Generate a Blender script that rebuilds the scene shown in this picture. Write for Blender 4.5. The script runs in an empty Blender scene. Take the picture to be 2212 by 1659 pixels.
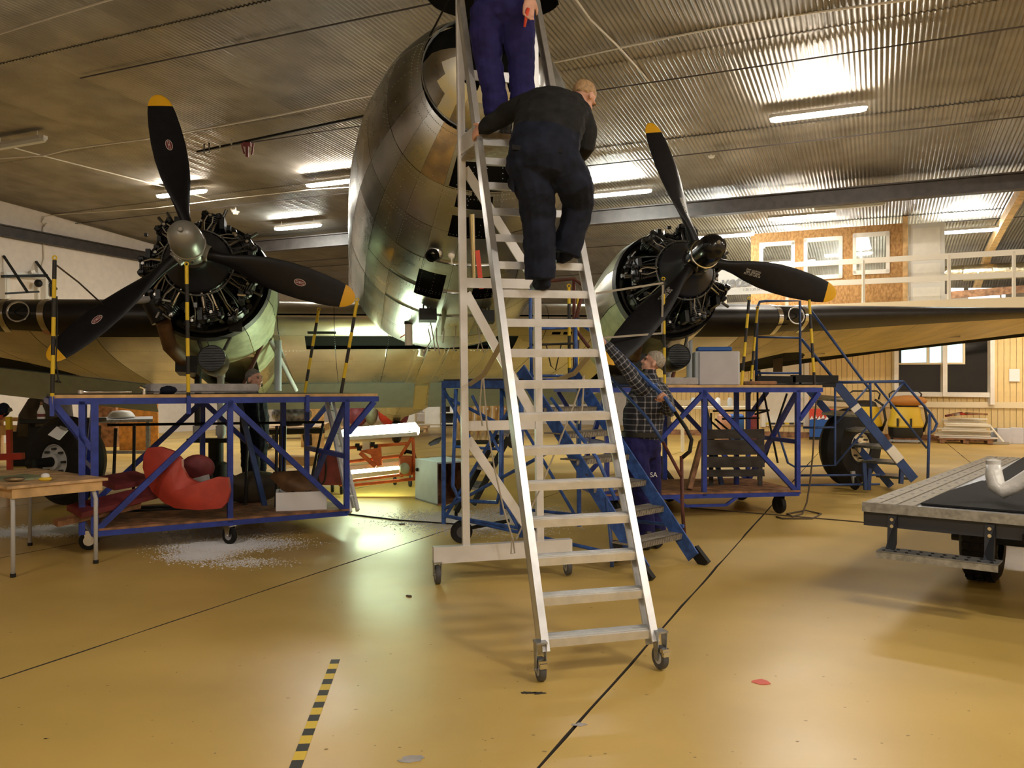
import bpy, bmesh, math, random
from mathutils import Vector as Vc, Matrix as Mx
random.seed(7)
sc = bpy.context.scene
COL = sc.collection
PI = math.pi
F = 1789.0
# ---------------------------------------------------------------- camera
cd = bpy.data.cameras.new('camera'); cam = bpy.data.objects.new('camera', cd); COL.objects.link(cam)
cam.location = (0, 0, 1.5); cam.rotation_euler = (PI/2, 0, 0)
cd.sensor_width = 36; cd.lens = 36*F/2212; cd.shift_y = 5.5/2212; cd.clip_end = 200
sc.camera = cam
# ---------------------------------------------------------------- world, exposure
wd = bpy.data.worlds.new('world'); sc.world = wd; wd.use_nodes = True
wd.node_tree.nodes['Background'].inputs[0].default_value = (.75, .85, 1, 1)
wd.node_tree.nodes['Background'].inputs[1].default_value = .6
sc.view_settings.view_transform = 'Standard'; sc.view_settings.look = 'None'
sc.view_settings.gamma = 1; sc.view_settings.use_curve_mapping = False
sc.view_settings.exposure = 0.0
LAMP = 262.0
LAMPC = (1, .90, .76)
WORK = 52.0          # strength of the work lamp tubes on the cart
# ---------------------------------------------------------------- frames
A0 = math.radians(23.8)
CU, SU = math.cos(A0), math.sin(A0)
def UV(u, v, z=0.0):            # hangar axes to world
    return Vc((u*CU + v*SU, -u*SU + v*CU, z))
def uv(p): return (p[0]*CU - p[1]*SU, p[0]*SU + p[1]*CU)
def P(px, py, d):               # a sight line point at depth d
    return Vc(((px-1106)/F*d, d, 1.5-(py-835)/F*d))
def FL(px, py, z=0.0):          # where a sight line meets height z
    d = (1.5-z)*F/(py-835); return Vc(((px-1106)/F*d, d, z))
def PV(px, py, v):              # where a sight line meets the plane V = v
    k = (px-1106)/F; d = v/(k*SU + CU); return P(px, py, d)
def PU(px, py, u):
    k = (px-1106)/F; d = u/(k*CU - SU); return P(px, py, d)
# ---------------------------------------------------------------- materials
MATS = {}
def mat(name, col, rough=.5, metal=0.0, noise=0.0, nscale=6.0, bump=0.0, bscale=40.0, emit=0.0, col2=None, stretch=None, rvar=0.0, spec=.5, coat=0.0, trans=0.0, dirt=None):
    m = bpy.data.materials.new(name); m.use_nodes = True
    nt = m.node_tree; N = nt.nodes; Lk = nt.links; b = N['Principled BSDF']
    c = (*col, 1)
    b.inputs['Base Color'].default_value = c; b.inputs['Roughness'].default_value = rough
    b.inputs['Metallic'].default_value = metal; b.inputs['Specular IOR Level'].default_value = spec
    if coat: b.inputs['Coat Weight'].default_value = coat; b.inputs['Coat Roughness'].default_value = .12
    if trans: b.inputs['Transmission Weight'].default_value = trans
    if emit:
        b.inputs['Emission Color'].default_value = c; b.inputs['Emission Strength'].default_value = emit
    tc = None
    def coords(sc_):
        nonlocal tc
        if tc is None: tc = N.new('ShaderNodeTexCoord')
        mp = N.new('ShaderNodeMapping'); Lk.new(tc.outputs['Object'], mp.inputs[0])
        if stretch: mp.inputs['Scale'].default_value = stretch
        n = N.new('ShaderNodeTexNoise'); n.inputs['Scale'].default_value = sc_; n.inputs['Detail'].default_value = 6
        Lk.new(mp.outputs[0], n.inputs['Vector']); return n
    if noise or col2:
        n = coords(nscale); r = N.new('ShaderNodeValToRGB'); Lk.new(n.outputs[0], r.inputs[0])
        d = col2 if col2 else tuple(max(0, x*(1-noise)) for x in col)
        e = col if col2 else tuple(min(1, x*(1+noise)) for x in col)
        r.color_ramp.elements[0].position = .36; r.color_ramp.elements[1].position = .64
        r.color_ramp.elements[0].color = (*d, 1); r.color_ramp.elements[1].color = (*e, 1)
        out = r.outputs[0]
        if dirt:
            n2 = coords(dirt[1]); r2 = N.new('ShaderNodeValToRGB'); Lk.new(n2.outputs[0], r2.inputs[0])
            r2.color_ramp.elements[0].position = dirt[2]; r2.color_ramp.elements[1].position = dirt[2]+.06
            mx = N.new('ShaderNodeMixRGB'); Lk.new(r2.outputs[0], mx.inputs[0]); Lk.new(out, mx.inputs[1]); mx.inputs[2].default_value = (*dirt[0], 1)
            out = mx.outputs[0]
        Lk.new(out, b.inputs['Base Color'])
        if emit: Lk.new(out, b.inputs['Emission Color'])
    if rvar:
        n = coords(nscale*.7); mr = N.new('ShaderNodeMapRange'); Lk.new(n.outputs[0], mr.inputs[0])
        mr.inputs[1].default_value = .3; mr.inputs[2].default_value = .7
        mr.inputs[3].default_value = max(.02, rough-rvar); mr.inputs[4].default_value = rough+rvar
        Lk.new(mr.outputs[0], b.inputs['Roughness'])
    if bump:
        n = coords(bscale); bp = N.new('ShaderNodeBump'); bp.inputs['Strength'].default_value = bump; bp.inputs['Distance'].default_value = .02
        Lk.new(n.outputs[0], bp.inputs['Height']); Lk.new(bp.outputs[0], b.inputs['Normal'])
    MATS[name] = m; return m
mat('floor', (.60, .41, .115), .38, noise=.09, nscale=.8, rvar=.10, bump=.05, bscale=3, spec=.5, dirt=((.33, .25, .10), 26.0, .77))
mat('joint', (.05, .04, .03), .9)
mat('roof', (.25, .225, .19), .40, .7, noise=.16, nscale=1.4, rvar=.1)
mat('steel_dark', (.055, .045, .04), .6, noise=.2)
mat('wood', (.62, .40, .20), .6, noise=.25, nscale=9, stretch=(1, 1, .2))
mat('wood_raw', (.62, .40, .18), .6, noise=.2, nscale=7)
mat('plank', (.27, .13, .06), .7, noise=.45, nscale=9, bump=.1)
mat('plank_dark', (.035, .03, .026), .65, noise=.4, nscale=12, stretch=(.2, 1, 1))
mat('osb', (.50, .28, .10), .7, col2=(.30, .15, .045), nscale=22, stretch=(1, 1, .5))
mat('white_wall', (.78, .70, .62), .8, noise=.04)
mat('cream', (.82, .62, .29), .65, noise=.04)
mat('cream_trim', (.85, .72, .48), .5)
mat('white_paint', (.82, .78, .70), .45, noise=.03)
mat('rail_white', (.86, .80, .68), .45)
mat('grey_door', (.72, .70, .66), .5)
mat('glass_dark', (.012, .012, .012), .06)
mat('glass_glow', (.62, .85, .88), .2, emit=1.1)
mat('pane_clear', (.9, .95, 1), .03, trans=1.0)
mat('sheet_light', (.88, .92, .97), .6, emit=1.5)
mat('alu', (.72, .73, .75), .36, .72, noise=.07, nscale=12, rvar=.06)
mat('alu_white', (.80, .80, .83), .42, .35, noise=.05)
mat('galv', (.38, .40, .43), .42, .8, noise=.2, nscale=26)
mat('tread_plate', (.34, .30, .24), .55, .5, noise=.2, nscale=30, bump=.3, bscale=120)
mat('skin_alu', (.54, .57, .59), .33, 1, noise=.10, nscale=3, rvar=.09, bump=.10, bscale=3.5)
mat('skin_alu_b', (.40, .43, .44), .38, 1, noise=.14, nscale=4, rvar=.10, bump=.10, bscale=4)
mat('skin_alu_c', (.64, .66, .68), .27, 1, noise=.10, nscale=3, rvar=.06, bump=.14, bscale=3)
mat('brass_patch', (.46, .35, .20), .36, .75, col2=(.26, .21, .16), nscale=7)
mat('cream_patch', (.85, .76, .42), .4, .25, col2=(.74, .73, .66), nscale=5)
mat('wing_skin', (.70, .65, .55), .33, 1, noise=.12, nscale=2.2, rvar=.08, bump=.03, bscale=4, stretch=(1, .4, 1))
mat('wing_floor_reflect', (.56, .46, .26), .45, .45, noise=.14, nscale=2.0, stretch=(1, .4, 1))  # gold of the yellow floor's reflection is put into the base colour
mat('flap', (.27, .31, .33), .55, .25, noise=.06)
mat('boot', (.014, .012, .010), .42, noise=.2, spec=.35)
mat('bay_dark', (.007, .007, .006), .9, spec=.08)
mat('primer', (.24, .28, .16), .55, noise=.2, nscale=8)
mat('primer_greenlit', (.44, .48, .33), .5, .25, noise=.15, nscale=8)
mat('eng_black', (.008, .008, .008), .38, .1, noise=.3, nscale=20, spec=.35)
mat('cyl_black', (.028, .028, .030), .34, .5, noise=.3, nscale=20)
mat('speck', (.30, .22, .09), .7)
mat('eng_grey', (.10, .10, .095), .35, .7, noise=.3, nscale=20)
mat('eng_chrome', (.66, .65, .62), .2, 1)
mat('crank_blue', (.02, .022, .03), .4)
mat('dome_grey', (.33, .33, .31), .34, .35)
mat('dome_black', (.008, .008, .009), .18)
mat('blade', (.008, .008, .011), .42, noise=.2, nscale=14, spec=.28)
mat('tip_yellow', (.86, .47, .015), .4)
mat('logo_white', (.62, .58, .55), .5)
mat('logo_red', (.16, .018, .03), .5)
mat('print_white', (.70, .68, .62), .6)
mat('trestle_blue', (.024, .052, .33), .42, noise=.2, nscale=14, dirt=((.018, .022, .05), 16, .72))
mat('stair_blue', (.035, .10, .36), .45, noise=.3, nscale=16, dirt=((.05, .035, .03), 18, .66))
mat('stair_navy', (.025, .06, .19), .45, noise=.2)
mat('rust_pipe', (.10, .025, .015), .6, noise=.3)
mat('stripe_yellow', (.78, .54, .02), .5)
mat('stripe_black', (.018, .016, .016), .55)
mat('rubber', (.012, .011, .011), .62, noise=.2, nscale=20, spec=.3)
mat('rubber_grey', (.075, .075, .085), .5)
mat('chrome', (.75, .75, .75), .15, 1)
mat('iron', (.014, .014, .013), .55, .2, spec=.35)
mat('cloth_navy', (.010, .013, .026), .85, noise=.3, nscale=10, bump=.35, bscale=14, spec=.2)
mat('cloth_black', (.016, .016, .017), .85, noise=.2, nscale=10, bump=.35, bscale=14, spec=.2)
mat('cloth_blue', (.018, .016, .095), .8, noise=.25, nscale=8, bump=.35, bscale=12, spec=.2)
mat('skin', (.62, .34, .25), .55, noise=.08, nscale=20)
mat('hair_grey', (.33, .29, .24), .7, noise=.3, nscale=60)
mat('hair_fair', (.38, .24, .12), .6, noise=.25, nscale=60)
mat('hair_dark', (.15, .14, .13), .7, noise=.3, nscale=60)
mat('leather', (.018, .015, .012), .5)
mat('red_panel', (.44, .045, .028), .5, noise=.12, nscale=9, dirt=((.45, .42, .40), 14, .76))
mat('red_dark', (.20, .035, .04), .6, noise=.25)
mat('red_paint', (.50, .045, .02), .45, noise=.1)
mat('orange_paint', (.62, .14, .03), .5, noise=.2, nscale=12)
mat('foam', (.84, .85, .90), .8, bump=.1, bscale=120)
mat('grey_box', (.44, .50, .58), .55, noise=.05)
mat('grey_panel', (.60, .60, .66), .6, noise=.04)
mat('blue_box', (.02, .11, .42), .5)
mat('board_white', (.50, .49, .48), .6, noise=.12, nscale=8)
mat('mat_black', (.009, .009, .010), .9, bump=.4, bscale=200)
mat('frame_navy', (.03, .035, .05), .5)
mat('wrap_white', (.78, .78, .77), .28, noise=.08, nscale=14, bump=.35, bscale=22, coat=.4)
mat('teal', (.03, .42, .30), .5)
mat('tarp', (.045, .034, .024), .85, noise=.3, bump=.4, bscale=6)
mat('ply_orange', (.72, .33, .08), .6, noise=.2, nscale=10)
mat('cover_brown', (.17, .085, .035), .6, noise=.35, nscale=6)
mat('cover_olive', (.06, .045, .025), .7, noise=.3)
mat('yellow_plastic', (.80, .55, .04), .45)
mat('plastic_black', (.015, .015, .015), .45)
mat('orange_cloth', (.55, .24, .06), .85, bump=.4, bscale=25)
mat('cyl_grey', (.52, .53, .54), .5)
mat('powder', (.70, .70, .74), .9)
mat('paper', (.88, .88, .88), .7)
mat('cable_white', (.70, .64, .54), .6)
mat('cable_black', (.015, .014, .013), .6)
mat('rope', (.40, .36, .29), .85)
mat('red_tag', (.68, .07, .035), .5)
mat('cord_brown', (.10, .07, .045), .8)
mat('concrete', (.42, .40, .40), .85, noise=.12, nscale=14, bump=.3, bscale=60)
mat('plastic_wrap', (.20, .21, .24), .15, .3, noise=.5, nscale=14, bump=.6, bscale=16)
mat('sign_grey', (.30, .30, .31), .6)
mat('banner', (.78, .76, .72), .6)
mat('duct', (.70, .62, .44), .22, 1, bump=.9, bscale=16)
mat('tube_off', (.62, .62, .58), .5)
mat('lamp_body', (.62, .58, .52), .5)
mat('lamp_on', LAMPC, .5, emit=LAMP)
mat('lamp_cool', (.95, 1, .93), .5, emit=LAMP*.9)
mat('lamp_dim', LAMPC, .5, emit=LAMP*.2)
mat('lamp_gallery', LAMPC, .5, emit=LAMP*.4)
mat('lamp_gallery_cool', (.95, 1, .97), .5, emit=LAMP*.45)
mat('work_on', (.80, 1, .66), .5, emit=WORK)
mat('work_tube', (.80, 1, .66), .5, emit=WORK*.8)
mat('shade_on', (1, .95, .85), .6, emit=6)
# plaid shirt: dark navy ground crossed by pale lines
def plaid():
    m = mat('plaid', (.02, .022, .032), .85, bump=.3, bscale=12)
    nt = m.node_tree; N = nt.nodes; Lk = nt.links; b = N['Principled BSDF']
    tc = N.new('ShaderNodeTexCoord'); sp = N.new('ShaderNodeSeparateXYZ'); Lk.new(tc.outputs['UV'], sp.inputs[0])
    outs = []
    for ax in (0, 1):
        f = N.new('ShaderNodeMath'); f.operation = 'FRACT'; Lk.new(sp.outputs[ax], f.inputs[0])
        c = N.new('ShaderNodeMath'); c.operation = 'LESS_THAN'; c.inputs[1].default_value = .2; Lk.new(f.outputs[0], c.inputs[0]); outs.append(c)
    a = N.new('ShaderNodeMath'); a.operation = 'ADD'; Lk.new(outs[0].outputs[0], a.inputs[0]); Lk.new(outs[1].outputs[0], a.inputs[1])
    r = N.new('ShaderNodeValToRGB'); h = N.new('ShaderNodeMath'); h.operation = 'MULTIPLY'; h.inputs[1].default_value = .5
    Lk.new(a.outputs[0], h.inputs[0]); Lk.new(h.outputs[0], r.inputs[0])
    r.color_ramp.elements[0].color = (.018, .02, .03, 1); r.color_ramp.elements[1].color = (.42, .42, .44, 1)
    e = r.color_ramp.elements.new(.5); e.color = (.16, .16, .18, 1)
    Lk.new(r.outputs[0], b.inputs['Base Color'])
plaid()
# ---------------------------------------------------------------- mesh builder
class MB:
    def __init__(s): s.v = []; s.f = []; s.m = []; s.uv = None
    def add(s, vs, fs, mi=0, M=None):
        o = len(s.v)
        for p in vs:
            p = Vc(p); s.v.append(M @ p if M else p)
        for f in fs: s.f.append([i+o for i in f]); s.m.append(mi)
        return s
    def box(s, c, sz, M=None, mi=0, rz=0.0, bev=0.0):
        x, y, z = (k/2 for k in sz); c = Vc(c)
        R = Mx.Rotation(rz, 3, 'Z') if rz else None
        if bev:
            vs = []; fs = []
            e = min(bev, x*.9, y*.9, z*.9)
            for zz, ins in ((-z, e), (-z+e, 0), (z-e, 0), (z, e)):
                X, Y = x-ins, y-ins
                for (a, b) in ((-X, -Y+e), (-X+e, -Y), (X-e, -Y), (X, -Y+e), (X, Y-e), (X-e, Y), (-X+e, Y), (-X, Y-e)): vs.append((a, b, zz))
            for r in range(3):
                for k in range(8): fs.append((r*8+k, r*8+(k+1) % 8, r*8+8+(k+1) % 8, r*8+8+k))
            fs.append(tuple(range(7, -1, -1))); fs.append(tuple(range(24, 32)))
        else:
            vs = [(a*x, b*y, d*z) for d in (-1, 1) for b in (-1, 1) for a in (-1, 1)]
            fs = [(0, 2, 3, 1), (4, 5, 7, 6), (0, 1, 5, 4), (2, 6, 7, 3), (0, 4, 6, 2), (1, 3, 7, 5)]
        vs = [(R @ Vc(p) if R else Vc(p)) + c for p in vs]
        return s.add(vs, fs, mi, M)
    def bar(s, a, b, w, h=None, up=(0, 0, 1), mi=0, M=None):
        a = Vc(a); b = Vc(b); h = h or w; d = (b-a).normalized(); up = Vc(up)
        if abs(d.dot(up)) > .97: up = Vc((0, 1, 0)) if abs(d.y) < .9 else Vc((1, 0, 0))
        x = d.cross(up).normalized(); y = x.cross(d)
        vs = [p + x*i*w/2 + y*j*h/2 for p in (a, b) for (i, j) in ((-1, -1), (1, -1), (1, 1), (-1, 1))]
        return s.add(vs, [(0, 1, 2, 3), (7, 6, 5, 4), (0, 4, 5, 1), (1, 5, 6, 2), (2, 6, 7, 3), (3, 7, 4, 0)], mi, M)
    def tube(s, pts, r, n=8, mi=0, M=None, caps=True):
        pts = [Vc(p) for p in pts]; k = len(pts)
        rs = r if isinstance(r, (list, tuple)) else [r]*k
        vs = []; fs = []; px = None
        for i, p in enumerate(pts):
            t = (pts[min(i+1, k-1)] - pts[max(i-1, 0)]).normalized()
            if px is None: px = t.cross(Vc((0, 0, 1)) if abs(t.z) < .95 else Vc((1, 0, 0)))
            px = (px - t*px.dot(t)).normalized(); py = t.cross(px)
            for j in range(n):
                a = 2*PI*j/n; vs.append(p + (px*math.cos(a) + py*math.sin(a))*rs[i])
        for i in range(k-1):
            for j in range(n): fs.append((i*n+j, i*n+(j+1) % n, (i+1)*n+(j+1) % n, (i+1)*n+j))
        if caps: fs.append(tuple(range(n-1, -1, -1))); fs.append(tuple(range((k-1)*n, k*n)))
        return s.add(vs, fs, mi, M)
    def lathe(s, prof, o, ax, n=16, mi=0, M=None, a0=0.0, a1=2*PI):
        o = Vc(o); ax = Vc(ax).normalized(); x = ax.cross(Vc((0, 0, 1)) if abs(ax.z) < .9 else Vc((1, 0, 0))).normalized(); y = ax.cross(x)
        vs = []; fs = []; full = abs(a1-a0-2*PI) < 1e-6; m = n if full else n+1
        for (r, t) in prof:
            for j in range(m):
                a = a0 + (a1-a0)*j/n; vs.append(o + ax*t + (x*math.cos(a) + y*math.sin(a))*max(r, 1e-4))
        for i in range(len(prof)-1):
            for j in range(n):
                k = (j+1) % m; fs.append((i*m+j, i*m+k, (i+1)*m+k, (i+1)*m+j))
        return s.add(vs, fs, mi, M)
    def ball(s, c, r, n=12, k=8, mi=0, M=None):
        if not isinstance(r, (tuple, list)): r = (r, r, r)
        vs = [(c[0]+r[0]*math.cos(2*PI*j/n)*math.sin(PI*i/k), c[1]+r[1]*math.sin(2*PI*j/n)*math.sin(PI*i/k), c[2]+r[2]*math.cos(PI*i/k)) for i in range(k+1) for j in range(n)]
        fs = [(i*n+j, (i+1)*n+j, (i+1)*n+(j+1) % n, i*n+(j+1) % n) for i in range(k) for j in range(n)]
        return s.add(vs, fs, mi, M)
    def loft(s, rings, mi=0, closed=True, caps=True, M=None):
        n = len(rings[0]); vs = [p for r in rings for p in r]; fs = []
        for i in range(len(rings)-1):
            for j in range(n if closed else n-1): fs.append((i*n+j, i*n+(j+1) % n, (i+1)*n+(j+1) % n, (i+1)*n+j))
        if caps and closed: fs.append(tuple(range(n-1, -1, -1))); fs.append(tuple(range((len(rings)-1)*n, len(rings)*n)))
        return s.add(vs, fs, mi, M)
    def prism(s, poly, d, mi=0, M=None):          # polygon pushed along d
        n = len(poly); d = Vc(d); vs = [Vc(p) for p in poly] + [Vc(p)+d for p in poly]
        return s.add(vs, [tuple(range(n-1, -1, -1)), tuple(range(n, 2*n))] + [(j, (j+1) % n, n+(j+1) % n, n+j) for j in range(n)], mi, M)
    def build(s, name, mats, parent=None, smooth=False, local=False, origin=None):
        if isinstance(mats, str): mats = [mats]
        vs = s.v; loc = Vc((0, 0, 0))
        if parent is not None:
            if not local:
                I = WM[parent.name].inverted(); vs = [I @ p for p in vs]
        else:
            if origin is None:
                xs = [p.x for p in vs]; ys = [p.y for p in vs]; zs = [p.z for p in vs]
                loc = Vc(((min(xs)+max(xs))/2, (min(ys)+max(ys))/2, min(zs)))
            else: loc = Vc(origin)
            vs = [p-loc for p in vs]
        me = bpy.data.meshes.new(name); me.from_pydata([tuple(p) for p in vs], [], s.f)
        for k in mats: me.materials.append(MATS[k])
        if len(mats) > 1: me.polygons.foreach_set('material_index', s.m)
        if smooth:
            me.polygons.foreach_set('use_smooth', [True]*len(me.polygons))
            if smooth != 'full': me.set_sharp_from_angle(angle=math.radians(smooth if smooth is not True else 38))
        me.validate()
        bm = bmesh.new(); bm.from_mesh(me); bmesh.ops.recalc_face_normals(bm, faces=bm.faces); bm.to_mesh(me); bm.free()
        o = bpy.data.objects.new(name, me); COL.objects.link(o)
        if parent is not None: o.parent = parent; WM[o.name] = WM[parent.name]
        else: o.location = loc; WM[o.name] = Mx.Translation(loc)
        return o
WM = {}
def tag(o, label=None, cat=None, group=None, kind=None):
    if label: o['label'] = label
    if cat: o['category'] = cat
    if group: o['group'] = group
    if kind: o['kind'] = kind
    return o
def thing(name, label, cat, M, group=None, kind=None):
    if not isinstance(M, Mx): M = Mx.Translation(Vc(M))
    o = bpy.data.objects.new(name, None); COL.objects.link(o); o.matrix_world = M; o.empty_display_size = .1
    WM[o.name] = M.copy()
    return tag(o, label, cat, group, kind)
def dup(o, M, label, group=None):
    r = o.copy(); COL.objects.link(r); r.matrix_world = M; WM[r.name] = M.copy(); r['label'] = label
    if group: r['group'] = group
    for ch in [c for c in bpy.data.objects if c.parent == o]:
        c = ch.copy(); COL.objects.link(c); c.parent = r
        for g in [x for x in bpy.data.objects if x.parent == ch]:
            d = g.copy(); COL.objects.link(d); d.parent = c
    return r
def frame(o, rz): return Mx.Translation(Vc(o)) @ Mx.Rotation(rz, 4, 'Z')
def text(s, size, name, matn, M, parent=None, depth=.004, shear=0.0, bold=0.0):
    cu = bpy.data.curves.new(name, 'FONT'); cu.body = s; cu.size = size; cu.extrude = depth; cu.shear = shear; cu.offset = bold; cu.align_x = 'CENTER'; cu.align_y = 'CENTER'
    t = bpy.data.objects.new(name, cu); COL.objects.link(t)
    dg = bpy.context.evaluated_depsgraph_get(); me = bpy.data.meshes.new_from_object(t.evaluated_get(dg)); bpy.data.objects.remove(t)
    me.name = name; me.materials.clear(); me.materials.append(MATS[matn])
    o = bpy.data.objects.new(name, me); COL.objects.link(o)
    if parent is not None: o.parent = parent; o.matrix_parent_inverse = Mx.Identity(4); o.matrix_local = WM[parent.name].inverted() @ M
    else: o.matrix_world = M
    WM[o.name] = M; return o
def arc(c, r, a0, a1, n, ex, ey):
    c = Vc(c); return [c + (Vc(ex)*math.cos(a0+(a1-a0)*i/n) + Vc(ey)*math.sin(a0+(a1-a0)*i/n))*r for i in range(n+1)]
def sag(a, b, s, n=10):
    a = Vc(a); b = Vc(b); return [a.lerp(b, i/n) + Vc((0, 0, -4*s*(i/n)*(1-i/n))) for i in range(n+1)]
# ================================================================ the hangar
UL, UR, VN, VF = -21.2, 15.0, -9.0, 31.0
SLAB = 2.9; J0 = -1.22
fr = thing('floor', None, None, (0, 0, 0), kind='structure')
us = [UL] + [J0+SLAB*k for k in range(-7, 6) if UL+.3 < J0+SLAB*k < UR-.3] + [UR]
rj = random.Random(3)
for a, b in zip(us, us[1:]):
    nseg = 120; Lf = []; Rt = []
    for i in range(nseg+1):
        v = VN + (VF-VN)*i/nseg
        Lf.append((a+.006+max(0, rj.gauss(0, .004)), v)); Rt.append((b-.006-max(0, rj.gauss(0, .004)), v))
    mb = MB(); vs = []
    for (l, r) in zip(Lf, Rt): vs += [UV(l[0], l[1], 0), UV(r[0], r[1], 0), UV(l[0], l[1], -.05), UV(r[0], r[1], -.05)]
    fs = []
    for i in range(nseg):
        k = i*4; fs += [(k, k+1, k+5, k+4), (k, k+4, k+6, k+2), (k+1, k+3, k+7, k+5)]
    mb.add(vs, fs); mb.m = [0 if i % 3 == 0 else 1 for i in range(len(fs))]; mb.build('slab', ['floor', 'joint'], fr)
mb = MB(); mb.add([UV(UL-.2, VN-.2, -.03), UV(UR+.2, VN-.2, -.03), UV(UR+.2, VF+.2, -.03), UV(UL-.2, VF+.2, -.03)], [(0, 1, 2, 3)])
mb.build('joint_filler', 'joint', fr)

def roof_h(v):
    pts = [(-10, 6.3), (0, 6.65), (8, 6.68), (13, 6.5), (16, 6.32), (20, 6.02), (23.5, 5.8), (26, 5.6), (28.5, 5.3), (30, 4.95), (31.2, 4.5)]
    for (a, b), (c, d) in zip(pts, pts[1:]):
        if v <= c: return b + (d-b)*(v-a)/(c-a)
    return pts[-1][1]
# roof: overlapping corrugated sheets, one mesh per row, shared along the row
cl = thing('ceiling', None, None, (0, 0, 0), kind='structure')
SHW = 2.28; PIT = .076; ROW = 3.6; vrow = [VN-.2+ROW*i for i in range(12)]
for ri, v0 in enumerate(vrow):
    v1 = min(v0+ROW+.12, VF+.2); nseg = 5; nw = int(SHW/PIT)*6; vs = []; fs = []
    for i in range(nseg+1):
        v = v0+(v1-v0)*i/nseg; h = roof_h(v) + .012*(i/nseg) - .006 + (.0 if ri % 2 else .004)
        for j in range(nw+1):
            x = (SHW+.02)*j/nw; vs.append(Vc((x, v-v0, h + .011*math.cos(2*PI*x/PIT))))
    for i in range(nseg):
        for j in range(nw): a = i*(nw+1)+j; fs.append((a, a+1, a+nw+2, a+nw+1))
    me = None; u = UL; k = 0
    while u < UR:
        if me is None:
            mb = MB(); mb.add(vs, fs); o = mb.build('roof_sheet', 'roof', cl, smooth='full', local=True); me = o.data
        else:
            o = bpy.data.objects.new('roof_sheet', me); COL.objects.link(o); o.parent = cl
        p = UV(u, v0, 0); o.matrix_local = Mx.Translation(p + Vc((0, 0, .003*(k % 2)))) @ Mx.Rotation(-A0, 4, 'Z')
        u += SHW; k += 1
def wallbox(name, u0, u1, v0, v1, z0, z1, m):
    mb = MB(); mb.add([UV(u, v, z) for z in (z0, z1) for (u, v) in ((u0, v0), (u1, v0), (u1, v1), (u0, v1))],
                      [(3, 2, 1, 0), (4, 5, 6, 7), (0, 1, 5, 4), (1, 2, 6, 5), (2, 3, 7, 6), (3, 0, 4, 7)])
    o = mb.build(name, m); tag(o, kind='structure'); return o
wallbox('wall_left', UL-.3, UL, VN, VF, 0, 6.8, 'white_wall')
wallbox('wall_back', UL, UR, VF, VF+.3, 0, 6.2, 'white_wall')
wallbox('wall_right', UR, UR+.3, VN, VF, 0, 6.8, 'white_wall')
wallbox('wall_front', UL, UR, VN-.3, VN, 0, 6.8, 'white_wall')
# roof beams
def ubar(name, u0, v0, z0, u1, v1, z1, w, h, m, label=None, cat=None):
    o = MB().bar(UV(u0, v0, z0), UV(u1, v1, z1), w, h).build(name, m)
    if label: tag(o, label, cat)
    else: tag(o, kind='structure')
    return o
b = thing('trim_1', None, None, UV(-3, 19.9, 5.7), kind='structure')
for zz, w, h in ((5.91, .24, .03), (5.58, .24, .03), (5.745, .03, .30)):
    MB().bar(UV(UL, 19.9, zz), UV(UR, 19.9, zz), w, h).build('web' if w < .1 else 'flange', 'steel_dark', b)
b = thing('trim_2', None, None, UV(UL+.15, 12, 5.2), kind='structure')
for zz, w, h in ((5.90, .2, .03), (5.62, .2, .03), (5.76, .03, .26)):
    MB().bar(UV(UL+.1, VN+1, zz), UV(UL+.1, 30, zz-.25), w, h).build('web' if w < .1 else 'flange', 'steel_dark', b)
# timber rafter on the right, dropping with the roof
r = thing('trim_3', None, None, PV(2170, 400, 19.5), kind='structure')
rp = []
for v in (13, 19.9, 24, 27, 30.7): rp.append(UV(2.9, v, roof_h(v)-.16))
for a, c in zip(rp, rp[1:]): MB().bar(a, c, .16, .24).build('rafter_piece', 'wood_raw', r)
for k, (v, u0, u1) in enumerate(((13.2, -12, UR), (16.8, UL, UR), (23.9, UL, UR), (27.3, UL, UR), (9.6, -12, UR), (6, -14, UR))):
    o = MB().tube([UV(u0, v, roof_h(v)-.05), UV((u0+u1)/2, v, roof_h(v)-.06), UV(u1, v, roof_h(v)-.05)], .012, 6).build('trim_%d' % (4+k), 'steel_dark')
    tag(o, kind='structure')
# ---------------------------------------------------------------- ceiling tubes
lamp_n = [0]
def lamp(u, v, label, on=True, L=1.58, z=None, m='lamp_on', drop=.22):
    z = z or roof_h(v)-drop; c = UV(u, v, z)
    M = frame(c, -A0); t = thing('ceiling_lamp', label, 'lamp', M, 'long fluorescent lamps under the corrugated roof')
    mb = MB(); n = 8; rings = []
    for (x, s) in ((-L/2, .55), (-L/2+.08, 1), (L/2-.08, 1), (L/2, .55)):
        rings.append([Vc((x, .085*s, .03)), Vc((x, .085*s, .09)), Vc((x, -.085*s, .09)), Vc((x, -.085*s, .03))])
    mb.loft(rings); mb.build('housing', 'lamp_body', t, local=True)
    mb = MB(); rings = []
    for (x, s) in ((-L/2+.02, .5), (-L/2+.1, 1), (L/2-.1, 1), (L/2-.02, .5)):
        rings.append([Vc((x, .075*s, .03)), Vc((x, .055*s, -.025*s)), Vc((x, -.055*s, -.025*s)), Vc((x, -.075*s, .03))])
    mb.loft(rings); mb.build('diffuser', m if on else 'tube_off', t, local=True)
    for x in (-.55, .55): MB().bar((x, 0, .08), (x, 0, drop), .012).build('hanger', 'lamp_body', t, local=True)
    return t
def at_row(px, v): p = PV(px, 500, v); return uv(p)[0]
lamp(at_row(1766, 15.1), 15.1, 'bright warm ceiling lamp nearest the right propeller, high on the right')
lamp(at_row(392, 15.1), 15.1, 'warm ceiling lamp seen behind the upright blade of the left propeller')
lamp(at_row(735, 15.8), 15.6, 'warm ceiling lamp half hidden by the left side of the fuselage')
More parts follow.
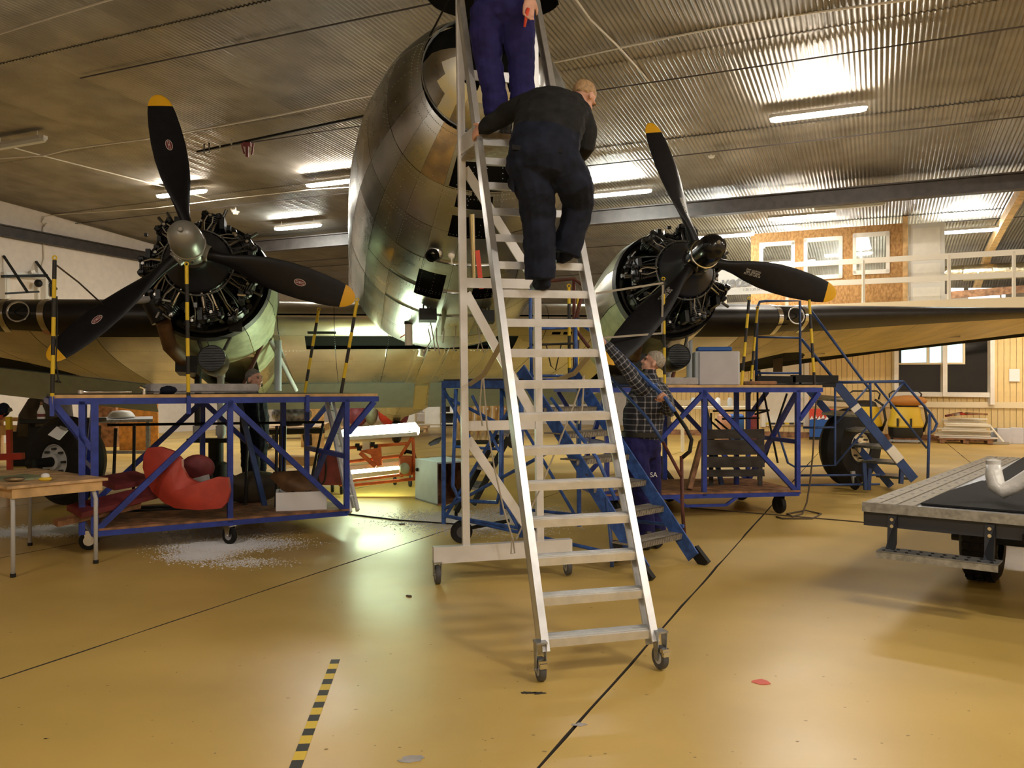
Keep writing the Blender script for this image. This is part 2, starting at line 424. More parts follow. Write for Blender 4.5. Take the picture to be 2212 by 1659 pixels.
lamp(at_row(643, 18.6), 18.6, 'white ceiling lamp farthest back beside the fuselage, before the dark beam', m='lamp_cool')
lamp(at_row(1335, 18.4), 18.4, 'ceiling lamp behind the man on the ladder, just before the dark beam', m='lamp_cool')
lamp(at_row(40, 11.2), 11.2, 'unlit ceiling lamp at the left edge of the picture', on=False)
lamp(at_row(1590, 24.3), 22.2, 'glaring white ceiling lamp left of the chipboard room', m='lamp_gallery_cool', z=5.45)
lamp(at_row(1735, 22.2), 21.6, 'ceiling lamp shining above the chipboard room', m='lamp_gallery', z=5.68)
lamp(at_row(1835, 21.2), 20.9, 'unlit ceiling lamp over the chipboard room beside a lit one', on=False, z=5.70)
lamp(at_row(2085, 24.3), 24.3, 'bright ceiling lamp to the right of the white panelled door', m='lamp_gallery_cool', z=5.5)
G = 'ceiling lamps above and behind the photographer'
for (u, v) in ((5.5, 11.2), (3.2, 2.4), (7.0, 2.6), (8.5, 7), (9, 15.1), (-3.5, -3.5), (4, -4)):
    t = lamp(u, v, 'warm ceiling lamp above and behind the photographer'); t['group'] = G
lamp(3.4, 24.2, 'lamp under the gallery before the white door, hidden by the wing', z=3.0, drop=.3, m='lamp_dim')
lamp(7.4, 24.2, 'lamp under the gallery before the big window, hidden by the wing', z=3.0, drop=.3, m='lamp_dim')
lamp(at_row(1700, 25.6), 25.6, 'lamp added inside the chipboard room to brighten its windows', m='lamp_gallery_cool', z=5.15)  # added lamp, brightens the room seen through the panes
lamp(at_row(1820, 28.2), 28.2, 'unseen lamp added at the back of the gallery to brighten the chipboard room windows', m='lamp_cool', z=4.95)  # second added lamp out of sight, lights the roof behind the panes
# ---------------------------------------------------------------- left wall fittings
def on_left(px, py, off=.02): p = PU(px, py, UL+off); return p
t = thing('wall_bracket', 'white steel bracket frame with slanting braces on the white left wall', 'bracket', on_left(60, 640))
def lbar(name, a, b, w, m, off=.03, off2=None): MB().bar(on_left(*a, off), on_left(*b, off2 if off2 is not None else off), w).build(name, m, t)
lbar('arm', (8, 553), (60, 632), .05, 'iron', .03, .9); lbar('arm', (78, 565), (122, 625), .05, 'iron', .03, .9)
lbar('rail', (5, 594), (100, 596), .16, 'white_paint'); lbar('rail', (12, 634), (84, 630), .05, 'iron', .85, .85)
lbar('post', (8, 594), (8, 650), .2, 'white_paint'); lbar('post', (80, 568), (80, 650), .08, 'white_paint'); lbar('post', (96, 596), (96, 650), .16, 'white_paint')
lbar('pipe', (4, 597), (102, 595), .07, 'iron', .16); lbar('bracket_light', (70, 590), (68, 584), .12, 'white_paint', .2)
MB().ball(on_left(83, 612, .25), .11, 8, 6).build('hose_reel', 'iron', t, smooth='full')
Lh = text('h', .66, 'wall_letter', 'iron', Mx.Translation(on_left(107, 621, .06)) @ (Mx.Rotation(-A0, 4, 'Z') @ Mx.Rotation(PI/2, 4, 'Z')) @ Mx.Rotation(PI/2, 4, 'X'), depth=.02, bold=.035)
tag(Lh, 'black letter h standing on the white left wall', 'letter')
c = MB().tube([on_left(95, 470, .05), on_left(90, 480, .1), on_left(97, 487, .12), on_left(101, 482, .05), on_left(93, 492, .04), on_left(95, 560, .03), on_left(90, 575, .03)], .02, 6).build('cable', 'cable_white')
tag(c, 'thin grey cable looping down the white left wall', 'cable')
# ---------------------------------------------------------------- cream office front under the gallery
VC = 25.7; UC0 = -6.6
cw = thing('wall_office', None, None, UV(3, VC, 0), kind='structure')
bw = .145; u = UC0; first = None; i = 0
while u < UR:
    if first is None:
        mb = MB(); mb.box((bw/2, .04, 1.65), (bw-.008, .03, 3.3), bev=.006); o = mb.build('board', 'cream', cw, local=True); first = o.data
    else:
        o = bpy.data.objects.new('board', first); COL.objects.link(o); o.parent = cw
    o.matrix_local = WM[cw.name].inverted() @ frame(UV(u, VC, 0), -A0); u += bw; i += 1
mb = MB(); mb.add([UV(UC0, VC+.07, 0), UV(UR, VC+.07, 0), UV(UR, VC+.07, 3.4), UV(UC0, VC+.07, 3.4)], [(0, 1, 2, 3)]); mb.build('sheathing', 'cream_trim', cw)
o = MB().bar(UV(UC0, VC, 1.0), UV(UR, VC, 1.0), .05, .16).build('trim_10', 'cream_trim'); tag(o, kind='structure')
o = MB().bar(UV(UC0, VC, .08), UV(UR, VC, .08), .06, .16).build('baseboard_back', 'plank'); tag(o, kind='structure')
# big window
w = thing('window_1', None, None, PV(2040, 855, VC-.05), kind='structure')
def wq(px, py, off=0): return PV(px, py, VC-.05-off)
for (a, b_) in (((1934, 730), (1934, 872)), ((2141, 726), (2141, 874)), ((2039, 728), (2039, 856))): MB().bar(wq(*a), wq(*b_), .12, .14).build('frame_post', 'white_paint', w)
for (a, b_) in (((1934, 733), (2150, 729)), ((1934, 851), (2141, 853))): MB().bar(wq(*a), wq(*b_), .12, .13).build('frame_rail', 'white_paint', w)
for k, (x0, x1) in enumerate(((1942, 2033), (2045, 2136))):
    o = MB().prism([wq(x0, 736, -.06), wq(x1, 735, -.06), wq(x1, 849, -.06), wq(x0, 848, -.06)], UV(0, .02)).build('pane', 'glass_dark', w)
for (x0, x1) in ((1947, 2001), (2008, 2034), (2046, 2079)):
    o = MB().prism([wq(x0, 736, -.01), wq(x1, 736, -.01), wq(x1, 783, -.01), wq(x0, 784, -.01)], UV(0, .01)).build('glow_pane', 'glass_glow', w)  # reflection in the upper glass is painted as a glowing colour
MB().bar(wq(1942, 786, .0), wq(2082, 785, .0), .05, .05).build('inner_bar', 'cream_trim', w)
MB().bar(wq(2004, 735, .0), wq(2004, 785, .0), .05, .05).build('inner_bar', 'cream_trim', w)
MB().bar(wq(2082, 735, .0), wq(2082, 787, .0), .05, .05).build('inner_bar', 'cream_trim', w)
# white door with hazard strip
d = thing('door_1', None, None, PV(1690, 920, VC-.05), kind='structure')
MB().prism([PV(1653, 750, VC-.06), PV(1735, 750, VC-.06), PV(1735, 918, VC-.06), PV(1653, 920, VC-.06)], UV(0, .05)).build('leaf', 'white_paint', d)
for a, b_ in (((1648, 748), (1648, 922)), ((1741, 748), (1741, 920))): MB().bar(PV(*a, VC-.07), PV(*b_, VC-.07), .12, .14).build('jamb', 'white_paint', d)
for k in range(8):
    x0 = 1655+10*k; MB().prism([PV(x0, 913, VC-.075), PV(x0+10, 913, VC-.075), PV(x0+10, 917, VC-.075), PV(x0, 917, VC-.075)], UV(0, .01)).build('hazard_mark', 'stripe_yellow' if k % 2 == 0 else 'stripe_black', d)
MB().box(PV(1728, 860, VC-.12), (.12, .05, .03)).build('handle', 'chrome', d)
o = MB().prism([PV(2180, 797, VC-.03), PV(2203, 797, VC-.03), PV(2203, 824, VC-.03), PV(2180, 824, VC-.03)], UV(0, .01)).build('paper_notice', 'paper')
tag(o, 'small white paper notice pinned to the cream board wall', 'notice')
# ---------------------------------------------------------------- gallery above
VG, VR, ZG = 22.0, 23.3, 3.55
wallbox('gallery_floor', UC0, UR, VG, VF, ZG-.25, ZG, 'cream_trim')
rl = thing('gallery_railing', 'white wooden railing along the upper gallery', 'railing', UV(2, VG, ZG))
for zz in (4.58, 4.07): MB().bar(UV(UC0, VG+.05, zz), UV(UR-.1, VG+.05, zz), .04, .13).build('rail', 'rail_white', rl)
for px in (1567, 1700, 1865, 2050, 2190): p = PV(px, 600, VG+.05); MB().bar((p.x, p.y, ZG), (p.x, p.y, 4.6), .06).build('post', 'rail_white', rl)
# chipboard room
ch = thing('wall_chipboard', None, None, UV(0, VR, ZG), kind='structure')
def gq(px, py, off=0): return PV(px, py, VR+off)
TOPZ = 5.66
xs = [(1622, 1641), (1716, 1737), (1819, 1843), (1921, 1950)]
def gpanel(x0, x1, z0, z1, m='osb', name='chipboard_panel', off=0, th=.04, par=None):
    a = gq(x0, 600, off); b_ = gq(x1, 600, off)
    return MB().prism([(a.x, a.y, z0), (b_.x, b_.y, z0), (b_.x, b_.y, z1), (a.x, a.y, z1)], UV(0, th)).build(name, m, par or ch)
for x0, x1 in xs: gpanel(x0, x1, ZG, TOPZ)
wins = [(1641, 1716, 4.35, 5.38), (1737, 1819, 4.35, 5.42), (1843, 1921, 4.42, 5.46)]
for k, (x0, x1, z0, z1) in enumerate(wins):
    gpanel(x0, x1, ZG, z0); gpanel(x0, x1, z1, TOPZ)
    w = thing('window_%d' % (k+2), None, None, gq((x0+x1)/2, 600), kind='structure')
    for (a, b2, c0, c1) in ((x0-1, x0+7, z0, z1), (x1-7, x1+1, z0, z1), (x0, x1, z0-.02, z0+.09), (x0, x1, z1-.09, z1+.02)):
        gpanel(a, b2, c0, c1, 'white_paint', 'window_frame', -.03, .07, w)
    gpanel(x0+6, x1-6, z0+.08, z1-.08, 'pane_clear', 'pane', .02, .008, w)
gpanel(1950, 1961, ZG, 5.95, 'wood_raw', 'corner_post', -.06, .14)
d = thing('door_2', None, None, gq(2000, 640), kind='structure')
gpanel(1962, 2041, ZG, 5.62, 'grey_door', 'leaf', 0, .05, d)
for (z0, z1) in ((5.0-.25, 5.5), (4.12, 4.6), (3.65, 4.0)):
    gpanel(1972, 2031, z0, z1, 'white_paint', 'panel', -.012, .02, d)
# things seen through the gallery openings
o = thing('table_lamp', 'lit white table lamp behind the right chipboard room window', 'lamp', PV(1860, 560, 24.5))
MB().lathe([(.26, 0), (.16, .42)], PV(1860, 538, 24.5), (0, 0, 1), 16).build('lamp_shade', 'shade_on', o, smooth='full')
p = PV(1860, 538, 24.5); MB().lathe([(.14, -1.0), (.05, -.8), (.03, 0)], p, (0, 0, 1), 10).build('lamp_base', 'white_paint', o, smooth='full')
o = MB().lathe([(.22, 0), (.22, 4.2)], PV(2080, 590, 26.4), UV(1, 0), 20); 
o = o.build('duct', 'duct', smooth='full'); tag(o, 'shiny foil covered air duct behind the right part of the gallery railing', 'duct')
o = MB().lathe([(.20, 0), (.20, 5.5)], PV(2030, 590, 27.6), UV(1, 0), 20).build('duct', 'duct', smooth='full'); tag(o, 'rear foil air duct partly hidden behind the front duct', 'duct')
o = thing('window_5', None, None, PV(2130, 640, 29.0), kind='structure')
for (x0, x1, y0, y1) in ((2052, 2082, 622, 640), (2092, 2160, 622, 634), (2092, 2160, 638, 650), (2164, 2172, 620, 648)):
    MB().prism([PV(x0, y0, 29), PV(x1, y0, 29), PV(x1, y1, 29), PV(x0, y1, 29)], UV(0, .03)).build('pane', 'sheet_light', o)
o = MB().bar(PV(2050, 638, 26), PV(2240, 622, 26), .05, .2).build('timber_beam', 'plank'); tag(o, 'brown timber beam lying behind the gallery railing at right', 'beam')
# banner on the gallery
bn = thing('banner', 'pale banner with grey lettering hung at the gallery left end', 'banner', PV(1600, 630, VG-.05))
MB().prism([PV(1480, 560, VG-.03), PV(1630, 590, VG-.03), PV(1690, 633, VG-.03), PV(1480, 640, VG-.03)], UV(0, .02)).build('sheet', 'banner', bn)
RT = Mx.Rotation(-A0, 4, 'Z') @ Mx.Rotation(PI/2, 4, 'X')
text('veter', .40, 'lettering', 'sign_grey', Mx.Translation(PV(1592, 609, VG-.06)) @ RT, bn, shear=.25, bold=.008)
text('1 55 0 29 50 52', .085, 'lettering', 'sign_grey', Mx.Translation(PV(1628, 625, VG-.06)) @ RT, bn)
# ---------------------------------------------------------------- cables and fittings under the roof
def rc(name, pts, r, m, label):
    o = MB().tube(pts, r, 6).build(name, m, smooth='full'); return tag(o, label, 'cable')
def RZ(px, py, z): k = (py-835)/F; d = (1.5-z)/k; return P(px, py, d)
rc('ceiling_cable', [RZ(*q) for q in ((-300, 430, 6.3), (0, 342, 6.3), (95, 336, 6.3), (150, 322, 6.3), (310, 301, 6.3), (390, 288, 6.32), (600, 249, 6.36), (760, 214, 6.4), (812, 205, 6.4), (1000, 165, 6.45), (1210, 132, 6.5), (1320, 107, 6.5), (1560, 57, 6.55), (1700, 35, 6.55), (1960, 0, 6.5), (2300, -45, 6.5))], .016, 'cable_white', 'white cable strung across the whole roof from left lamp to upper right')
rc('ceiling_cable', [RZ(*q) for q in ((-200, 258, 6.4), (0, 311, 6.4), (90, 336, 6.4), (350, 402, 6.35), (465, 433, 6.3), (520, 450, 6.3), (740, 503, 6.1), (760, 508, 6.1))], .014, 'cable_white', 'thin pale cable running back along the roof over the left engine')
rc('ceiling_cable', [RZ(*q) for q in ((1225, -30, 6.5), (1245, 0, 6.5), (1275, 42, 6.5), (1335, 100, 6.5), (1385, 155, 6.5), (1440, 222, 6.45), (1510, 305, 6.4), (1560, 360, 6.3), (1612, 424, 6.2))], .016, 'cable_white', 'white cable running back along the roof over the right propeller')
rc('ceiling_cable', [RZ(*q) for q in ((-300, 160, 6.55), (0, 73, 6.55), (120, 35, 6.55), (235, 0, 6.55), (400, -40, 6.6))], .014, 'cable_white', 'pale cable crossing the upper left corner of the roof')
rc('ceiling_cable', [RZ(*q) for q in ((90, 468, 6.05), (120, 464, 6.05), (330, 450, 6.05), (490, 430, 6.05), (670, 410, 6.05), (760, 404, 6.05))], .009, 'cable_white', 'thin wire stretched between the warm lamps at the left')
for (px, py, z, lab) in ((1537, 335, 6.25, 'round white smoke detector hanging near the right propeller'), (509, 459, 6.1, 'round white smoke detector hanging above the left engine')):
    p = RZ(px, py, z); t = thing('smoke_detector', lab, 'detector', p)
    MB().lathe([(.0, -.06), (.055, -.055), (.075, -.01), (.075, .0), (.10, .0), (.10, .03), (0, .03)], p, (0, 0, 1), 14).build('sensor', 'white_paint', t, smooth=True)
    MB().bar(p+Vc((0, 0, .02)), p+Vc((0, 0, roof_h(uv(p)[1])-z)), .03).build('stem', 'white_paint', t)
    MB().box(p+UV(-.16, .1, .12), (.14, .05, .07)).build('clip_box', 'cable_white', t)
hr = thing('hoist_track', 'thin dark track with hooks and red trolley under the left roof', 'hoist', RZ(520, 310, 6.1))
MB().bar(RZ(426, 328, 6.2), RZ(800, 248, 6.2), .04).build('track', 'iron', hr)
for (px, py, m) in ((441, 318, 'iron'), (452, 316, 'iron'), (475, 312, 'sign_grey'), (500, 308, 'sign_grey')):
    MB().bar(RZ(px, py-6, 6.2), RZ(px, py+12, 6.2), .03).build('hook', m, hr)
p = RZ(534, 312, 6.15); MB().box(p, (.14, .08, .08)).build('trolley', 'red_dark', hr); MB().bar(p, p-Vc((.0, 0, .24)), .05).build('trolley_hook', 'red_dark', hr)
MB().bar(p+Vc((-.11, 0, .02)), p+Vc((-.05, 0, -.18)), .03).build('trolley_hook', 'red_dark', hr); MB().bar(p+Vc((.12, 0, .02)), p+Vc((.09, 0, -.2)), .03).build('trolley_hook', 'red_dark', hr)
# ---------------------------------------------------------------- marks on the floor
tp = thing('floor_tape', 'yellow and black striped hazard tape stuck on the floor in front', 'tape', FL(700, 1500))
a = FL(725, 1425); c = FL(630, 1680); dr = (c-a).normalized(); sd = Vc((-dr.y, dr.x, 0)); s = 0; k = 0
while s < 1.9:
    L_ = .082 if k % 2 else .072; q = a+dr*s
    MB().prism([q+sd*.024+Vc((0, 0, .0005)), q-sd*.024+Vc((0, 0, .0005)), q+dr*L_-sd*.024+Vc((0, 0, .0005)), q+dr*L_+sd*.024+Vc((0, 0, .0005))], (0, 0, .0016)).build('stripe', 'stripe_black' if k % 2 == 0 else 'stripe_yellow', tp); s += L_; k += 1
rs = random.Random(11)
def blob(name, px, py, rx, ry, m, lab, cat, h=.002, n=18, jag=.35):
    c = FL(px, py); d = c.y; pts = []
    for i in range(n):
        a = 2*PI*i/n; k = 1+rs.uniform(-jag, jag); pts.append(c + Vc((math.cos(a)*rx*k, math.sin(a)*ry*k, .0006)))
    o = MB().prism(pts, (0, 0, h)).build(name, m); return tag(o, lab, cat)
blob('red_scrap', 1643, 1474, .045, .035, 'red_tag', 'small red scrap of tape on the floor at right', 'scrap', n=10)
blob('dark_crumb', 884, 1288, .022, .02, 'cord_brown', 'small dark crumb on the floor before the ladder base', 'crumb', .006, 8)
blob('dark_crumb', 868, 1133, .03, .05, 'cord_brown', 'dark crumb on the floor behind the foam box platform', 'crumb', .01, 8)
blob('floor_chip', 893, 1640, .05, .03, 'concrete', 'grey chip in the yellow floor at the bottom of the picture', 'chip')
blob('floor_chip', 1252, 1566, .03, .016, 'concrete', 'grey chip in the floor right beside the diagonal joint', 'chip')
for (px, py, rx) in ((1140, 1497, .035), (1163, 1498, .03)):
    o = blob('stain', px, py, rx, .016, 'plank_dark', 'dark oily stain on the floor just before the front left caster', 'stain'); o['group'] = 'oily stains before the ladder'
# spilled absorbent powder
def spill(name, pts, n, label):
    mb = MB(); rr = random.Random(5)
    for (px, py, sx, sy, k) in pts:
        c = FL(px, py)
        for i in range(int(n*k)):
            x = c.x+rr.gauss(0, sx); y = c.y+rr.gauss(0, sy); q = rr.uniform(.004, .011); h = q*.6; a = rr.uniform(0, 6)
            v = [(x+math.cos(a+t)*q, y+math.sin(a+t)*q, .0005) for t in (0, 2.1, 4.2)] + [(x, y, h)]
            mb.add(v, [(0, 1, 3), (1, 2, 3), (2, 0, 3)])
    o = mb.build(name, 'powder'); tag(o, label, 'powder', kind='stuff')
spill('powder_spill', ((470, 1180, .22, .16, 1.6), (430, 1200, .14, .12, .8), (540, 1175, .24, .14, .7), (480, 1150, .3, .2, .8), (520, 1215, .2, .1, .2)), 4200, 'white absorbent powder spilled under the left platform caster')
spill('powder_spill', ((60, 1150, .45, .10, 1.5), (160, 1140, .3, .1, 1.2), (-40, 1155, .4, .12, 1)), 3200, 'white absorbent powder streak on the floor behind the bench')
spill('powder_spill', ((960, 1120, .3, .3, 1.4), (1050, 1135, .35, .3, 1.5), (1120, 1110, .3, .3, 1.2), (1200, 1120, .3, .25, .8)), 3000, 'white absorbent powder scattered under the blue steps')

rr = random.Random(21); mb = MB()
for i in range(130):
    px = rr.uniform(-50, 2250); py = 1180+rr.random()**.6*470; c = FL(px, py); q = rr.uniform(.003, .009); a = rr.uniform(0, 6)
    n = 6; mb.add([c+Vc((math.cos(a+k*2*PI/n)*q*rr.uniform(.4, 1.6), math.sin(a+k*2*PI/n)*q*rr.uniform(.4, 1), .0007)) for k in range(n)], [tuple(range(n))])
tag(mb.build('floor_specks', 'speck'), 'small dark scuff specks scattered over the yellow floor', 'specks', kind='stuff')
# ================================================================ the aircraft
MA = Mx.Translation(Vc((-.57, 9.14, 2.97))) @ Mx.Rotation(math.radians(11), 4, 'Z') @ Mx.Rotation(math.radians(-11), 4, 'X') @ Mx.Rotation(math.radians(-.7), 4, 'Y')
ac = thing('airliner', 'old twin-engined propeller airliner of bare metal with its nose opened', 'airplane', MA)
def AP(p): w = MA @ Vc(p); return (1106+F*w.x/w.y, 835-F*(w.z-1.5)/w.y, w.y)
SEC = [(-2.05, 1.47, .33, .57), (-1.9, 1.54, .10, .74), (-1.5, 1.66, -.19, .95), (-1.0, 1.76, -.40, 1.09), (-.5, 1.80, -.52, 1.16), (0, 1.80, -.60, 1.20), (1, 1.76, -.66, 1.21), (1.7, 1.75, -.66, 1.21), (2.3, 1.74, -.45, 1.21), (5, 1.72, -.42, 1.21),
       (8, 1.66, -.32, 1.1), (11, 1.55, -.05, .85), (14, 1.45, .35, .5), (16.6, 1.4, .85, .12)]
def sec(y):
    y = max(SEC[0][0], min(SEC[-1][0], y))
    for i in range(len(SEC)-1):
        a, b = SEC[i], SEC[i+1]
        if y <= b[0]:
            t = (y-a[0])/(b[0]-a[0])
            p0 = SEC[max(0, i-1)]; p3 = SEC[min(len(SEC)-1, i+2)]
            out = []
            for k in (1, 2, 3):
                h = b[0]-a[0]
                m1 = (b[k]-p0[k])/(b[0]-p0[0])*h if i > 0 else (b[k]-a[k])*1.4
                m2 = (p3[k]-a[k])/(p3[0]-a[0])*h
                out.append((2*t**3-3*t*t+1)*a[k]+(t**3-2*t*t+t)*m1+(-2*t**3+3*t*t)*b[k]+(t**3-t*t)*m2)
            return out
def fus(th, y, off=0.0):          # th in degrees, 0 = keel, -90 = picture left
    top, bot, hw = sec(y); a = math.radians(th); n = 2/2.25
    s, c = math.sin(a), math.cos(a); zc = (top+bot)/2; hh = (top-bot)/2
    hw += off; hh += off
    return Vc((hw*math.copysign(abs(s)**n, s), y, zc - hh*math.copysign(abs(c)**n, c)))
GR = [(th, y, AP(fus(th, y))) for th in range(-110, 111, 2) for y in [-2.05+.04*k for k in range(80)]]
def hit(px, py):                   # nearest skin point on a sight line
    c = [(g[2][2], g[0], g[1]) for g in GR if abs(g[2][0]-px) < 9 and abs(g[2][1]-py) < 9]
    if not c: return (0, 0)
    m = min(c)[0]; c = [(abs(AP(fus(t, y))[0]-px)+abs(AP(fus(t, y))[1]-py), t, y) for (dd, t, y) in c if dd < m+.35]
    m = min(c); return m[1], m[2]
HOLES = []
def hole(x0, y0, x1, y1):
    pts = [hit(*q) for q in ((x0, y0), (x1, y0), (x1, y1), (x0, y1))]
    HOLES.append((min(p[0] for p in pts), max(p[0] for p in pts), min(p[1] for p in pts), max(p[1] for p in pts)))
hole(987, 342, 1100, 402); hole(1022, 408, 1045, 419); hole(985, 424, 1065, 450); hole(972, 472, 1055, 508); hole(904, 592, 952, 636); hole(1028, 600, 1058, 642)
HOLES += [(-140, -112, -1.45, -1.0), (112, 140, -1.45, -1.0), (-172, -146, -1.75, -1.35), (146, 172, -1.75, -1.35)]
PT_ = hit(945, 318)
def inhole(t, y): return any(a < t < b and c < y < d for (a, b, c, d) in HOLES)
fz = MB()
ys = [-2.03, -1.9, -1.5, -1, -.5, 0, 1, 1.7, 2.3, 3, 5, 8, 11, 14, 16.55]
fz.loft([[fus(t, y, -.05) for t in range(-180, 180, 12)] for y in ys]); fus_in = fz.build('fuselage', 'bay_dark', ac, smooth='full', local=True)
TH = [-180, -150, -120, -97, -76, -57, -40, -23, -8, 8, 23, 40, 57, 76, 97, 120, 150, 180]
YB = [-2.05, -1.72, -1.3, -.85, -.3, .35, 1.1, 2.0, 3.2, 5, 8, 12, 16.6]
rp = random.Random(4)
RIV = []
def rivet(p, n): RIV.append((Vc(p), Vc(n)))
def fn(t, y):
    a = fus(t+1, y)-fus(t-1, y); b = fus(t, y+.02)-fus(t, y-.02); n = a.cross(b).normalized()
    return n if n.dot(fus(t, y)-Vc((0, y, .4))) > 0 else -n
for i in range(len(TH)-1):
    for j in range(len(YB)-1):
        t0, t1, y0, y1 = TH[i], TH[i+1], YB[j], YB[j+1]
        big = y0 > 1.9; fine = any(not (b < t0 or a > t1 or d < y0 or c > y1) for (a, b, c, d) in HOLES)
        nt_, ny = (14, 14) if fine else (5, 5)
        if fine:                        # cut lines snapped to the opening edges
            tl = sorted({t0, t1} | {e for h in HOLES for e in h[:2] if t0 < e < t1} | {t0+(t1-t0)*k/6 for k in range(7)})
            yl = sorted({y0, y1} | {e for h in HOLES for e in h[2:] if y0 < e < y1} | {y0+(y1-y0)*k/6 for k in range(7)})
        else:
            tl = [t0+(t1-t0)*k/nt_ for k in range(nt_+1)]; yl = [y0+(y1-y0)*k/ny for k in range(ny+1)]
        e = .006*rp.random(); g = .07; gy = .002
        vs = []; fs = []
        for y in yl:
            yy = min(max(y, y0+gy), y1-gy)
            for t in tl: vs.append(fus(min(max(t, t0+g), t1-g), yy, e*.6))
        w = len(tl)
        for a in range(len(yl)-1):
            for b in range(w-1):
                if inhole((tl[b]+tl[b+1])/2, (yl[a]+yl[a+1])/2): continue
                k = a*w+b; fs.append((k, k+1, k+w+1, k+w))
        if not fs: continue
        tc = (t0+t1)/2
        m = rp.choice(['skin_alu', 'skin_alu', 'skin_alu_b']) if abs(tc) < 60 else rp.choice(['skin_alu_c', 'skin_alu', 'skin_alu_b'])
        if t0 <= PT_[0] < t1 and y0 <= PT_[1] < y1: m = 'brass_patch'
        mb = MB(); mb.add(vs, fs); mb.build('skin_panel', m, fus_in, smooth='full', local=True)
        if y1 < 2.1 and abs(tc) < 110:
            nl = int((y1-y0)/.035)
            for k in range(nl):
                y = y0+(y1-y0)*k/nl
                for tt in (t0+.8,): rivet(fus(tt, y, .004), fn(tt, y))
                if k % 2 == 0: rivet(fus(t0+(t1-t0)*.5, y, .004), fn(tc, y))
            for k in range(9):
                t = t0+(t1-t0)*k/9
                for yy in (y0+.02, y0+.06): rivet(fus(t, yy, .004), fn(t, yy))
# nose cap: lower half left in place, upper half hinged up like a hood
def cap(th, rho, y0=-2.05, dep=.40, off=0.0):
    a = math.radians(th); zc, r = .90, .57-off
    return Vc((r*rho*math.sin(a), y0-dep*math.sqrt(max(0, 1-rho*rho))+off, zc-r*rho*math.cos(a)))
mb = MB(); rings = [[cap(-98+196*i/26, .25+.75*k/6) for i in range(27)] for k in range(7)]
mb.loft(rings, closed=False); rings = [[cap(-98+196*i/26, .25+.75*k/6, off=.02) for i in range(27)] for k in range(7)]; mb.loft(rings, closed=False)
nf = []; nm_ = []
for f in mb.f:
    c = sum((mb.v[i] for i in f), Vc((0, 0, 0)))/len(f)
    if c.x > -.24 and c.x < .26 and c.z > .60: continue
    nf.append(f); nm_.append(1 if (-.42 < c.x < -.05 and .5 < c.z < .86) else 0)
mb.f = nf; mb.m = nm_
mb.build('nose_cap', ['skin_alu_c', 'cream_patch'], ac, smooth='full', local=True)
mb = MB(); hg = Vc((0, -2.05, 1.47)); R = Mx.Rotation(math.radians(-72), 4, 'X')
for off in (0, .025):
    rings = [[hg + (R @ (cap(95+170*i/22, .02+.98*k/7, off=off)-hg)) for i in range(23)] for k in range(8)]
    mb.loft(rings, closed=False, mi=0 if off == 0 else 1)
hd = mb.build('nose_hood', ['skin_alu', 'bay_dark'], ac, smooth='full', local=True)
mb = MB(); mb.tube([fus(-128, -2.03), (-.36, -2.42, 1.36)], .009, 6); mb.build('hood_stay', 'iron', ac, local=True)
mb = MB(); mb.lathe([(.565, -.01), (.577, -.01), (.577, .015), (.565, .015)], (0, -2.06, .9), (0, -1, 0), 40); mb.build('nose_ring', 'skin_alu_b', ac, smooth=True, local=True)
rb = random.Random(2)
for k in range(16):                      # instruments and wiring behind the open nose
    a = rb.uniform(0, 6.28); q = rb.uniform(.1, .45); c = Vc((q*math.cos(a), -2.04-rb.uniform(.02, .12), .95+q*math.sin(a)*.8))
    if k % 2: MB().box(c, (rb.uniform(.06, .16), .1, rb.uniform(.05, .14))).build('instrument_box', 'iron' if k % 4 else 'primer', ac, local=True)
    else: MB().tube([c, c+Vc((rb.uniform(-.1, .1), -.06, -.12)), c+Vc((rb.uniform(-.2, .2), -.02, -.25))], .012, 6).build('wire_bundle', 'cable_black' if k % 4 else 'rope', ac, local=True)
# cables and boxes hanging at the keel openings
def fitbox(px, py, sz, m, name, off=.04):
    t, y = hit(px, py); p = fus(t, y, off); return MB().box(p, sz).build(name, m, ac, local=True), p
for (px, py) in ((931, 664), (1040, 668)):
    b_, p = fitbox(px, py, (.19, .12, .13), 'iron', 'lamp_box', .09)
    for dx in (-.05, 0, .04): MB().bar(p+Vc((dx, -.02, .03)), p+Vc((dx*.6, -.1, .36)), .018).build('lamp_rod', 'iron', ac, local=True)
    MB().prism([p+Vc((.14, 0, -.22)), p+Vc((.17, -.05, .30)), p+Vc((.22, .05, .2)), p+Vc((.2, .06, 0))], (.012, 0, 0)).build('lamp_door', 'primer', ac, local=True)
t, y = hit(943, 547); p = fus(t, y, 0); n = fn(t, y)
MB().lathe([(.085, -.02), (.075, .03), (.06, .05)], p, n, 18).build('vent_flange', 'skin_alu_c', ac, smooth=True, local=True)
MB().lathe([(.06, .0), (.06, .12), (.045, .12), (.045, 0)], p, n+Vc((0, -.2, .6)), 16).build('vent_tube', 'bay_dark', ac, smooth=True, local=True)
t, y = hit(884, 700); p = fus(t, y, .05)
MB().lathe([(.045, -.20), (.045, .08)], p, (0, -.25, 1), 14).build('vent_pipe', 'white_paint', ac, smooth=True, local=True)
MB().lathe([(.052, .05), (.052, .17), (.0, .19)], p, (0, -.25, 1), 14).build('vent_pipe_cap', 'rubber', ac, smooth=True, local=True)
t, y = hit(973, 550); p = fus(t, y, .01); MB().ball(p, (.035, .02, .04), 10, 6).build('small_cover', 'white_paint', ac, smooth='full', local=True)
MB().tube([p, p+Vc((0, -.01, -.1))], .008, 6).build('small_probe', 'white_paint', ac, local=True)
a = MA.inverted() @ P(1019, 462, 7.55); c = MA.inverted() @ P(1024, 622, 7.75)
MB().tube([a, a.lerp(c, .5), c], [.030, .025, .018], 10).build('pitot_tube', 'chrome', ac, smooth=True, local=True)
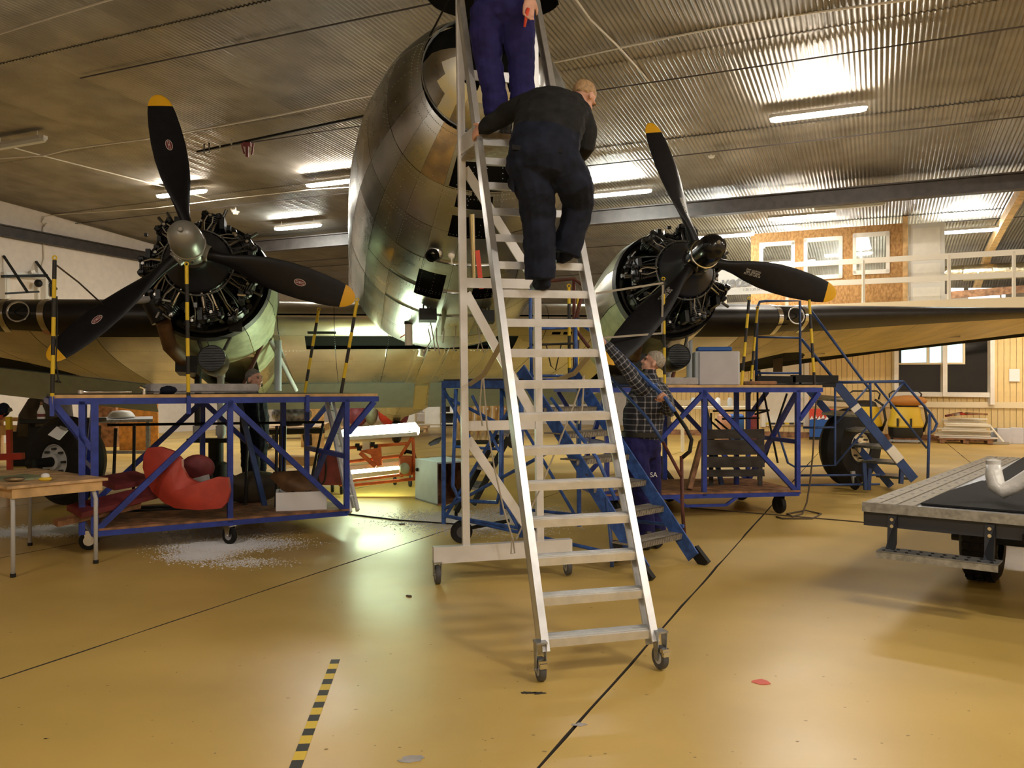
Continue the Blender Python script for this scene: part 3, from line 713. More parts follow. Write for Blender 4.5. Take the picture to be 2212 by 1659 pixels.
a = MA.inverted() @ P(1031, 541, 7.5); c = MA.inverted() @ P(1040, 624, 7.5)
MB().bar(a, c, .042, .012).build('warning_flag', 'red_tag', ac, local=True)
for (px, py, q) in ((985, 700, .3), (930, 690, .35), (925, 715, .3), (945, 712, .32), (1030, 700, .3), (1036, 720, .3), (955, 690, .25), (880, 712, .12), (888, 712, .12)):
    t, y = hit(px, min(py, 705)); p = fus(t, y, .02); rr = random.Random(px)
    MB().tube([p, p+Vc((rr.uniform(-.03, .03), 0, -q*.5)), p+Vc((rr.uniform(-.08, .08), 0, -q))], .007, 5).build('hanging_wire', 'red_paint' if py == 712 and px < 900 else 'rope', ac, local=True)
# ---------------------------------------------------------------- wing
def wsec(x):
    ax = abs(x)
    if ax <= 4.3: return 1.75, 4.40, -.20, .155
    k = (ax-4.3)/10.2; return 1.75+2.85*k, 4.40-2.95*k, -.20+.098*(ax-4.3), .155-.09*k
def wpt(x, s, off=0.0):           # s < 0 lower side, s > 0 upper side, |s| = chord fraction
    yl, c, z, t = wsec(x); q = abs(s); th = 5*t*(.2969*math.sqrt(q)-.126*q-.3516*q*q+.2843*q**3-.1015*q**4)
    cam_ = .02*4*q*(1-q)
    return Vc((x, yl+c*q-off*max(0, 1-q/.06), z + c*(cam_ + (th+off/c)*(1 if s > 0 else -.92)) - .03*c*q*(1 if abs(x) < 4.3 else max(0, 1-(abs(x)-4.3)/2))))
QS = [0, .004, .012, .025, .05, .08, .12, .18, .26, .36, .48, .6, .74, .88, 1.0]
wroot = MB()
for x0, x1 in ((-14.4, -4.3), (-4.3, 4.3), (4.3, 14.4)):
    wroot.loft([[wpt(x, s*.97+.012, -.05) for s in QS] + [wpt(x, -(s*.97+.012), -.05) for s in QS[::-1]] for x in (x0, (x0+x1)/2, x1)])
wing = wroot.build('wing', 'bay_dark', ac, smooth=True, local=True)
WH = [(-1.78, 1.05, .075, .185), (-1.74, -1.38, .048, .062), (-.72, -.55, .048, .062), (-.52, -.36, .048, .062), (1.5, 1.62, .05, .066), (1.66, 1.78, .05, .066)]
XB = [-13, -11, -9.4, -8, -6.9, -5.9, -5.1, -4.3, -3.55, -2.1, -1.4, -.7, -.15, .15, .7, 1.4, 2.1, 3.55, 4.3, 5.1, 5.9, 6.9, 8, 9.4, 11, 13, 14.4]
SB = [0, .07, .2, .34, .5, .68, .84, 1.0]
for x0, x1 in zip(XB, XB[1:]):
    for s0, s1 in zip(SB, SB[1:]):
        xl = sorted({x0, x1} | {e for h in WH for e in h[:2] if x0 < e < x1} | {x0+(x1-x0)*k/3 for k in range(4)})
        sl = sorted({s0, s1} | {e for h in WH for e in h[2:] if s0 < e < s1} | {s0+(s1-s0)*(k/4)**(2 if s0 == 0 else 1) for k in range(5)})
        vs = [wpt(min(max(x, x0+.004), x1-.004), -max(s, s0+.0006)) for s in sl for x in xl]; fs = []; w_ = len(xl)
        for a in range(len(sl)-1):
            for b in range(w_-1):
                xm = (xl[b]+xl[b+1])/2; sm = (sl[a]+sl[a+1])/2
                if any(h[0] < xm < h[1] and h[2] < sm < h[3] for h in WH): continue
                fs.append((a*w_+b, a*w_+b+1, (a+1)*w_+b+1, (a+1)*w_+b))
        if fs:
            mb = MB(); mb.add(vs, fs); mb.build('lower_skin', 'wing_skin' if -4.2 < (x0+x1)/2 < 4.2 else 'wing_floor_reflect', wing, smooth='full', local=True)
    sl = [1, .8, .6, .4, .25, .15, .08, .04, .015, .004, 0]
    mb = MB(); mb.add([wpt(x, s) for s in sl for x in (x0+.003, x1-.003)], [(2*k, 2*k+1, 2*k+3, 2*k+2) for k in range(len(sl)-1)]); mb.build('upper_skin', 'wing_skin', wing, smooth='full', local=True)
    if abs((x0+x1)/2) < 9:
        for s in SB[1:-1]:
            nn = int((x1-x0)/.045)
            for k in range(nn):
                x = x0+(x1-x0)*k/nn; rivet(wpt(x, -s, .003), (0, -.1, -1))
        for k in range(60): s = .05+.92*k/60; rivet(wpt(x0, -s, .003), (0, -.1, -1))
# de-icer boots and landing lights
for x0, x1 in ((-4.84, -3.35), (-9.5, -5.42), (3.35, 4.84), (5.42, 14.3)):
    xs_ = sorted({x0, x1} | {e for e in (-4.3, 4.3) if x0 < e < x1} | {x0+(x1-x0)*k/4 for k in range(5)}); n = len(xs_)-1
    sl = [.075, .055, .04, .025, .012, .004, 0, -.004, -.012, -.025, -.04, -.055, -.075]
    mb = MB(); mb.add([wpt(x, s, .014) for s in sl for x in xs_], [(i*(n+1)+j, i*(n+1)+j+1, (i+1)*(n+1)+j+1, (i+1)*(n+1)+j) for i in range(len(sl)-1) for j in range(n)])
    mb.build('deicer_boot', 'boot', wing, smooth='full', local=True)
for sg in (-1, 1):
    for xa, xb in ((4.84, 4.92), (5.34, 5.42)):
        sl = [.075, .055, .04, .025, .012, .004, 0, -.004, -.012, -.025, -.04, -.055, -.075]
        mb = MB(); mb.add([wpt(sg*x, s, .018) for s in sl for x in (xa, xb)], [(2*k, 2*k+1, 2*k+3, 2*k+2) for k in range(len(sl)-1)]); mb.build('light_band', 'chrome', wing, smooth='full', local=True)
    sl = [.06, .04, .025, .012, .004, 0, -.004, -.012, -.025, -.04, -.06]
    mb = MB(); mb.add([wpt(sg*x, s, .012) for s in sl for x in (4.92, 5.34)], [(2*k, 2*k+1, 2*k+3, 2*k+2) for k in range(len(sl)-1)]); mb.build('landing_light_glass', 'glass_dark', wing, smooth='full', local=True)
    c = wpt(sg*5.13, 0, .02); MB().lathe([(.115, -.01), (.13, .0), (.13, .015), (.115, .015)], c+Vc((0, -.02, 0)), (0, -1, 0), 28).build('landing_light_ring', 'chrome', wing, smooth=True, local=True)
# split flaps hanging open
for (x0, x1) in ((-7.4, -4.35), (-3.4, -.12), (.14, 3.4)):
    if x0 < -4: a0, a1 = wpt(x0, -.80), wpt(x1, -.80)
    else: a0, a1 = wpt(x0, -.80), wpt(x1, -.80)
    dn = Vc((0, .60, -.36)) if x0 < -4 else Vc((0, .60, -.34))
    MB().prism([a0+Vc((0, 0, -.02)), a1+Vc((0, 0, -.02)), a1+dn, a0+dn], (0, .012, .02)).build('flap', 'flap', wing, local=True)
p0 = wpt(0, -.84); MB().prism([p0+Vc((-.12, 0, -.05)), p0+Vc((.12, 0, -.05)), p0+Vc((.10, .6, -.36)), p0+Vc((-.10, .6, -.36))], (0, .01, .03)).build('flap_centre_strip', 'wing_floor_reflect', wing, local=True)
for x in (-.28, -.12, .12, .26): MB().prism([wpt(x-.015, -.2, .004), wpt(x+.015, -.2, .004), wpt(x+.015, -.5, .004), wpt(x+.015, -.82, .004), wpt(x-.015, -.82, .004), wpt(x-.015, -.5, .004)], (0, 0, -.012)).build('rib_strip', 'wing_skin', wing, local=True)
# paper tags taped to the trailing edge
for (px, py, w_, h_, dd, m) in ((325, 808, .22, .13, 13.0, 'cyl_grey'), (630, 815, .17, .16, 14.0, 'cyl_grey'), (8, 772, .2, .12, 12.5, 'cyl_grey'), (1681, 787, .17, .34, 15.2, 'cord_brown'), (1770, 758, .22, .12, 15.6, 'rope'), (2062, 722, .24, .12, 16.0, 'rope')):
    p = P(px, py, dd)
    MB().prism([p+Vc((-w_/2, 0, h_/2)), p+Vc((w_/2, 0, h_/2)), p+Vc((w_/2, .02, -h_/2)), p+Vc((-w_/2, .02, -h_/2))], (0, .01, 0)).build('edge_tag', m, wing)
# ---------------------------------------------------------------- engines, nacelles, propellers
def nac(y):
    N_ = [(1.02, .0, .70, .70), (1.3, 0, .745, .745), (1.9, -.04, .74, .77), (2.7, -.12, .70, .76), (3.6, -.20, .62, .66), (4.8, -.28, .45, .46), (6.0, -.30, .12, .15)]
    for a, b in zip(N_, N_[1:]):
        if y <= b[0]: t = (y-a[0])/(b[0]-a[0]); return [a[k]+(b[k]-a[k])*t for k in (1, 2, 3)]
    return N_[-1][1:]
def npt(cx, th, y, off=0): zc, hw, hh = nac(y); a = math.radians(th); return Vc((cx+(hw+off)*math.sin(a), y, zc-(hh+off)*math.cos(a)))
cyl_mesh = [None]
def engine(cx, side):
    rr = random.Random(9+side); O_ = Vc((cx, 0, 0))
    def lt(name, prof, m, n=28, par=None): return MB().lathe(prof, O_, (0, 1, 0), n).build(name, m, par, smooth=True, local=True)
    e = MB().lathe([(.10, .10), (.17, .13), (.20, .22), (.27, .30), (.33, .38), (.345, .40), (.345, .47), (.33, .48), (.33, 1.12), (.0, 1.14)], O_, (0, 1, 0), 32).build('engine', 'crank_blue', ac, smooth=True, local=True)
    for k in range(26):
        a = 2*PI*k/26; MB().lathe([(.0, -.03), (.012, -.03), (.012, .0)], O_+Vc((.30*math.cos(a), .345+.01, .30*math.sin(a))), (0, -1, 0), 6).build('crankcase_bolt', 'eng_grey', e, local=True)
    if cyl_mesh[0] is None:
        prof = [(.085, .30)]; r0 = .33
        for k in range(9): prof += [(.078, r0+.018*k), (.098, r0+.018*k+.004), (.098, r0+.018*k+.009), (.078, r0+.018*k+.013)]
        for k in range(5): prof += [(.095, .50+.022*k), (.122, .50+.022*k+.004), (.122, .50+.022*k+.011), (.095, .50+.022*k+.016)]
        prof += [(.09, .615), (.0, .635)]
        mb = MB(); mb.lathe(prof, (0, 0, 0), (0, 0, 1), 12)
        for sx in (-1, 1):
            mb.box((sx*.075, -.045, .60), (.07, .10, .085), bev=.02); mb.tube([(sx*.075, -.02, .60), (sx*.09, .12, .55)], .03, 6)
        me_o = mb.build('cylinder', 'cyl_black', e, smooth=True, local=True); cyl_mesh[0] = me_o.data; bpy.data.objects.remove(me_o)
    for row in (0, 1):
        for k in range(7):
            a = 2*PI*(k+.5*row)/7 + .2
            o = bpy.data.objects.new('cylinder', cyl_mesh[0]); COL.objects.link(o); o.parent = e
            o.matrix_local = Mx.Translation(O_+Vc((0, .60+.33*row, 0))) @ Mx.Rotation(a, 4, 'Y')
            er = Vc((math.sin(a), 0, math.cos(a))); et = Vc((math.cos(a), 0, -math.sin(a)))
            for s in (-1, 1):
                c0 = O_+er*.33+et*s*.045+Vc((0, .46, 0)); c1 = O_+er*.585+et*s*.075+Vc((0, .55+.33*row, 0))
                MB().tube([c0, c0.lerp(c1, .5)-Vc((0, .01, 0)), c1], .0135, 6).build('pushrod', 'eng_chrome' if rr.random() < .3 else 'eng_grey', e, smooth=True, local=True)
                c0 = O_+er*.37+et*s*.012+Vc((0, .42, 0)); c1 = O_+er*.56+et*s*.03+Vc((0, .47+.33*row, 0))
                MB().tube([c0, c0.lerp(c1, .6)+et*s*.02, c1], .007, 5).build('ignition_lead', 'eng_grey' if rr.random() < .6 else 'rope', e, local=True)
            MB().lathe([(.0, -.05), (.018, -.05), (.018, .01), (.026, .01), (.026, .03)], O_+er*.57+Vc((0, .50+.33*row, 0)), (0, 1, 0), 8).build('spark_plug', 'eng_chrome', e, local=True)
            a2 = a+2*PI/28; er = Vc((math.sin(a2), 0, math.cos(a2)))
            MB().tube([O_+er*.34+Vc((0, 1.05, 0)), O_+er*.5+Vc((0, 1.02, 0)), O_+er*.62+Vc((0, .85, 0))], .035, 8).build('intake_pipe', 'eng_black', e, smooth=True, local=True)
            if row == 0:
                MB().box(O_+er*.55+Vc((0, .62, 0)), (.05, .18, .14)).build('baffle', 'eng_black', e, local=True)
    ring = [O_+Vc((.375*math.cos(a), .44, .375*math.sin(a))) for a in [2*PI*k/36 for k in range(37)]]
    MB().tube(ring, .014, 6, caps=False).build('ignition_ring', 'eng_grey', e, smooth='full', local=True)
    ring = [O_+Vc((.60*math.cos(a), 1.12, .60*math.sin(a))) for a in [2*PI*k/36 for k in range(37)]]
    MB().tube(ring, .065, 10, caps=False).build('exhaust_ring', 'eng_black', e, smooth='full', local=True)
    for k in range(34):                       # shiny fittings, clamps and lines around the rim
        a = rr.uniform(0, 6.28); q = rr.uniform(.46, .66); y = rr.uniform(.40, .9); er = Vc((math.sin(a), 0, math.cos(a))); c = O_+er*q+Vc((0, y, 0))
        if k % 2: MB().tube([c, c+Vc((rr.uniform(-.09, .09), rr.uniform(-.05, .05), rr.uniform(-.09, .09)))], rr.uniform(.008, .016), 6).build('fitting', rr.choice(['eng_chrome', 'eng_grey', 'cyl_grey']), e, local=True)
        else: MB().box(c, (rr.uniform(.02, .05), .04, rr.uniform(.02, .06))).build('clamp', rr.choice(['eng_chrome', 'eng_grey', 'eng_black']), e, local=True)
    for k in range(5):
        a = rr.choice([-2.4, -1.6, 1.0, 2.0, .3, -.7])+rr.uniform(-.2, .2); er = Vc((math.sin(a), 0, math.cos(a))); c = O_+er*.63+Vc((0, .6, 0))
        MB().tube([c, c+er*.10], .018, 8).build('primer_valve', 'eng_grey', e, local=True)
    # engine mount and firewall
    for k in range(8):
        a = 2*PI*k/8+.3; MB().tube([O_+Vc((.5*math.cos(a), 1.1, .5*math.sin(a))), O_+Vc((.62*math.cos(a+.2), 1.62, .62*math.sin(a+.2)))], .022, 6).build('mount_tube', 'primer_greenlit', e, local=True)
    n = MB(); n.lathe([(.0, 1.62), (.70, 1.62)], O_, (0, 1, 0), 32); nc = n.build('nacelle', 'eng_black', ac, local=True)
    TN = list(range(-180, 181, 36)); YN = [1.02, 1.12, 1.9, 2.8, 3.8, 6.0]
    for i in range(len(TN)-1):
        for j in range(len(YN)-1):
            tc = (TN[i]+TN[i+1])/2
            if j in (2, 3) and abs(tc) < 20: continue
            if side < 0 and j in (0, 1) and -130 < tc < -20 and j == 1: pass
            nt_ = 6; vs = [npt(cx, TN[i]+.3+(36-.6)*a/nt_, YN[j]+.003+(YN[j+1]-YN[j]-.006)*b/4) for b in range(5) for a in range(nt_+1)]
            fs = [(b*(nt_+1)+a, b*(nt_+1)+a+1, (b+1)*(nt_+1)+a+1, (b+1)*(nt_+1)+a) for b in range(4) for a in range(nt_)]
            mb = MB(); mb.add(vs, fs); mb.build('nacelle_panel', 'rubber_grey' if j == 0 else ('primer_greenlit' if rr.random() < .55 else 'wing_skin'), nc, smooth='full', local=True)  # green panels carry the greenish light on bare metal in their colour
    MB().lathe([(.66, 1.04), (.70, 1.02), (.70, 1.10), (.66, 1.4)], O_, (0, 1, 0), 40).build('nacelle_lip', 'eng_black', nc, smooth=True, local=True)
    # oil cooler below the engine
    c = O_+Vc((.07, 1.0, -.94))
    MB().lathe([(.15, .0), (.157, .02), (.16, .25), (.13, .42), (.0, .44)], c, (0, 1, 0), 24).build('oil_cooler', 'eng_grey', nc, smooth=True, local=True)
    MB().lathe([(.147, .015), (.0, .02)], c, (0, 1, 0), 24).build('cooler_grille', 'eng_black', nc, local=True)
    for k in range(9):
        z = -.12+.03*k; w_ = math.sqrt(.145**2-z*z); MB().bar(c+Vc((-w_, .008, z)), c+Vc((w_, .008, z)), .008).build('grille_bar', 'eng_black', nc, local=True)
    for s in (-1, 1): MB().tube([c+Vc((s*.12, .1, .12)), c+Vc((s*.2, .15, .32))], .02, 6).build('cooler_strut', 'eng_grey', nc, local=True)
    MB().tube([O_+Vc((-.45, .95, -.52)), O_+Vc((-.42, 1.2, -.75)), O_+Vc((-.25, 1.9, -.92))], .085, 10).build('exhaust_pipe', 'cover_brown', nc, smooth=True, local=True)
    MB().prism([O_+Vc((-.42, 1.5, -.78)), O_+Vc((-.15, 1.5, -.80)), O_+Vc((-.18, 1.52, -1.0)), O_+Vc((-.42, 1.52, -.98))], (0, .25, 0)).build('outlet_flap', 'eng_black', nc, local=True)
    if side < 0:
        MB().tube([O_+Vc((-.58, .85, -.30)), O_+Vc((-.70, .78, -.33))], .04, 10).build('air_inlet', 'cyl_grey', nc, smooth=True, local=True)
        MB().tube([O_+Vc((-.55, .95, -.28)), O_+Vc((-.45, 1.0, -.5))], .14, 12).build('collector_bulge', 'eng_black', nc, smooth=True, local=True)
        MB().box(O_+Vc((.33, 1.0, -.52)), (.14, .03, .22)).build('bracket_plate', 'iron', nc, local=True)
    return e
engine(-2.82, -1); engine(2.82, 1)
def propeller(cx, phase, dome, logo):
    O_ = Vc((cx, 0, 0))
    h = MB(); h.lathe([(.12, .16), (.15, .10), (.165, .05), (.165, -.06), (.15, -.10)], O_, (0, 1, 0), 28)
    hub = h.build('propeller', dome if dome == 'dome_grey' else 'eng_black', ac, smooth=True, local=True)
    MB().lathe([(.15, .08), (.175, .10), (.175, .125), (.168, .13), (.165, .30), (.155, .38), (.125, .45), (.075, .49), (.03, .505), (.0, .507)], O_, (0, -1, 0), 32).build('dome', dome, hub, smooth=True, local=True)
    MB().lathe([(.168, .13), (.178, .135), (.178, .15), (.168, .155)], O_, (0, -1, 0), 32).build('dome_band', 'chrome' if dome == 'dome_black' else 'dome_grey', hub, smooth=True, local=True)
    MB().lathe([(.0, .53), (.02, .53), (.028, .51), (.028, .49)], O_, (0, -1, 0), 12).build('dome_plug', 'eng_chrome', hub, smooth=True, local=True)
    for k in range(9):
        a = 2*PI*k/9; MB().lathe([(.0, .1), (.015, .1), (.015, .04)], O_+Vc((.17*math.cos(a), 0, .17*math.sin(a))), (0, -1, 0), 6).build('hub_bolt', 'eng_chrome', hub, local=True)
    CH = [(.10, .12, .12, 70), (.22, .125, .12, 65), (.34, .135, .105, 56), (.46, .18, .085, 46), (.60, .25, .065, 38), (.78, .315, .048, 30), (.98, .35, .036, 25), (1.18, .352, .028, 21), (1.38, .325, .022, 18.5), (1.54, .285, .017, 17), (1.62, .25, .015, 16.5), (1.68, .205, .012, 16), (1.725, .14, .009, 16), (1.748, .07, .006, 16), (1.753, .01, .003, 16)]
    for k in range(3):
        t = phase+k*2*PI/3; er = Vc((math.sin(t), 0, math.cos(t))); et = Vc((math.cos(t), 0, -math.sin(t)))
        rings = []; nrm = {}
        for (r, ch, th, be) in CH:
            b = math.radians(be); c = et*math.cos(b)+Vc((0, 1, 0))*math.sin(b); n = er.cross(c)
            if n.y > 0: n = -n
            nrm[r] = (c, n, th); ring = []
            for q in range(14):
                a = 2*PI*q/14; ring.append(O_+er*r+c*(ch/2*math.cos(a))+n*(th/2*math.sin(a)*(1.15 if math.sin(a) > 0 else .85)))
            rings.append(ring)
        mb = MB(); mb.loft(rings[:11], mi=0, caps=True); mb.loft(rings[10:], mi=1, caps=True)
        mb.build('blade', ['blade', 'tip_yellow'], hub, smooth=50, local=True)
        MB().lathe([(.075, .10), (.085, .11), (.085, .19), (.075, .2)], O_, er, 18).build('blade_clamp', dome if dome == 'dome_grey' else 'eng_black', hub, smooth=True, local=True)
        if logo:
            c, n, th = nrm[1.18]; b0 = O_+er*1.16+n*(th/2*1.17+.001)
            for (sa, sb, m, oo) in ((.036, .062, 'logo_white', 0), (.030, .055, 'logo_red', .0012)):
                mb = MB(); mb.prism([b0+n*oo+c*sa*math.cos(2*PI*i/24)+er*sb*math.sin(2*PI*i/24) for i in range(24)], n*.0012); mb.build('maker_oval', m, hub, local=True)
            for s in (-1, 1): MB().bar(b0+n*.003+c*s*.008-er*.045, b0+n*.003+c*s*.008+er*.045, .005, .001, up=n).build('oval_bar', 'logo_white', hub, local=True)
            MB().bar(b0+n*.003-c*.006, b0+n*.003+c*.006, .012, .001, up=n).build('oval_bar', 'logo_white', hub, local=True)
        else:
            c, n, th = nrm[.6]; b0 = O_+er*.66+n*(th/2*1.12+.004)
            xr = er; yr = n.cross(er)
            if k == 1: pass
            for li, s in enumerate(('PMT: DUTTIG', 'SER: 2MF3934', 'FLT: ON LIFE 26')):
                M = Mx((( *xr, 0), (*yr, 0), (*n, 0), (0, 0, 0, 1))).transposed(); M.translation = b0+yr*(.026-.026*li)
                text(s, .030, 'blade_print', 'print_white', MA @ M, hub, depth=.0006)
propeller(-2.82, math.radians(-12.1), 'dome_grey', True)
propeller(2.82, math.radians(-15.7), 'dome_black', False)
# landing gear legs standing on jacks
def wb(a, b, r, m, name, par, n=10): return MB().tube([a, b], r, n).build(name, m, par, smooth=True)
for sg in (-1, 1):
    top = MA @ Vc((sg*2.82, 1.75, -.62)); g = MB().box(top, (.5, .12, .12)).build('landing_gear', 'iron', ac)
    for dx in (-.22, .06 if sg < 0 else .22):
        t0 = top+Vc((dx, 0, 0)); wb(t0, t0-Vc((0, 0, .38)), .052, 'iron' if dx < 0 else 'cyl_grey', 'upper_strut', g); wb(t0-Vc((0, 0, .36)), Vc((t0.x, t0.y, .86)), .042, 'cyl_grey' if dx > 0 else 'iron', 'oleo_leg', g)
        wb(Vc((t0.x, t0.y, .90)), Vc((t0.x, t0.y, 1.02)), .06, 'cyl_grey', 'oleo_collar', g)
    wb(top+Vc((.5, .3, .1)), top+Vc((.25, .1, -.6)), .025, 'rust_pipe', 'drag_brace', g); wb(top+Vc((.55, .4, .1)), top+Vc((.75, .9, -.55)), .03, 'cyl_grey', 'side_brace', g)
    wb(top+Vc((.62, .5, .1)), top+Vc((.62, .5, -.55)), .045, 'grey_box', 'retract_jack', g)
# tail: fin, tailplane, tail wheel
def plate(name, pts, th, m):
    mb = MB(); mb.prism(pts, th); return mb.build(name, m, ac, local=True)
plate('fin', [(-.05, 12.2, 1.4), (-.05, 14.8, 3.6), (-.05, 15.9, 3.7), (-.05, 16.9, 2.4), (-.05, 16.7, .9)], (.1, 0, 0), 'skin_alu')
for sg in (-1, 1): plate('tailplane', [(sg*.3, 13.6, 1.05), (sg*3.9, 14.9, 1.05), (sg*3.9, 15.6, 1.05), (sg*.3, 16.2, 1.05)], (0, 0, .12), 'skin_alu')
tw = MA @ Vc((0, 13.4, .15)); tw0 = Vc((tw.x, tw.y+.1, .30))
MB().loft([[tw+Vc((dx*1.6, dy*1.6, .15)) for dx, dy in ((-.12, -.3), (.12, -.3), (.12, .3), (-.12, .3))], [tw0+Vc((dx, dy, .28)) for dx, dy in ((-.1, -.12), (.1, -.12), (.1, .12), (-.1, .12))]]).build('tail_strut', 'wing_skin', ac)
tl = MB().lathe([(.12, -.1), (.26, -.1), (.30, -.05), (.30, .05), (.26, .1), (.12, .1)], tw0, (1, 0, 0), 24).build('tail_wheel', 'rubber', ac, smooth=True)
# rivets, too small to pick apart
mb = MB()
for p, n in RIV:
    n = n.normalized(); x = n.cross(Vc((0, 1, .01))).normalized(); y = n.cross(x); r = .0052
    mb.add([p+x*r, p+y*r, p-x*r, p-y*r, p+n*.004], [(0, 1, 4), (1, 2, 4), (2, 3, 4), (3, 0, 4)])
o = mb.build('rivet_field', 'skin_alu_b', fus_in, local=True); tag(o, kind='stuff')
# ================================================================ tall aluminium ladder
ML = frame((.459, 4.34, 0), math.radians(14)) @ Mx.Rotation(math.radians(-.7), 4, 'Y')
ld = thing('platform_ladder', 'tall aluminium rolling platform ladder standing in front of the nose', 'ladder', ML)
RB, RT_ = Vc((0, .0, .13)), Vc((0, 2.16, 4.56)); RD = (RT_-RB).normalized(); HW = .315
def rail_at(z, x=0): return RB.lerp(RT_, (z-RB.z)/(RT_.z-RB.z)) + Vc((x, 0, 0))
for s in (-1, 1):
    nrm = Vc((0, -RD.z, RD.y))
    m = MB()
    m.bar(rail_at(.13, s*HW), rail_at(4.56, s*HW), .012, .10, up=nrm)
    for q in (-1, 1): m.bar(rail_at(.13, s*(HW-.014))+nrm*q*.044, rail_at(4.56, s*(HW-.014))+nrm*q*.044, .04, .014, up=nrm)
    m.build('side_rail', 'alu', ld, local=True)
    x = s*.295
    MB().bar((x, 2.16, .22), (x, 2.16, 4.52), .055, .05).build('rear_post', 'alu_white', ld, local=True)
    MB().box((x, 2.16, 4.53), (.06, .055, .03)).build('post_cap', 'rubber', ld, local=True)
for k in range(17):
    z = .20+.19*k; c = rail_at(z)
    if k < 16:
        m = MB(); m.box((0, c.y+.01, z), (HW*2-.03, .095, .012)); m.box((0, c.y-.040, z-.020), (HW*2-.03, .010, .042)); m.box((0, c.y+.055, z-.012), (HW*2-.03, .006, .024))
        for q in range(4): m.box((0, c.y-.02+.02*q, z+.008), (HW*2-.03, .006, .005))
        m.build('tread', 'alu', ld, local=True)
ZP = .20+.19*16; c = rail_at(ZP)
m = MB(); m.box((0, (c.y-.04+2.13)/2, ZP-.005), (HW*2-.03, 2.13-c.y+.04, .02)); m.box((0, c.y-.045, ZP-.035), (HW*2-.03, .012, .09)); m.build('platform', 'tread_plate', ld, local=True)
MB().bar((-.29, c.y-.05, ZP-.055), (.29, c.y-.05, ZP-.055), .02, .05).build('platform_edge', 'alu', ld, local=True)
for s in (-1, 1): MB().bar((s*.3, c.y-.02, ZP+.02), (s*.3, 2.13, ZP+.10), .012, .13).build('toe_board', 'alu_white', ld, local=True)
for z in (1.20, 2.30, 3.42, 3.9): MB().bar((-.29, 2.16, z), (.29, 2.16, z), .022, .075, up=(0, 0, 1)).build('rear_crossbar', 'alu_white', ld, local=True)
MB().bar((-.27, 2.165, 1.10), (.27, 2.165, .28), .02, .07).build('rear_brace', 'alu_white', ld, local=True)
MB().bar((-.27, 2.165, 2.22), (.27, 2.165, 1.24), .02, .07).build('rear_brace', 'alu_white', ld, local=True)
MB().bar((-.27, 2.165, 3.18), (.27, 2.165, 2.34), .02, .07).build('rear_brace', 'alu_white', ld, local=True)
MB().box((0, 2.16, .225), (1.10, .07, .125)).build('base_beam', 'alu_white', ld, local=True)
def caster(par, x, y, ztop, r, m='rubber_grey', ang=0.0, w=.03, brake=False, local=True, rim='cyl_grey', body='galv'):
    R = Mx.Translation(Vc((x, y, 0))) @ Mx.Rotation(ang, 4, 'Z')
    mb = MB(); mb.lathe([(r*.55, -w/2), (r*.95, -w/2), (r, -w*.3), (r, w*.3), (r*.95, w/2), (r*.55, w/2)], (0, 0, r), (1, 0, 0), 22, M=R); t_ = mb.build('caster_tyre', m, par, smooth=True, local=local)
    mb = MB(); mb.lathe([(.0, -w*.48), (r*.6, -w*.48), (r*.6, w*.48), (.0, w*.48)], (0, 0, r), (1, 0, 0), 18, M=R); mb.build('caster_rim', rim, par, smooth=True, local=local)
    mb = MB()
    for s in (-1, 1): mb.prism([(s*(w*.75), -r*.25, r*.8), (s*(w*.75), r*.25, r*.8), (s*(w*.75), r*.5, ztop), (s*(w*.75), -r*.5, ztop)], (s*.004, 0, 0), M=R)
    mb.box((0, 0, ztop), (w*1.9, r*1.1, .01), M=R); mb.tube([(-w, 0, r), (w, 0, r)], .008, 8, M=R)
    mb.build('caster_fork', body, par, local=local)
    if brake:
        mb = MB(); mb.box((0, -r*.7, r*1.75), (w*1.3, r*.5, .02), M=R); mb.box((0, -r*.9, r*1.5), (w*1.2, .02, r*.4), M=R); mb.build('caster_brake', 'chrome', par, local=local)
for s in (-1, 1):
    caster(ld, s*.33, -.03, .20, .062, brake=True, ang=.15 if s > 0 else 0, w=.032); caster(ld, s*.52, 2.16, .17, .075, w=.034)
# rope and straps lashed to the ladder
strap = thing('lashing_rope', 'thin grey rope hanging in loops down the back of the tall ladder', 'rope', P(1040, 1000, 6.2))
for pts in (((1043, 800), (1036, 880), (1042, 920)), ((1043, 800), (1052, 920), (1068, 1010), (1088, 1100), (1108, 1165)), ((1262, 810), (1238, 880), (1206, 960), (1165, 1060), (1115, 1165)), ((1262, 810), (1258, 880), (1250, 915))):
    MB().tube([P(x, y, 6.25) for (x, y) in pts], .007, 6).build('rope_run', 'rope', strap)
MB().tube([P(1108, 1160, 6.28), P(1112, 1195, 6.28), P(1104, 1196, 6.26), P(1106, 1160, 6.26)], .007, 6).build('rope_knot', 'rope', strap)
webs = thing('webbing_strap', 'grey webbing strap tied slantwise between ladder rails and rear posts', 'strap', P(1110, 760, 6))
for (a, b, d0, d1) in (((1012, 832), (1083, 742), 6.4, 5.4), ((1165, 835), (1300, 735), 6.5, 5.4)):
    mid = P((a[0]+b[0])/2+(8 if a[0] > 1100 else -2), (a[1]+b[1])/2+22, (d0+d1)/2); A_, B_ = P(*a, d0), P(*b, d1)
    for p, q in ((A_, mid), (mid, B_)): MB().bar(p, q, .035, .004, up=(0, 1, .2)).build('strap_run', 'rope', webs)
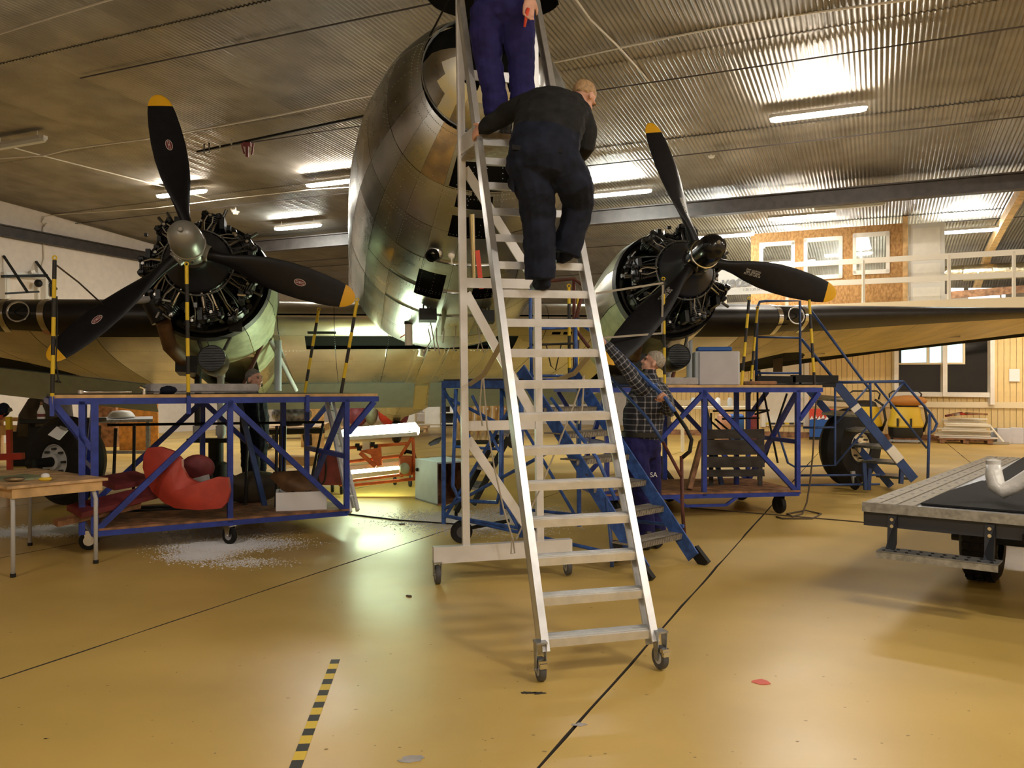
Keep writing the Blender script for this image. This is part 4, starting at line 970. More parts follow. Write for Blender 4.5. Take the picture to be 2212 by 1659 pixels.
# ================================================================ blue work trestles
def trestle(label, o, yaw, L, dep, ov, zb, zt, post2, deck_rows=6):
    M = frame(o, yaw); t = thing('work_trestle', label, 'trestle', M, 'blue steel work trestles under the engines')
    bw_ = .05
    def bar(a, b, w=bw_, name='brace', m='trestle_blue', h=None): MB().bar(a, b, w, h).build(name, m, t, local=True)
    for y in (0, dep):
        bar((-ov, y, zt), (L+ov, y, zt), name='top_rail', h=.055); bar((0, y, zb), (L, y, zb), name='bottom_rail')
        for x in (0, L/2, L): bar((x, y, zb), (x, y, zt), name='post', w=.05 if not (x == 0 and post2) else .06)
        bar((-.10, y+.0, zb), (-.10, y, zt), name='post', w=.05) if (post2 and y == 0) else None
        bar((L/2, y, zt-.03), (0.02, y, zb+.03)); bar((L/2, y, zt-.03), (L-.02, y, zb+.03))
        bar((-ov+.03, y, zt-.03), (-.02, y, zt-.42)); bar((L+ov-.03, y, zt-.03), (L+.02, y, zt-.35))
    for x in (-ov, 0, L/2, L, L+ov): bar((x, 0, zt), (x, dep, zt), name='cross_rail')
    for x in (0, L/2, L): bar((x, 0, zb), (x, dep, zb), name='cross_rail')
    for x in (0, L): bar((x, .02, zt-.03), (x, dep-.02, zb+.03)); bar((x, 0, (zb+zt)/2), (x, dep, (zb+zt)/2), name='cross_rail')
    bar((L*.8, dep*.5, zb), (L*.8, dep*.5, zt), name='post'); bar((L*.72, dep*.5, zb), (L*.6, dep*.5, zt), name='brace', m='stair_navy')
    for k in range(deck_rows):
        y0 = -.03+(dep+.06)*k/deck_rows; MB().box((L/2, y0+(dep+.06)/deck_rows/2, zt+.043), (L+2*ov, (dep+.06)/deck_rows-.004, .028)).build('deck_plank', 'wood_raw' if k == 0 else 'plank_dark', t, local=True)
        MB().box((L/2, y0+(dep+.06)/deck_rows/2, zb+.035), (L+.04, (dep+.06)/deck_rows-.006, .02)).build('floor_plank', 'plank', t, local=True)
    return t, M
tl_, MTL = trestle('blue work trestle under the left engine with foam box and red panels on it', (-3.69, 7.32, 0), math.radians(31), 2.32, 1.35, .33, .20, 1.37, True)
for (x, y, a) in ((1.15, -.03, .5), (.05, 1.3, .8), (2.25, 1.3, 1.2), (-.02, .35, 1.4)):
    caster(tl_, x, y, .175, .085, m='rubber', ang=a, w=.04, rim='chrome', body='chrome')
for (x, lab) in ((-.33, 0), (.78, 1), (1.9, 2)): MB().box((x, -.035, 1.33), (.035, .035, .17)).build('socket', 'trestle_blue', tl_, local=True)
tr_, MTR = trestle('blue work trestle under the right engine with slatted board on it', (1.07, 9.35, 0), math.radians(9.6), 2.32, 1.3, .30, .24, 1.46, False)
for (x, y, a) in ((2.14, .1, .2), (.1, .1, .6), (2.2, 1.25, .9), (1.2, 1.25, .6)): caster(tr_, x, y, .215, .105, m='rubber', ang=a, w=.05, rim='iron', body='iron')
m = MB(); m.bar((.92, -.01, .13), (1.42, -.01, .13), .03, .03); m.bar((.80, -.01, .22), (.94, -.01, .13), .03); m.bar((1.56, -.01, .22), (1.42, -.01, .13), .03); m.build('tow_bracket', 'trestle_blue', tr_, local=True)
# striped guard poles
def pole(a, b, label, n=6, r=.017, first='stripe_yellow', group='striped guard poles plugged into the trestles', top='stripe_yellow'):
    a = Vc(a); b = Vc(b); t = thing('guard_pole', label, 'pole', a, group)
    for k in range(n):
        MB().tube([a.lerp(b, k/n), a.lerp(b, (k+1)/n)], r, 10).build('band', 'stripe_yellow' if (k % 2 == 0) == (first == 'stripe_yellow') else 'stripe_black', t, smooth=True)
    e = (b-a).normalized(); MB().tube(arc(b+e*.02, .018, 0, 2*PI, 10, e, Vc((1, 0, 0))), .006, 6, caps=False).build('eye_ring', top, t)
    return t
def on(M, x, y, z): return M @ Vc((x, y, z))
a = on(MTL, -.33, -.035, 1.28); pole(a, P(118, 562, a.y), 'striped guard pole at the outer left corner of the left trestle', 8)
a = on(MTL, .78, -.035, 1.28); pole(a, P(403, 575, a.y), 'striped guard pole hanging level with the left propeller hub', 8, first='stripe_black')
a = on(MTL, 2.28, .05, 1.43); pole(a, P(771, 652, a.y), 'striped guard pole at the right end of the left trestle, nearer one', 6, first='stripe_black')
a = on(MTL, 2.25, 1.2, 1.43); pole(a, P(688, 672, a.y), 'striped guard pole at the right end of the left trestle, farther one', 7)
a = on(MTR, .76, -.035, 1.43); pole(P(1436, 838, a.y), P(1433, 606, a.y), 'striped guard pole before the right propeller with white strap', 8, first='stripe_yellow')
a = on(MTR, 2.0, .2, 1.43); pole(P(1602, 832, 9.8), P(1618, 648, 9.9), 'slanting striped guard pole left of the blue stair guard', 6)
pole(P(1620, 850, 10.6), P(1636, 668, 10.7), 'slanting striped guard pole close behind the blue stair guard', 6, first='stripe_black')
pole(P(1760, 836, 9.8), P(1748, 648, 9.9), 'striped guard pole at the right end of the right trestle', 6, first='stripe_black')
pole(P(1230, 830, 8.4), P(1229, 622, 8.5), 'striped guard pole seen between ladder treads, left of two', 6, first='stripe_black')
pole(P(1247, 830, 8.7), P(1249, 640, 8.8), 'striped guard pole seen between ladder treads, right of two', 6, first='stripe_black')
s = thing('tie_strap', 'pale strap tied from a guard pole round the right engine', 'strap', P(1430, 660, 9.4))
for a, b in (((1433, 611, 9.35), (1287, 634, 9.0)), ((1432, 615, 9.36), (1430, 720, 9.38)), ((1430, 720, 9.38), (1300, 730, 9.1))): MB().bar(P(*a), P(*b), .022, .004, up=(0, 1, 0)).build('strap_run', 'rope', s)
c = MB().tube([P(122, 573, 7.4), P(170, 610, 7.8), P(222, 658, 8.3)], .008, 6).build('tie_rope', 'cord_brown', smooth='full'); tag(c, 'dark cord tied from the left guard pole to the propeller blade', 'rope')
c = MB().tube([P(123, 640, 7.2), P(124, 700, 7.2), P(121, 780, 7.2), P(126, 820, 7.2), P(125, 826, 7.2)], [.006, .006, .006, .006, .03], 8).build('hanging_cord', 'cable_black', smooth='full'); tag(c, 'black cord with plug hanging beside the left guard pole', 'cord')
# things lying on the left trestle
def rbox(name, M, c, sz, m, label, cat, bev=.01, group=None):
    o = MB().box(c, sz, bev=bev, M=M).build(name, m); return tag(o, label, cat, group)
ZD = 1.37+.058
rbox('foam_slab', MTL, (1.02, .62, ZD+.055), (1.02, .5, .09), 'concrete', 'long grey foam slab lying on the left trestle top', 'slab', .02)
w = thing('ratchet_wrench', 'chrome ratchet wrench lying on the left trestle top near the corner', 'wrench', on(MTL, .1, .15, ZD))
MB().lathe([(.0, 0), (.016, .0), (.02, .02), (.014, .05), (.014, .14), (.01, .15), (.01, .42), (.0, .42)], on(MTL, -.1, .12, ZD+.022), MTL.to_3x3() @ Vc((1, .1, 0)), 10).build('shaft', 'chrome', w, smooth=True)
MB().lathe([(.0, -.015), (.024, -.015), (.024, .015), (.0, .015)], on(MTL, -.1, .12, ZD+.024), (0, 0, 1), 12).build('head', 'chrome', w, smooth=True)
w = thing('pipe_fitting', 'small chrome elbow fitting standing on the left trestle top', 'fitting', on(MTL, .42, .12, ZD))
MB().tube([on(MTL, .42, .12, ZD), on(MTL, .42, .12, ZD+.05), on(MTL, .38, .12, ZD+.07)], .018, 10).build('elbow', 'chrome', w, smooth=True); MB().tube([on(MTL, .40, .14, ZD+.012), on(MTL, .50, .14, ZD+.012)], .014, 8).build('stub', 'eng_grey', w, smooth=True)
rg = MB(); rg.ball(on(MTL, .66, .42, ZD+.04), (.10, .09, .05), 10, 6); tag(rg.build('rag', 'cloth_navy', smooth='full'), 'crumpled dark rag beside the grey foam slab', 'rag')
# lower deck of the left trestle
ZF = .20+.047
fb = thing('foam_box', 'white foam box with black cable inside on the left trestle', 'box', on(MTL, 1.98, .27, ZF))
Mb = MTL @ frame((1.93, .27, ZF), math.radians(-16))
m = MB()
for c_, s_ in (((0, 0, .0125), (.50, .34, .025)), ((0, -.1575, .105), (.50, .025, .16)), ((0, .1575, .105), (.50, .025, .16)), ((-.2375, 0, .105), (.025, .29, .16)), ((.2375, 0, .105), (.025, .29, .16))): m.box(c_, s_, M=Mb)
m.build('tray', 'foam', fb)
m = MB(); m.tube([Mb @ Vc((.1*math.cos(a)*(1+.2*math.sin(3*a)), .08*math.sin(a), .13+.05*math.sin(2.3*a))) for a in [k*.35 for k in range(40)]], .006, 6); m.build('cable_coil', 'cable_black', fb, smooth='full')
rp_ = thing('red_cowling', 'large curved red cowl panel with round cutout on the left trestle', 'panel', on(MTL, 1.0, .5, ZF))
def redpt(px, py, bulge=0): 
    d = 7.85-.16*math.cos((px-400)/110)+bulge; return P(px, py, d)
prof = [(310, 985), (318, 968), (345, 965), (375, 975), (392, 992), (393, 1010), (405, 1032), (425, 1042), (448, 1042), (470, 1030), (492, 1032), (496, 1060), (490, 1085), (478, 1098), (430, 1102), (378, 1098), (352, 1085), (328, 1062), (315, 1035), (308, 1010)]
m = MB(); n_ = len(prof); ctr = redpt(380, 1060)
front = [redpt(*q) for q in prof]; back = [p+Vc((.0, .05, .0)) for p in front]
inner = [p.lerp(ctr, .55) + Vc((0, -.05, 0)) for p in front]
vs = front+inner+[ctr+Vc((0, -.08, 0))]+back
fs = [(i, (i+1) % n_, n_+(i+1) % n_, n_+i) for i in range(n_)] + [(n_+i, n_+(i+1) % n_, 2*n_) for i in range(n_)] + [(i, (i+1) % n_, 2*n_+1+(i+1) % n_, 2*n_+1+i) for i in range(n_)]
m.add(vs, fs); m.build('shell', 'red_panel', rp_, smooth=True)
MB().ball(P(427, 1010, 8.15), (.17, .06, .13), 16, 10).build('inner_cover', 'red_dark', rp_, smooth='full')
MB().bar(P(400, 1044, 8.02), P(452, 1030, 8.05), .03, .05).build('worn_edge', 'concrete', rp_)
for k, (a, b, w_, m_, lab) in enumerate(((P(225, 1045, 7.75), P(312, 1030, 8.15), .30, 'red_dark', 'dull red fairing lying left behind the big red panel'), (P(160, 1105, 7.2), P(340, 1060, 7.9), .22, 'red_dark', 'long dark red panel sticking out left of the trestle'), (P(120, 1130, 7.05), P(300, 1090, 7.7), .07, 'plank', 'brown wooden stake sticking out left under the red panels'))):
    o = MB().bar(a, b, w_, .05 if k < 2 else .05, up=(0, -.5, 1)).build('fairing' if k < 2 else 'wooden_stake', m_); tag(o, lab, 'panel' if k < 2 else 'stake')
o = MB().lathe([(.02, -.40), (.10, -.30), (.17, -.1), (.18, .05), (.14, .2), (.05, .3)], on(MTL, 1.62, 1.0, ZF+.16), MTL.to_3x3() @ Vc((1, -.1, .05)), 16).build('cover_bag', 'cover_olive', smooth='full'); tag(o, 'olive brown stuffed cover lying behind the white foam box', 'cover')
o = MB().loft([[P(x, y, 8.55)+Vc((0, dy, 0)) for (x, y, dy) in r] for r in (((582, 1030, 0), (588, 1020, .05), (592, 1035, .1)), ((612, 1058, -.05), (640, 1018, .1), (622, 1060, .2)), ((650, 1070, -.05), (668, 1034, .1), (655, 1072, .2)), ((694, 1072, 0), (696, 1062, .05), (694, 1074, .1)))]).build('leather_cover', 'cover_brown', smooth='full'); tag(o, 'tapered tan leather cover above the white foam box', 'cover')
o = thing('steel_rack', 'dark steel tube rack standing on the left trestle lower deck', 'rack', on(MTL, 1.2, .9, ZF))
for (a, b) in (((232, 918, 8.6), (700, 912, 9.3)), ((290, 918, 8.3), (288, 1108, 8.3)), ((535, 920, 8.8), (530, 1098, 8.8)), ((598, 920, 8.7), (596, 1095, 8.6)), ((606, 920, 8.75), (605, 1095, 8.7)), ((616, 920, 8.8), (612, 1090, 8.8)), ((698, 915, 9.3), (672, 1040, 9.2)), ((250, 925, 8.4), (245, 1050, 8.4)), ((222, 1108, 8.2), (420, 1098, 8.5)), ((222, 1100, 8.25), (420, 1092, 8.5))):
    MB().tube([P(*a), P(*b)], .016, 6).build('tube', 'iron', o)
# things on the right trestle
ZD2 = 1.46+.058
bx = thing('equipment_case', 'grey equipment case with white front and blue lid on the right trestle', 'case', on(MTR, 1.42, .45, ZD2))
Mk = MTR @ frame((1.45, .40, ZD2), math.radians(-18))
MB().box((.02, .02, .20), (.52, .46, .40), M=Mk, bev=.012).build('case_body', 'grey_box', bx)
MB().box((.04, -.222, .20), (.46, .02, .40), M=Mk, bev=.012).build('front_panel', 'grey_panel', bx)
MB().box((.0, .02, .43), (.40, .34, .05), M=Mk, bev=.01).build('blue_lid', 'blue_box', bx)
rbox('step_block', MTR, (.90, .25, ZD2+.045), (.46, .32, .085), 'concrete', 'dark grey block lying on the right trestle next to the case', 'block')
rbox('timber_block', MTR, (2.0, .35, ZD2+.025), (.42, .14, .045), 'plank', 'flat brown timber offcut on the right trestle end', 'timber')
rbox('engine_plate', MTR, (.38, .5, ZD2+.06), (.5, .3, .11), 'iron', 'black metal plate lying on the right trestle behind the man', 'plate')
sl = thing('slatted_board', 'black slatted wooden board leaning upright on the right trestle deck', 'board', on(MTR, 1.75, .6, .3))
for k, (y0, y1) in enumerate(((927, 948), (949, 983), (986, 1010), (1014, 1030))):
    MB().prism([P(1526, y1, 9.95), P(1652, y1-1, 10.15), P(1651, y0, 10.15), P(1527, y0+1, 9.95)], (0, .03, 0)).build('slat', 'plank_dark', sl)
for x in (1536, 1642): MB().bar(P(x, 930, 10.15), P(x, 1050, 10.15), .05, .03).build('batten', 'plank_dark', sl)
o = MB().bar(P(1488, 1058, 9.75), P(1516, 952, 9.9), .16, .05, up=(1, 0, 0)).build('timber_post', 'plank', ); tag(o, 'weathered timber leaning on the right trestle beside the slatted board', 'timber')
o = thing('wire_rack', 'black wire rack with bars standing behind the right trestle', 'rack', FL(1610, 1020))
for a, b in (((1540, 888, 11), (1662, 886, 11)), ((1662, 886, 11), (1630, 895, 11)), ((1636, 800, 11), (1638, 1040, 11)), ((1560, 905, 11), (1640, 903, 11)), ((1530, 905, 11), (1590, 960, 11)), ((1545, 905, 11), (1610, 960, 11)), ((1640, 800, 11), (1680, 1000, 11)), ((1700, 850, 10.8), (1650, 1000, 10.8)), ((1536, 892, 11), (1536, 1040, 11))): MB().tube([P(*a), P(*b)], .014, 6).build('rod', 'iron', o)
# ================================================================ blue rolling steps behind the ladder
wv, av = Vc((.70, .714, 0)), Vc((-.714, .70, 0))
S0 = Vc((1.46, 7.10, 0))            # right end of the lowest tread
st = thing('rolling_steps', 'blue rolling steps with rusty treads behind the tall ladder', 'steps', S0-wv*.4)
def sp(w_, a_, z): return S0 + wv*w_ + av*a_ + Vc((0, 0, z))
SW = -.76; RN, RS = .185, .213
for k in range(7):
    z = .25+RS*k; m = MB()
    m.prism([sp(0, RN*k-.02, z), sp(SW, RN*k-.02, z), sp(SW, RN*k+.17, z), sp(0, RN*k+.17, z)], (0, 0, -.012)); m.prism([sp(0, RN*k-.02, z), sp(SW, RN*k-.02, z), sp(SW, RN*k-.02, z-.05), sp(0, RN*k-.02, z-.05)], av*.008)
    for q in range(22):
        w0 = SW*q/22-.008; m.bar(sp(w0, RN*k-.024, z-.006), sp(w0-.018, RN*k-.024, z-.044), .008, .006, up=-av)
    m.build('tread', 'tread_plate', st)
for w_ in (-.03, SW+.03): MB().bar(sp(w_, -.13, .06), sp(w_, RN*6.6, .25+RS*6.6), .015, .12, up=wv.cross(Vc((0, 0, 1)))).build('stringer', 'stair_blue', st)
for w_ in (.02, SW-.02): MB().bar(sp(w_, -.22, .0), sp(w_, -.10, .12), .05, .09, up=av).build('foot', 'iron', st)
PT = .25+RS*6.2; A1, A2 = RN*6.3, RN*6.3+1.05
for k in range(5): MB().prism([sp(.02, A1+(A2-A1)*k/5+.004, PT), sp(SW-.02, A1+(A2-A1)*k/5+.004, PT), sp(SW-.02, A1+(A2-A1)*(k+1)/5, PT), sp(.02, A1+(A2-A1)*(k+1)/5, PT)], (0, 0, -.03)).build('platform_plank', 'plank_dark', st)
for a, b in (((.02, A1), (SW-.02, A1)), ((SW-.02, A1), (SW-.02, A2)), ((SW-.02, A2), (.02, A2)), ((.02, A2), (.02, A1))): MB().bar(sp(*a, PT-.05), sp(*b, PT-.05), .05, .07).build('platform_frame', 'stair_blue', st)
for (w_, a_) in ((.02, A1), (SW-.02, A1), (SW-.02, A2), (.02, A2)): MB().tube([sp(w_, a_, PT-.05), sp(w_, a_, .16)], .022, 8).build('leg', 'stair_blue', st)
for (x, y) in (((SW-.02, A1, PT-.1), (SW-.02, A2, .2)), ((SW-.02, A2, PT-.1), (SW-.02, A1, .2)), ((.02, A1, .2), (.02, A2, PT-.1)), ((.02, A1, .24), (SW-.02, A1, .24)), ((SW-.02, A1, .24), (SW-.02, A2, .24)), ((.02, 0, .3), (.02, A2, .24)), ((SW-.02, -.1, .15), (SW-.02, A2, .24)), ((SW-.02, A1*.6, 1.0), (SW-.02, A2, .3)), ((SW-.02, A2, PT-.16), (SW-.02, A1, PT-.5))): MB().tube([sp(*x), sp(*y)], .016, 8).build('brace', 'stair_blue', st)
# hanging tube guard on the left face
g0 = [P(985, 840, 7.95), P(983, 900, 7.95), P(980, 985, 7.95), P(978, 1050, 7.95), P(990, 1075, 7.95), P(1020, 1083, 7.9), P(1074, 1085, 7.6), P(1080, 1060, 7.6), P(1084, 840, 7.6)]
MB().tube(g0, .018, 8).build('side_guard', 'stair_blue', st, smooth='full')
MB().tube([P(983, 965, 7.95), P(1080, 970, 7.6)], .014, 8).build('side_guard_bar', 'stair_blue', st)
MB().tube([P(1020, 855, 7.8), P(1078, 975, 7.6)], .014, 8).build('side_guard_bar', 'stair_blue', st)
# handrails
def hr_(pts, r=.018, m='stair_blue', name='handrail'): MB().tube(pts, r, 8).build(name, m, st, smooth='full')
hr_([P(1243, 690, 7.9), P(1330, 755, 7.7), P(1436, 858, 7.32), P(1458, 890, 7.25)])
hr_([P(1458, 890, 7.25), P(1482, 925, 7.2), P(1494, 950, 7.2), P(1490, 975, 7.2), P(1472, 990, 7.2)], m='iron')
hr_([P(1300, 795, 7.75), P(1400, 905, 7.4), P(1432, 955, 7.28)], .015, 'stair_navy')
hr_([P(1432, 955, 7.28), P(1472, 1030, 7.15)], .015, 'rust_pipe')
hr_([P(1472, 985, 7.2), P(1474, 1100, 7.15), P(1481, 1190, 7.12)], .016, 'rust_pipe', 'rail_post')
hr_([P(1243, 690, 7.9), P(1245, 830, 7.9)], .018, 'stair_blue', 'rail_post'); hr_([P(1240, 835, 7.9), P(1420, 832, 7.45)], .016, 'stair_navy', 'rail_post')
hr_([P(1310, 1075, 6.75), P(1322, 1190, 6.72), P(1322, 1225, 6.7)], .016, 'stair_navy', 'rail_post')
hr_([P(1190, 860, 7.2), P(1290, 990, 6.9), P(1330, 1080, 6.75)], .016)
hr_([P(1148, 832, 8.3), P(1146, 700, 8.3), P(1146, 600, 8.3)], .018, 'stair_blue', 'rail_post')
hr_([P(1190, 607, 8.4), P(1240, 602, 8.5), P(1262, 620, 8.4), P(1240, 702, 8.3)], .018, 'rust_pipe')
hr_([P(1240, 605, 8.5), P(1241, 830, 8.5)], .018, 'rust_pipe', 'rail_post'); hr_([P(1240, 708, 8.4), P(1272, 750, 8.2)], .018, 'rust_pipe')
hr_([P(1146, 710, 8.3), P(1240, 708, 8.5)], .015, 'stair_blue'); hr_([P(1140, 755, 8.3), P(1150, 745, 8.3), P(1240, 742, 8.4)], .012, 'iron')
hr_([P(1146, 812, 8.3), P(1250, 812, 8.4)], .014, 'stair_blue')
for c_, pts in (('hanging cable', ((1180, 745), (1190, 790), (1200, 800), (1212, 745))),): MB().tube([P(x, y, 8.2) for x, y in pts], .007, 6).build('loose_wire', 'cable_black', st, smooth='full')
for (px, py, r, rim) in ((997, 1173, .11, 'rubber_grey'),):
    p = FL(px, py); MB().lathe([(.055, -.03), (.1, -.03), (.11, 0), (.1, .03), (.055, .03)], p+Vc((0, 0, .11)), (.3, -1, 0), 22).build('wheel', 'rubber', st, smooth=True); MB().lathe([(.0, .02), (.06, .025), (.06, -.02)], p+Vc((0, 0, .11)), (.3, -1, 0), 16).build('wheel_rim', rim, st, smooth=True)
    MB().tube([p+Vc((.0, .05, .11)), P(1018, 1140, 7.9), P(1100, 1125, 7.8)], .02, 6).build('axle_bar', 'iron', st)
    MB().bar(p+Vc((.02, .05, .14)), p+Vc((.02, .05, .5)), .04).build('axle_post', 'iron', st)
for (px, py) in ((1160, 1170), (1420, 1185), (1330, 1215)):
    p = FL(px, py); MB().lathe([(.0, -.025), (.06, -.025), (.075, 0), (.06, .025), (.0, .025)], p+Vc((0, 0, .075)), (.6, -.8, 0), 16).build('wheel', 'rubber', st, smooth=True); MB().box(p+Vc((0, .02, .13)), (.07, .07, .1)).build('wheel_mount', 'iron', st)
o = MB().tube([P(996, 829, 8.0), P(1040, 829, 7.9), P(1200, 829, 7.6)], .05, 12).build('rolled_mat', 'trestle_blue', smooth='full'); tag(o, 'rolled blue mat lying along the top of the blue steps', 'mat')
# small grey folding step ladder seen behind
o = thing('step_ladder', 'dark steel step ladder leaning behind the blue rolling steps', 'ladder', FL(1000, 1110))
for (a, b) in (((985, 1105, 8.9), (1100, 890, 9.3)), ((1022, 1090, 8.9), (1128, 890, 9.3)), ((985, 1115, 8.9), (990, 1060, 9.2))): MB().bar(P(*a), P(*b), .03, .06).build('side_rail', 'iron', o)
for (x0, x1, y) in ((1008, 1042, 1050), (1030, 1068, 1008), (1072, 1098, 932)): MB().prism([P(x0, y, 9.0), P(x1, y+6, 9.0), P(x1+6, y-10, 9.15), P(x0+6, y-14, 9.15)], (0, 0, -.03)).build('step', 'galv', o)
# ================================================================ blue stairs at the right
rsx = thing('access_stairs', 'blue access stairs with grey treads beyond the right trestle', 'stairs', FL(1950, 1060))
def tr3(x0, x1, y, d0, d1, name, m): return MB().prism([P(x0, y, d0), P(x1, y+6, d1), P(x1+10, y, d1+.22), P(x0+10, y-6, d0+.22)], (0, 0, -.035)).build(name, m, rsx)
for (x0, x1, y) in ((1752, 1826, 858), (1775, 1862, 891), (1810, 1888, 925), (1833, 1912, 960), (1860, 1940, 994), (1892, 1968, 1026)): tr3(x0, x1, y, 12.4, 11.6, 'tread', 'galv')
for (a, b, w_) in (((1806, 828, 11.2), (1975, 1036, 11.2), .12), ((1745, 840, 12.5), (1925, 1050, 12.3), .10)): MB().bar(P(*a), P(*b), .03, w_).build('stringer', 'stair_navy', rsx)
MB().bar(P(1922, 968, 11.17), P(1944, 995, 11.17), .035, .125).build('white_mark', 'white_paint', rsx)
for (a, b) in (((1845, 877, 11.18), (1852, 886, 11.18)),): MB().bar(P(*a), P(*b), .035, .125).build('white_mark', 'white_paint', rsx)
def ns(pts, r=.018): MB().tube([P(*q) for q in pts], r, 8).build('guard_tube', 'stair_navy', rsx, smooth='full')
ns([(1633, 830, 11), (1636, 665, 11), (1641, 652, 11), (1655, 650, 11), (1728, 650, 11), (1729, 830, 11)]); ns([(1636, 728, 11), (1728, 730, 11)], .014); ns([(1634, 806, 11), (1726, 806, 11)], .014)
ns([(1751, 670, 11.2), (1862, 820, 11.2), (1880, 842, 11.2)]); ns([(1731, 732, 11.1), (1796, 812, 11.1)], .02); ns([(1806, 826, 11.2), (1950, 824, 11.2)], .02)
ns([(1880, 826, 11.2), (1882, 920, 11.2)], .016); ns([(1804, 830, 11.2), (1804, 1005, 11.2), (1716, 1008, 11.4), (1702, 1000, 11.4), (1680, 930, 11.4)], .016); ns([(1804, 1005, 11.2), (1880, 915, 11.2), (1952, 826, 11.2)], .014)
ns([(1880, 830, 11.2), (1806, 915, 11.2)], .014); ns([(1890, 828, 11.2), (1952, 905, 11.2), (2002, 968, 11.2)], .016); ns([(1950, 824, 11.2), (2012, 895, 11.2), (2024, 915, 11.2), (2018, 930, 11.2), (2005, 938, 11.2)], .018); ns([(2008, 895, 11.2), (2004, 1045, 11.0)], .02)
ns([(1735, 924, 11.3), (1804, 923, 11.2)], .014); ns([(1730, 1027, 11.6), (1900, 1026, 11.8)], .016); ns([(1730, 1048, 11.6), (1900, 1046, 11.8)], .016)
for (a, b) in (((1866, 1000, 11.7), (1870, 1058, 11.7)), ((1948, 1005, 11.5), (1946, 1045, 11.5)), ((1878, 1012, 11.7), (1876, 1058, 11.7))): MB().bar(P(*a), P(*b), .05).build('leg', 'stair_navy', rsx)
MB().prism([P(1634, 832, 10.9), P(1806, 828, 10.9), P(1800, 817, 12.1), P(1640, 820, 12.1)], (0, 0, -.05)).build('platform', 'iron', rsx)
for k, (x0, x1) in enumerate(((1634, 1716), (1710, 1808))): MB().bar(P(x0, 820-k*2, 10.95), P(x1, 821-k*2, 10.95), .1, .10).build('edge_pad', 'rubber', rsx)
p = P(1846, 1035, 12.0); MB().lathe([(.0, -.02), (.09, -.02), (.1, 0), (.09, .02), (.0, .02)], Vc((p.x, p.y, .1)), (1, .3, 0), 16).build('wheel', 'rubber', rsx, smooth=True)
MB().bar(Vc((p.x, p.y, .1)), P(1842, 1018, 12.0), .05).build('wheel_post', 'cyl_grey', rsx)
# ================================================================ main wheels off the aircraft
def bigwheel(label, c, ax, stub):
    c = Vc(c); ax = Vc(ax).normalized(); t = thing('aircraft_wheel', label, 'wheel', (c.x, c.y, 0), 'removed main wheels')
    R_ = c.z; MB().lathe([(.22, -.19), (.34, -.215), (.46, -.20), (R_-.05, -.13), (R_, -.06), (R_, .06), (R_-.05, .13), (.46, .20), (.34, .215), (.22, .19)], c, ax, 44).build('tyre', 'rubber', t, smooth=35)
    for k in range(-2, 3): MB().lathe([(R_-.004-.003*k*k, k*.032-.004), (R_+.006-.003*k*k, k*.032), (R_-.004-.003*k*k, k*.032+.004)], c, ax, 44).build('tread_rib', 'rubber', t, smooth='full')
    MB().lathe([(.235, .10), (.235, .17), (.21, .19), (.19, .15), (.10, .16), (.10, .22), (.06, .23), (.0, .23)], c, ax, 28).build('rim', 'cyl_grey' if stub else 'cream_trim', t, smooth=True)
    MB().lathe([(.24, .15), (.27, .19), (.26, .205), (.235, .2)], c, ax, 28).build('rim_flange', 'iron', t, smooth=True)
    x = ax.cross(Vc((0, 0, 1))).normalized(); y = ax.cross(x)
    for k in range(8):
        a = 2*PI*k/8; MB().lathe([(.0, .22), (.016, .22), (.016, .16)], c+(x*math.cos(a)+y*math.sin(a))*.16, ax, 8).build('wheel_bolt', 'eng_grey', t)
    if stub: MB().tube([c+ax*.2, c+ax*.52], [.065, .05], 14).build('axle', 'iron', t, smooth=True); MB().tube([c+ax*.50-x*.06, c+ax*.50+x*.06], .05, 12).build('axle_end', 'iron', t, smooth=True)
    return t
p = FL(135, 1092); bigwheel('removed main wheel with axle stub and clipboard on it at left', (p.x, p.y+.1, .56), (-.35, -.94, 0), True)
p = FL(1842, 1050); bigwheel('removed main wheel standing under the blue access stairs', (p.x, p.y+.1, .585), (.50, -.866, 0), False)
cb = thing('clipboard', 'clipboard with white sheets lying on the left aircraft wheel', 'clipboard', P(127, 935, 10.2))
q = [P(107, 940, 9.99), P(129, 951, 9.96), P(148, 930, 10.1), P(126, 922, 10.13)]; MB().prism(q, (-.01, -.02, .006)).build('sheets', 'paper', cb); MB().bar(P(130, 922, 10.07), P(144, 928, 10.05), .02, .03).build('clip', 'galv', cb)
# jacks under the landing gear legs
for sg, lab in ((-1, 'black tripod jack holding up the left landing gear leg'), (1, 'black tripod jack holding up the right landing gear leg')):
    top = MA @ Vc((sg*2.82, 1.75, -.62)); t = thing('jack', lab, 'jack', (top.x, top.y, 0), 'aircraft jacks')
    MB().lathe([(.0, .12), (.15, .12), (.15, .55), (.09, .58), (.09, .86), (.0, .86)], (top.x, top.y, 0), (0, 0, 1), 18).build('body', 'iron', t, smooth=True)
    MB().box((top.x-.08, top.y, .84), (.5, .16, .05)).build('saddle', 'iron', t)
    for k in range(3):
        a = k*2.09+.5; MB().bar((top.x, top.y, .6), (top.x+.5*math.cos(a), top.y+.5*math.sin(a), .05), .05).build('leg', 'iron', t); MB().lathe([(.0, 0), (.06, 0), (.06, .03), (.0, .03)], (top.x+.5*math.cos(a), top.y+.5*math.sin(a), 0), (0, 0, 1), 10).build('foot', 'iron', t)
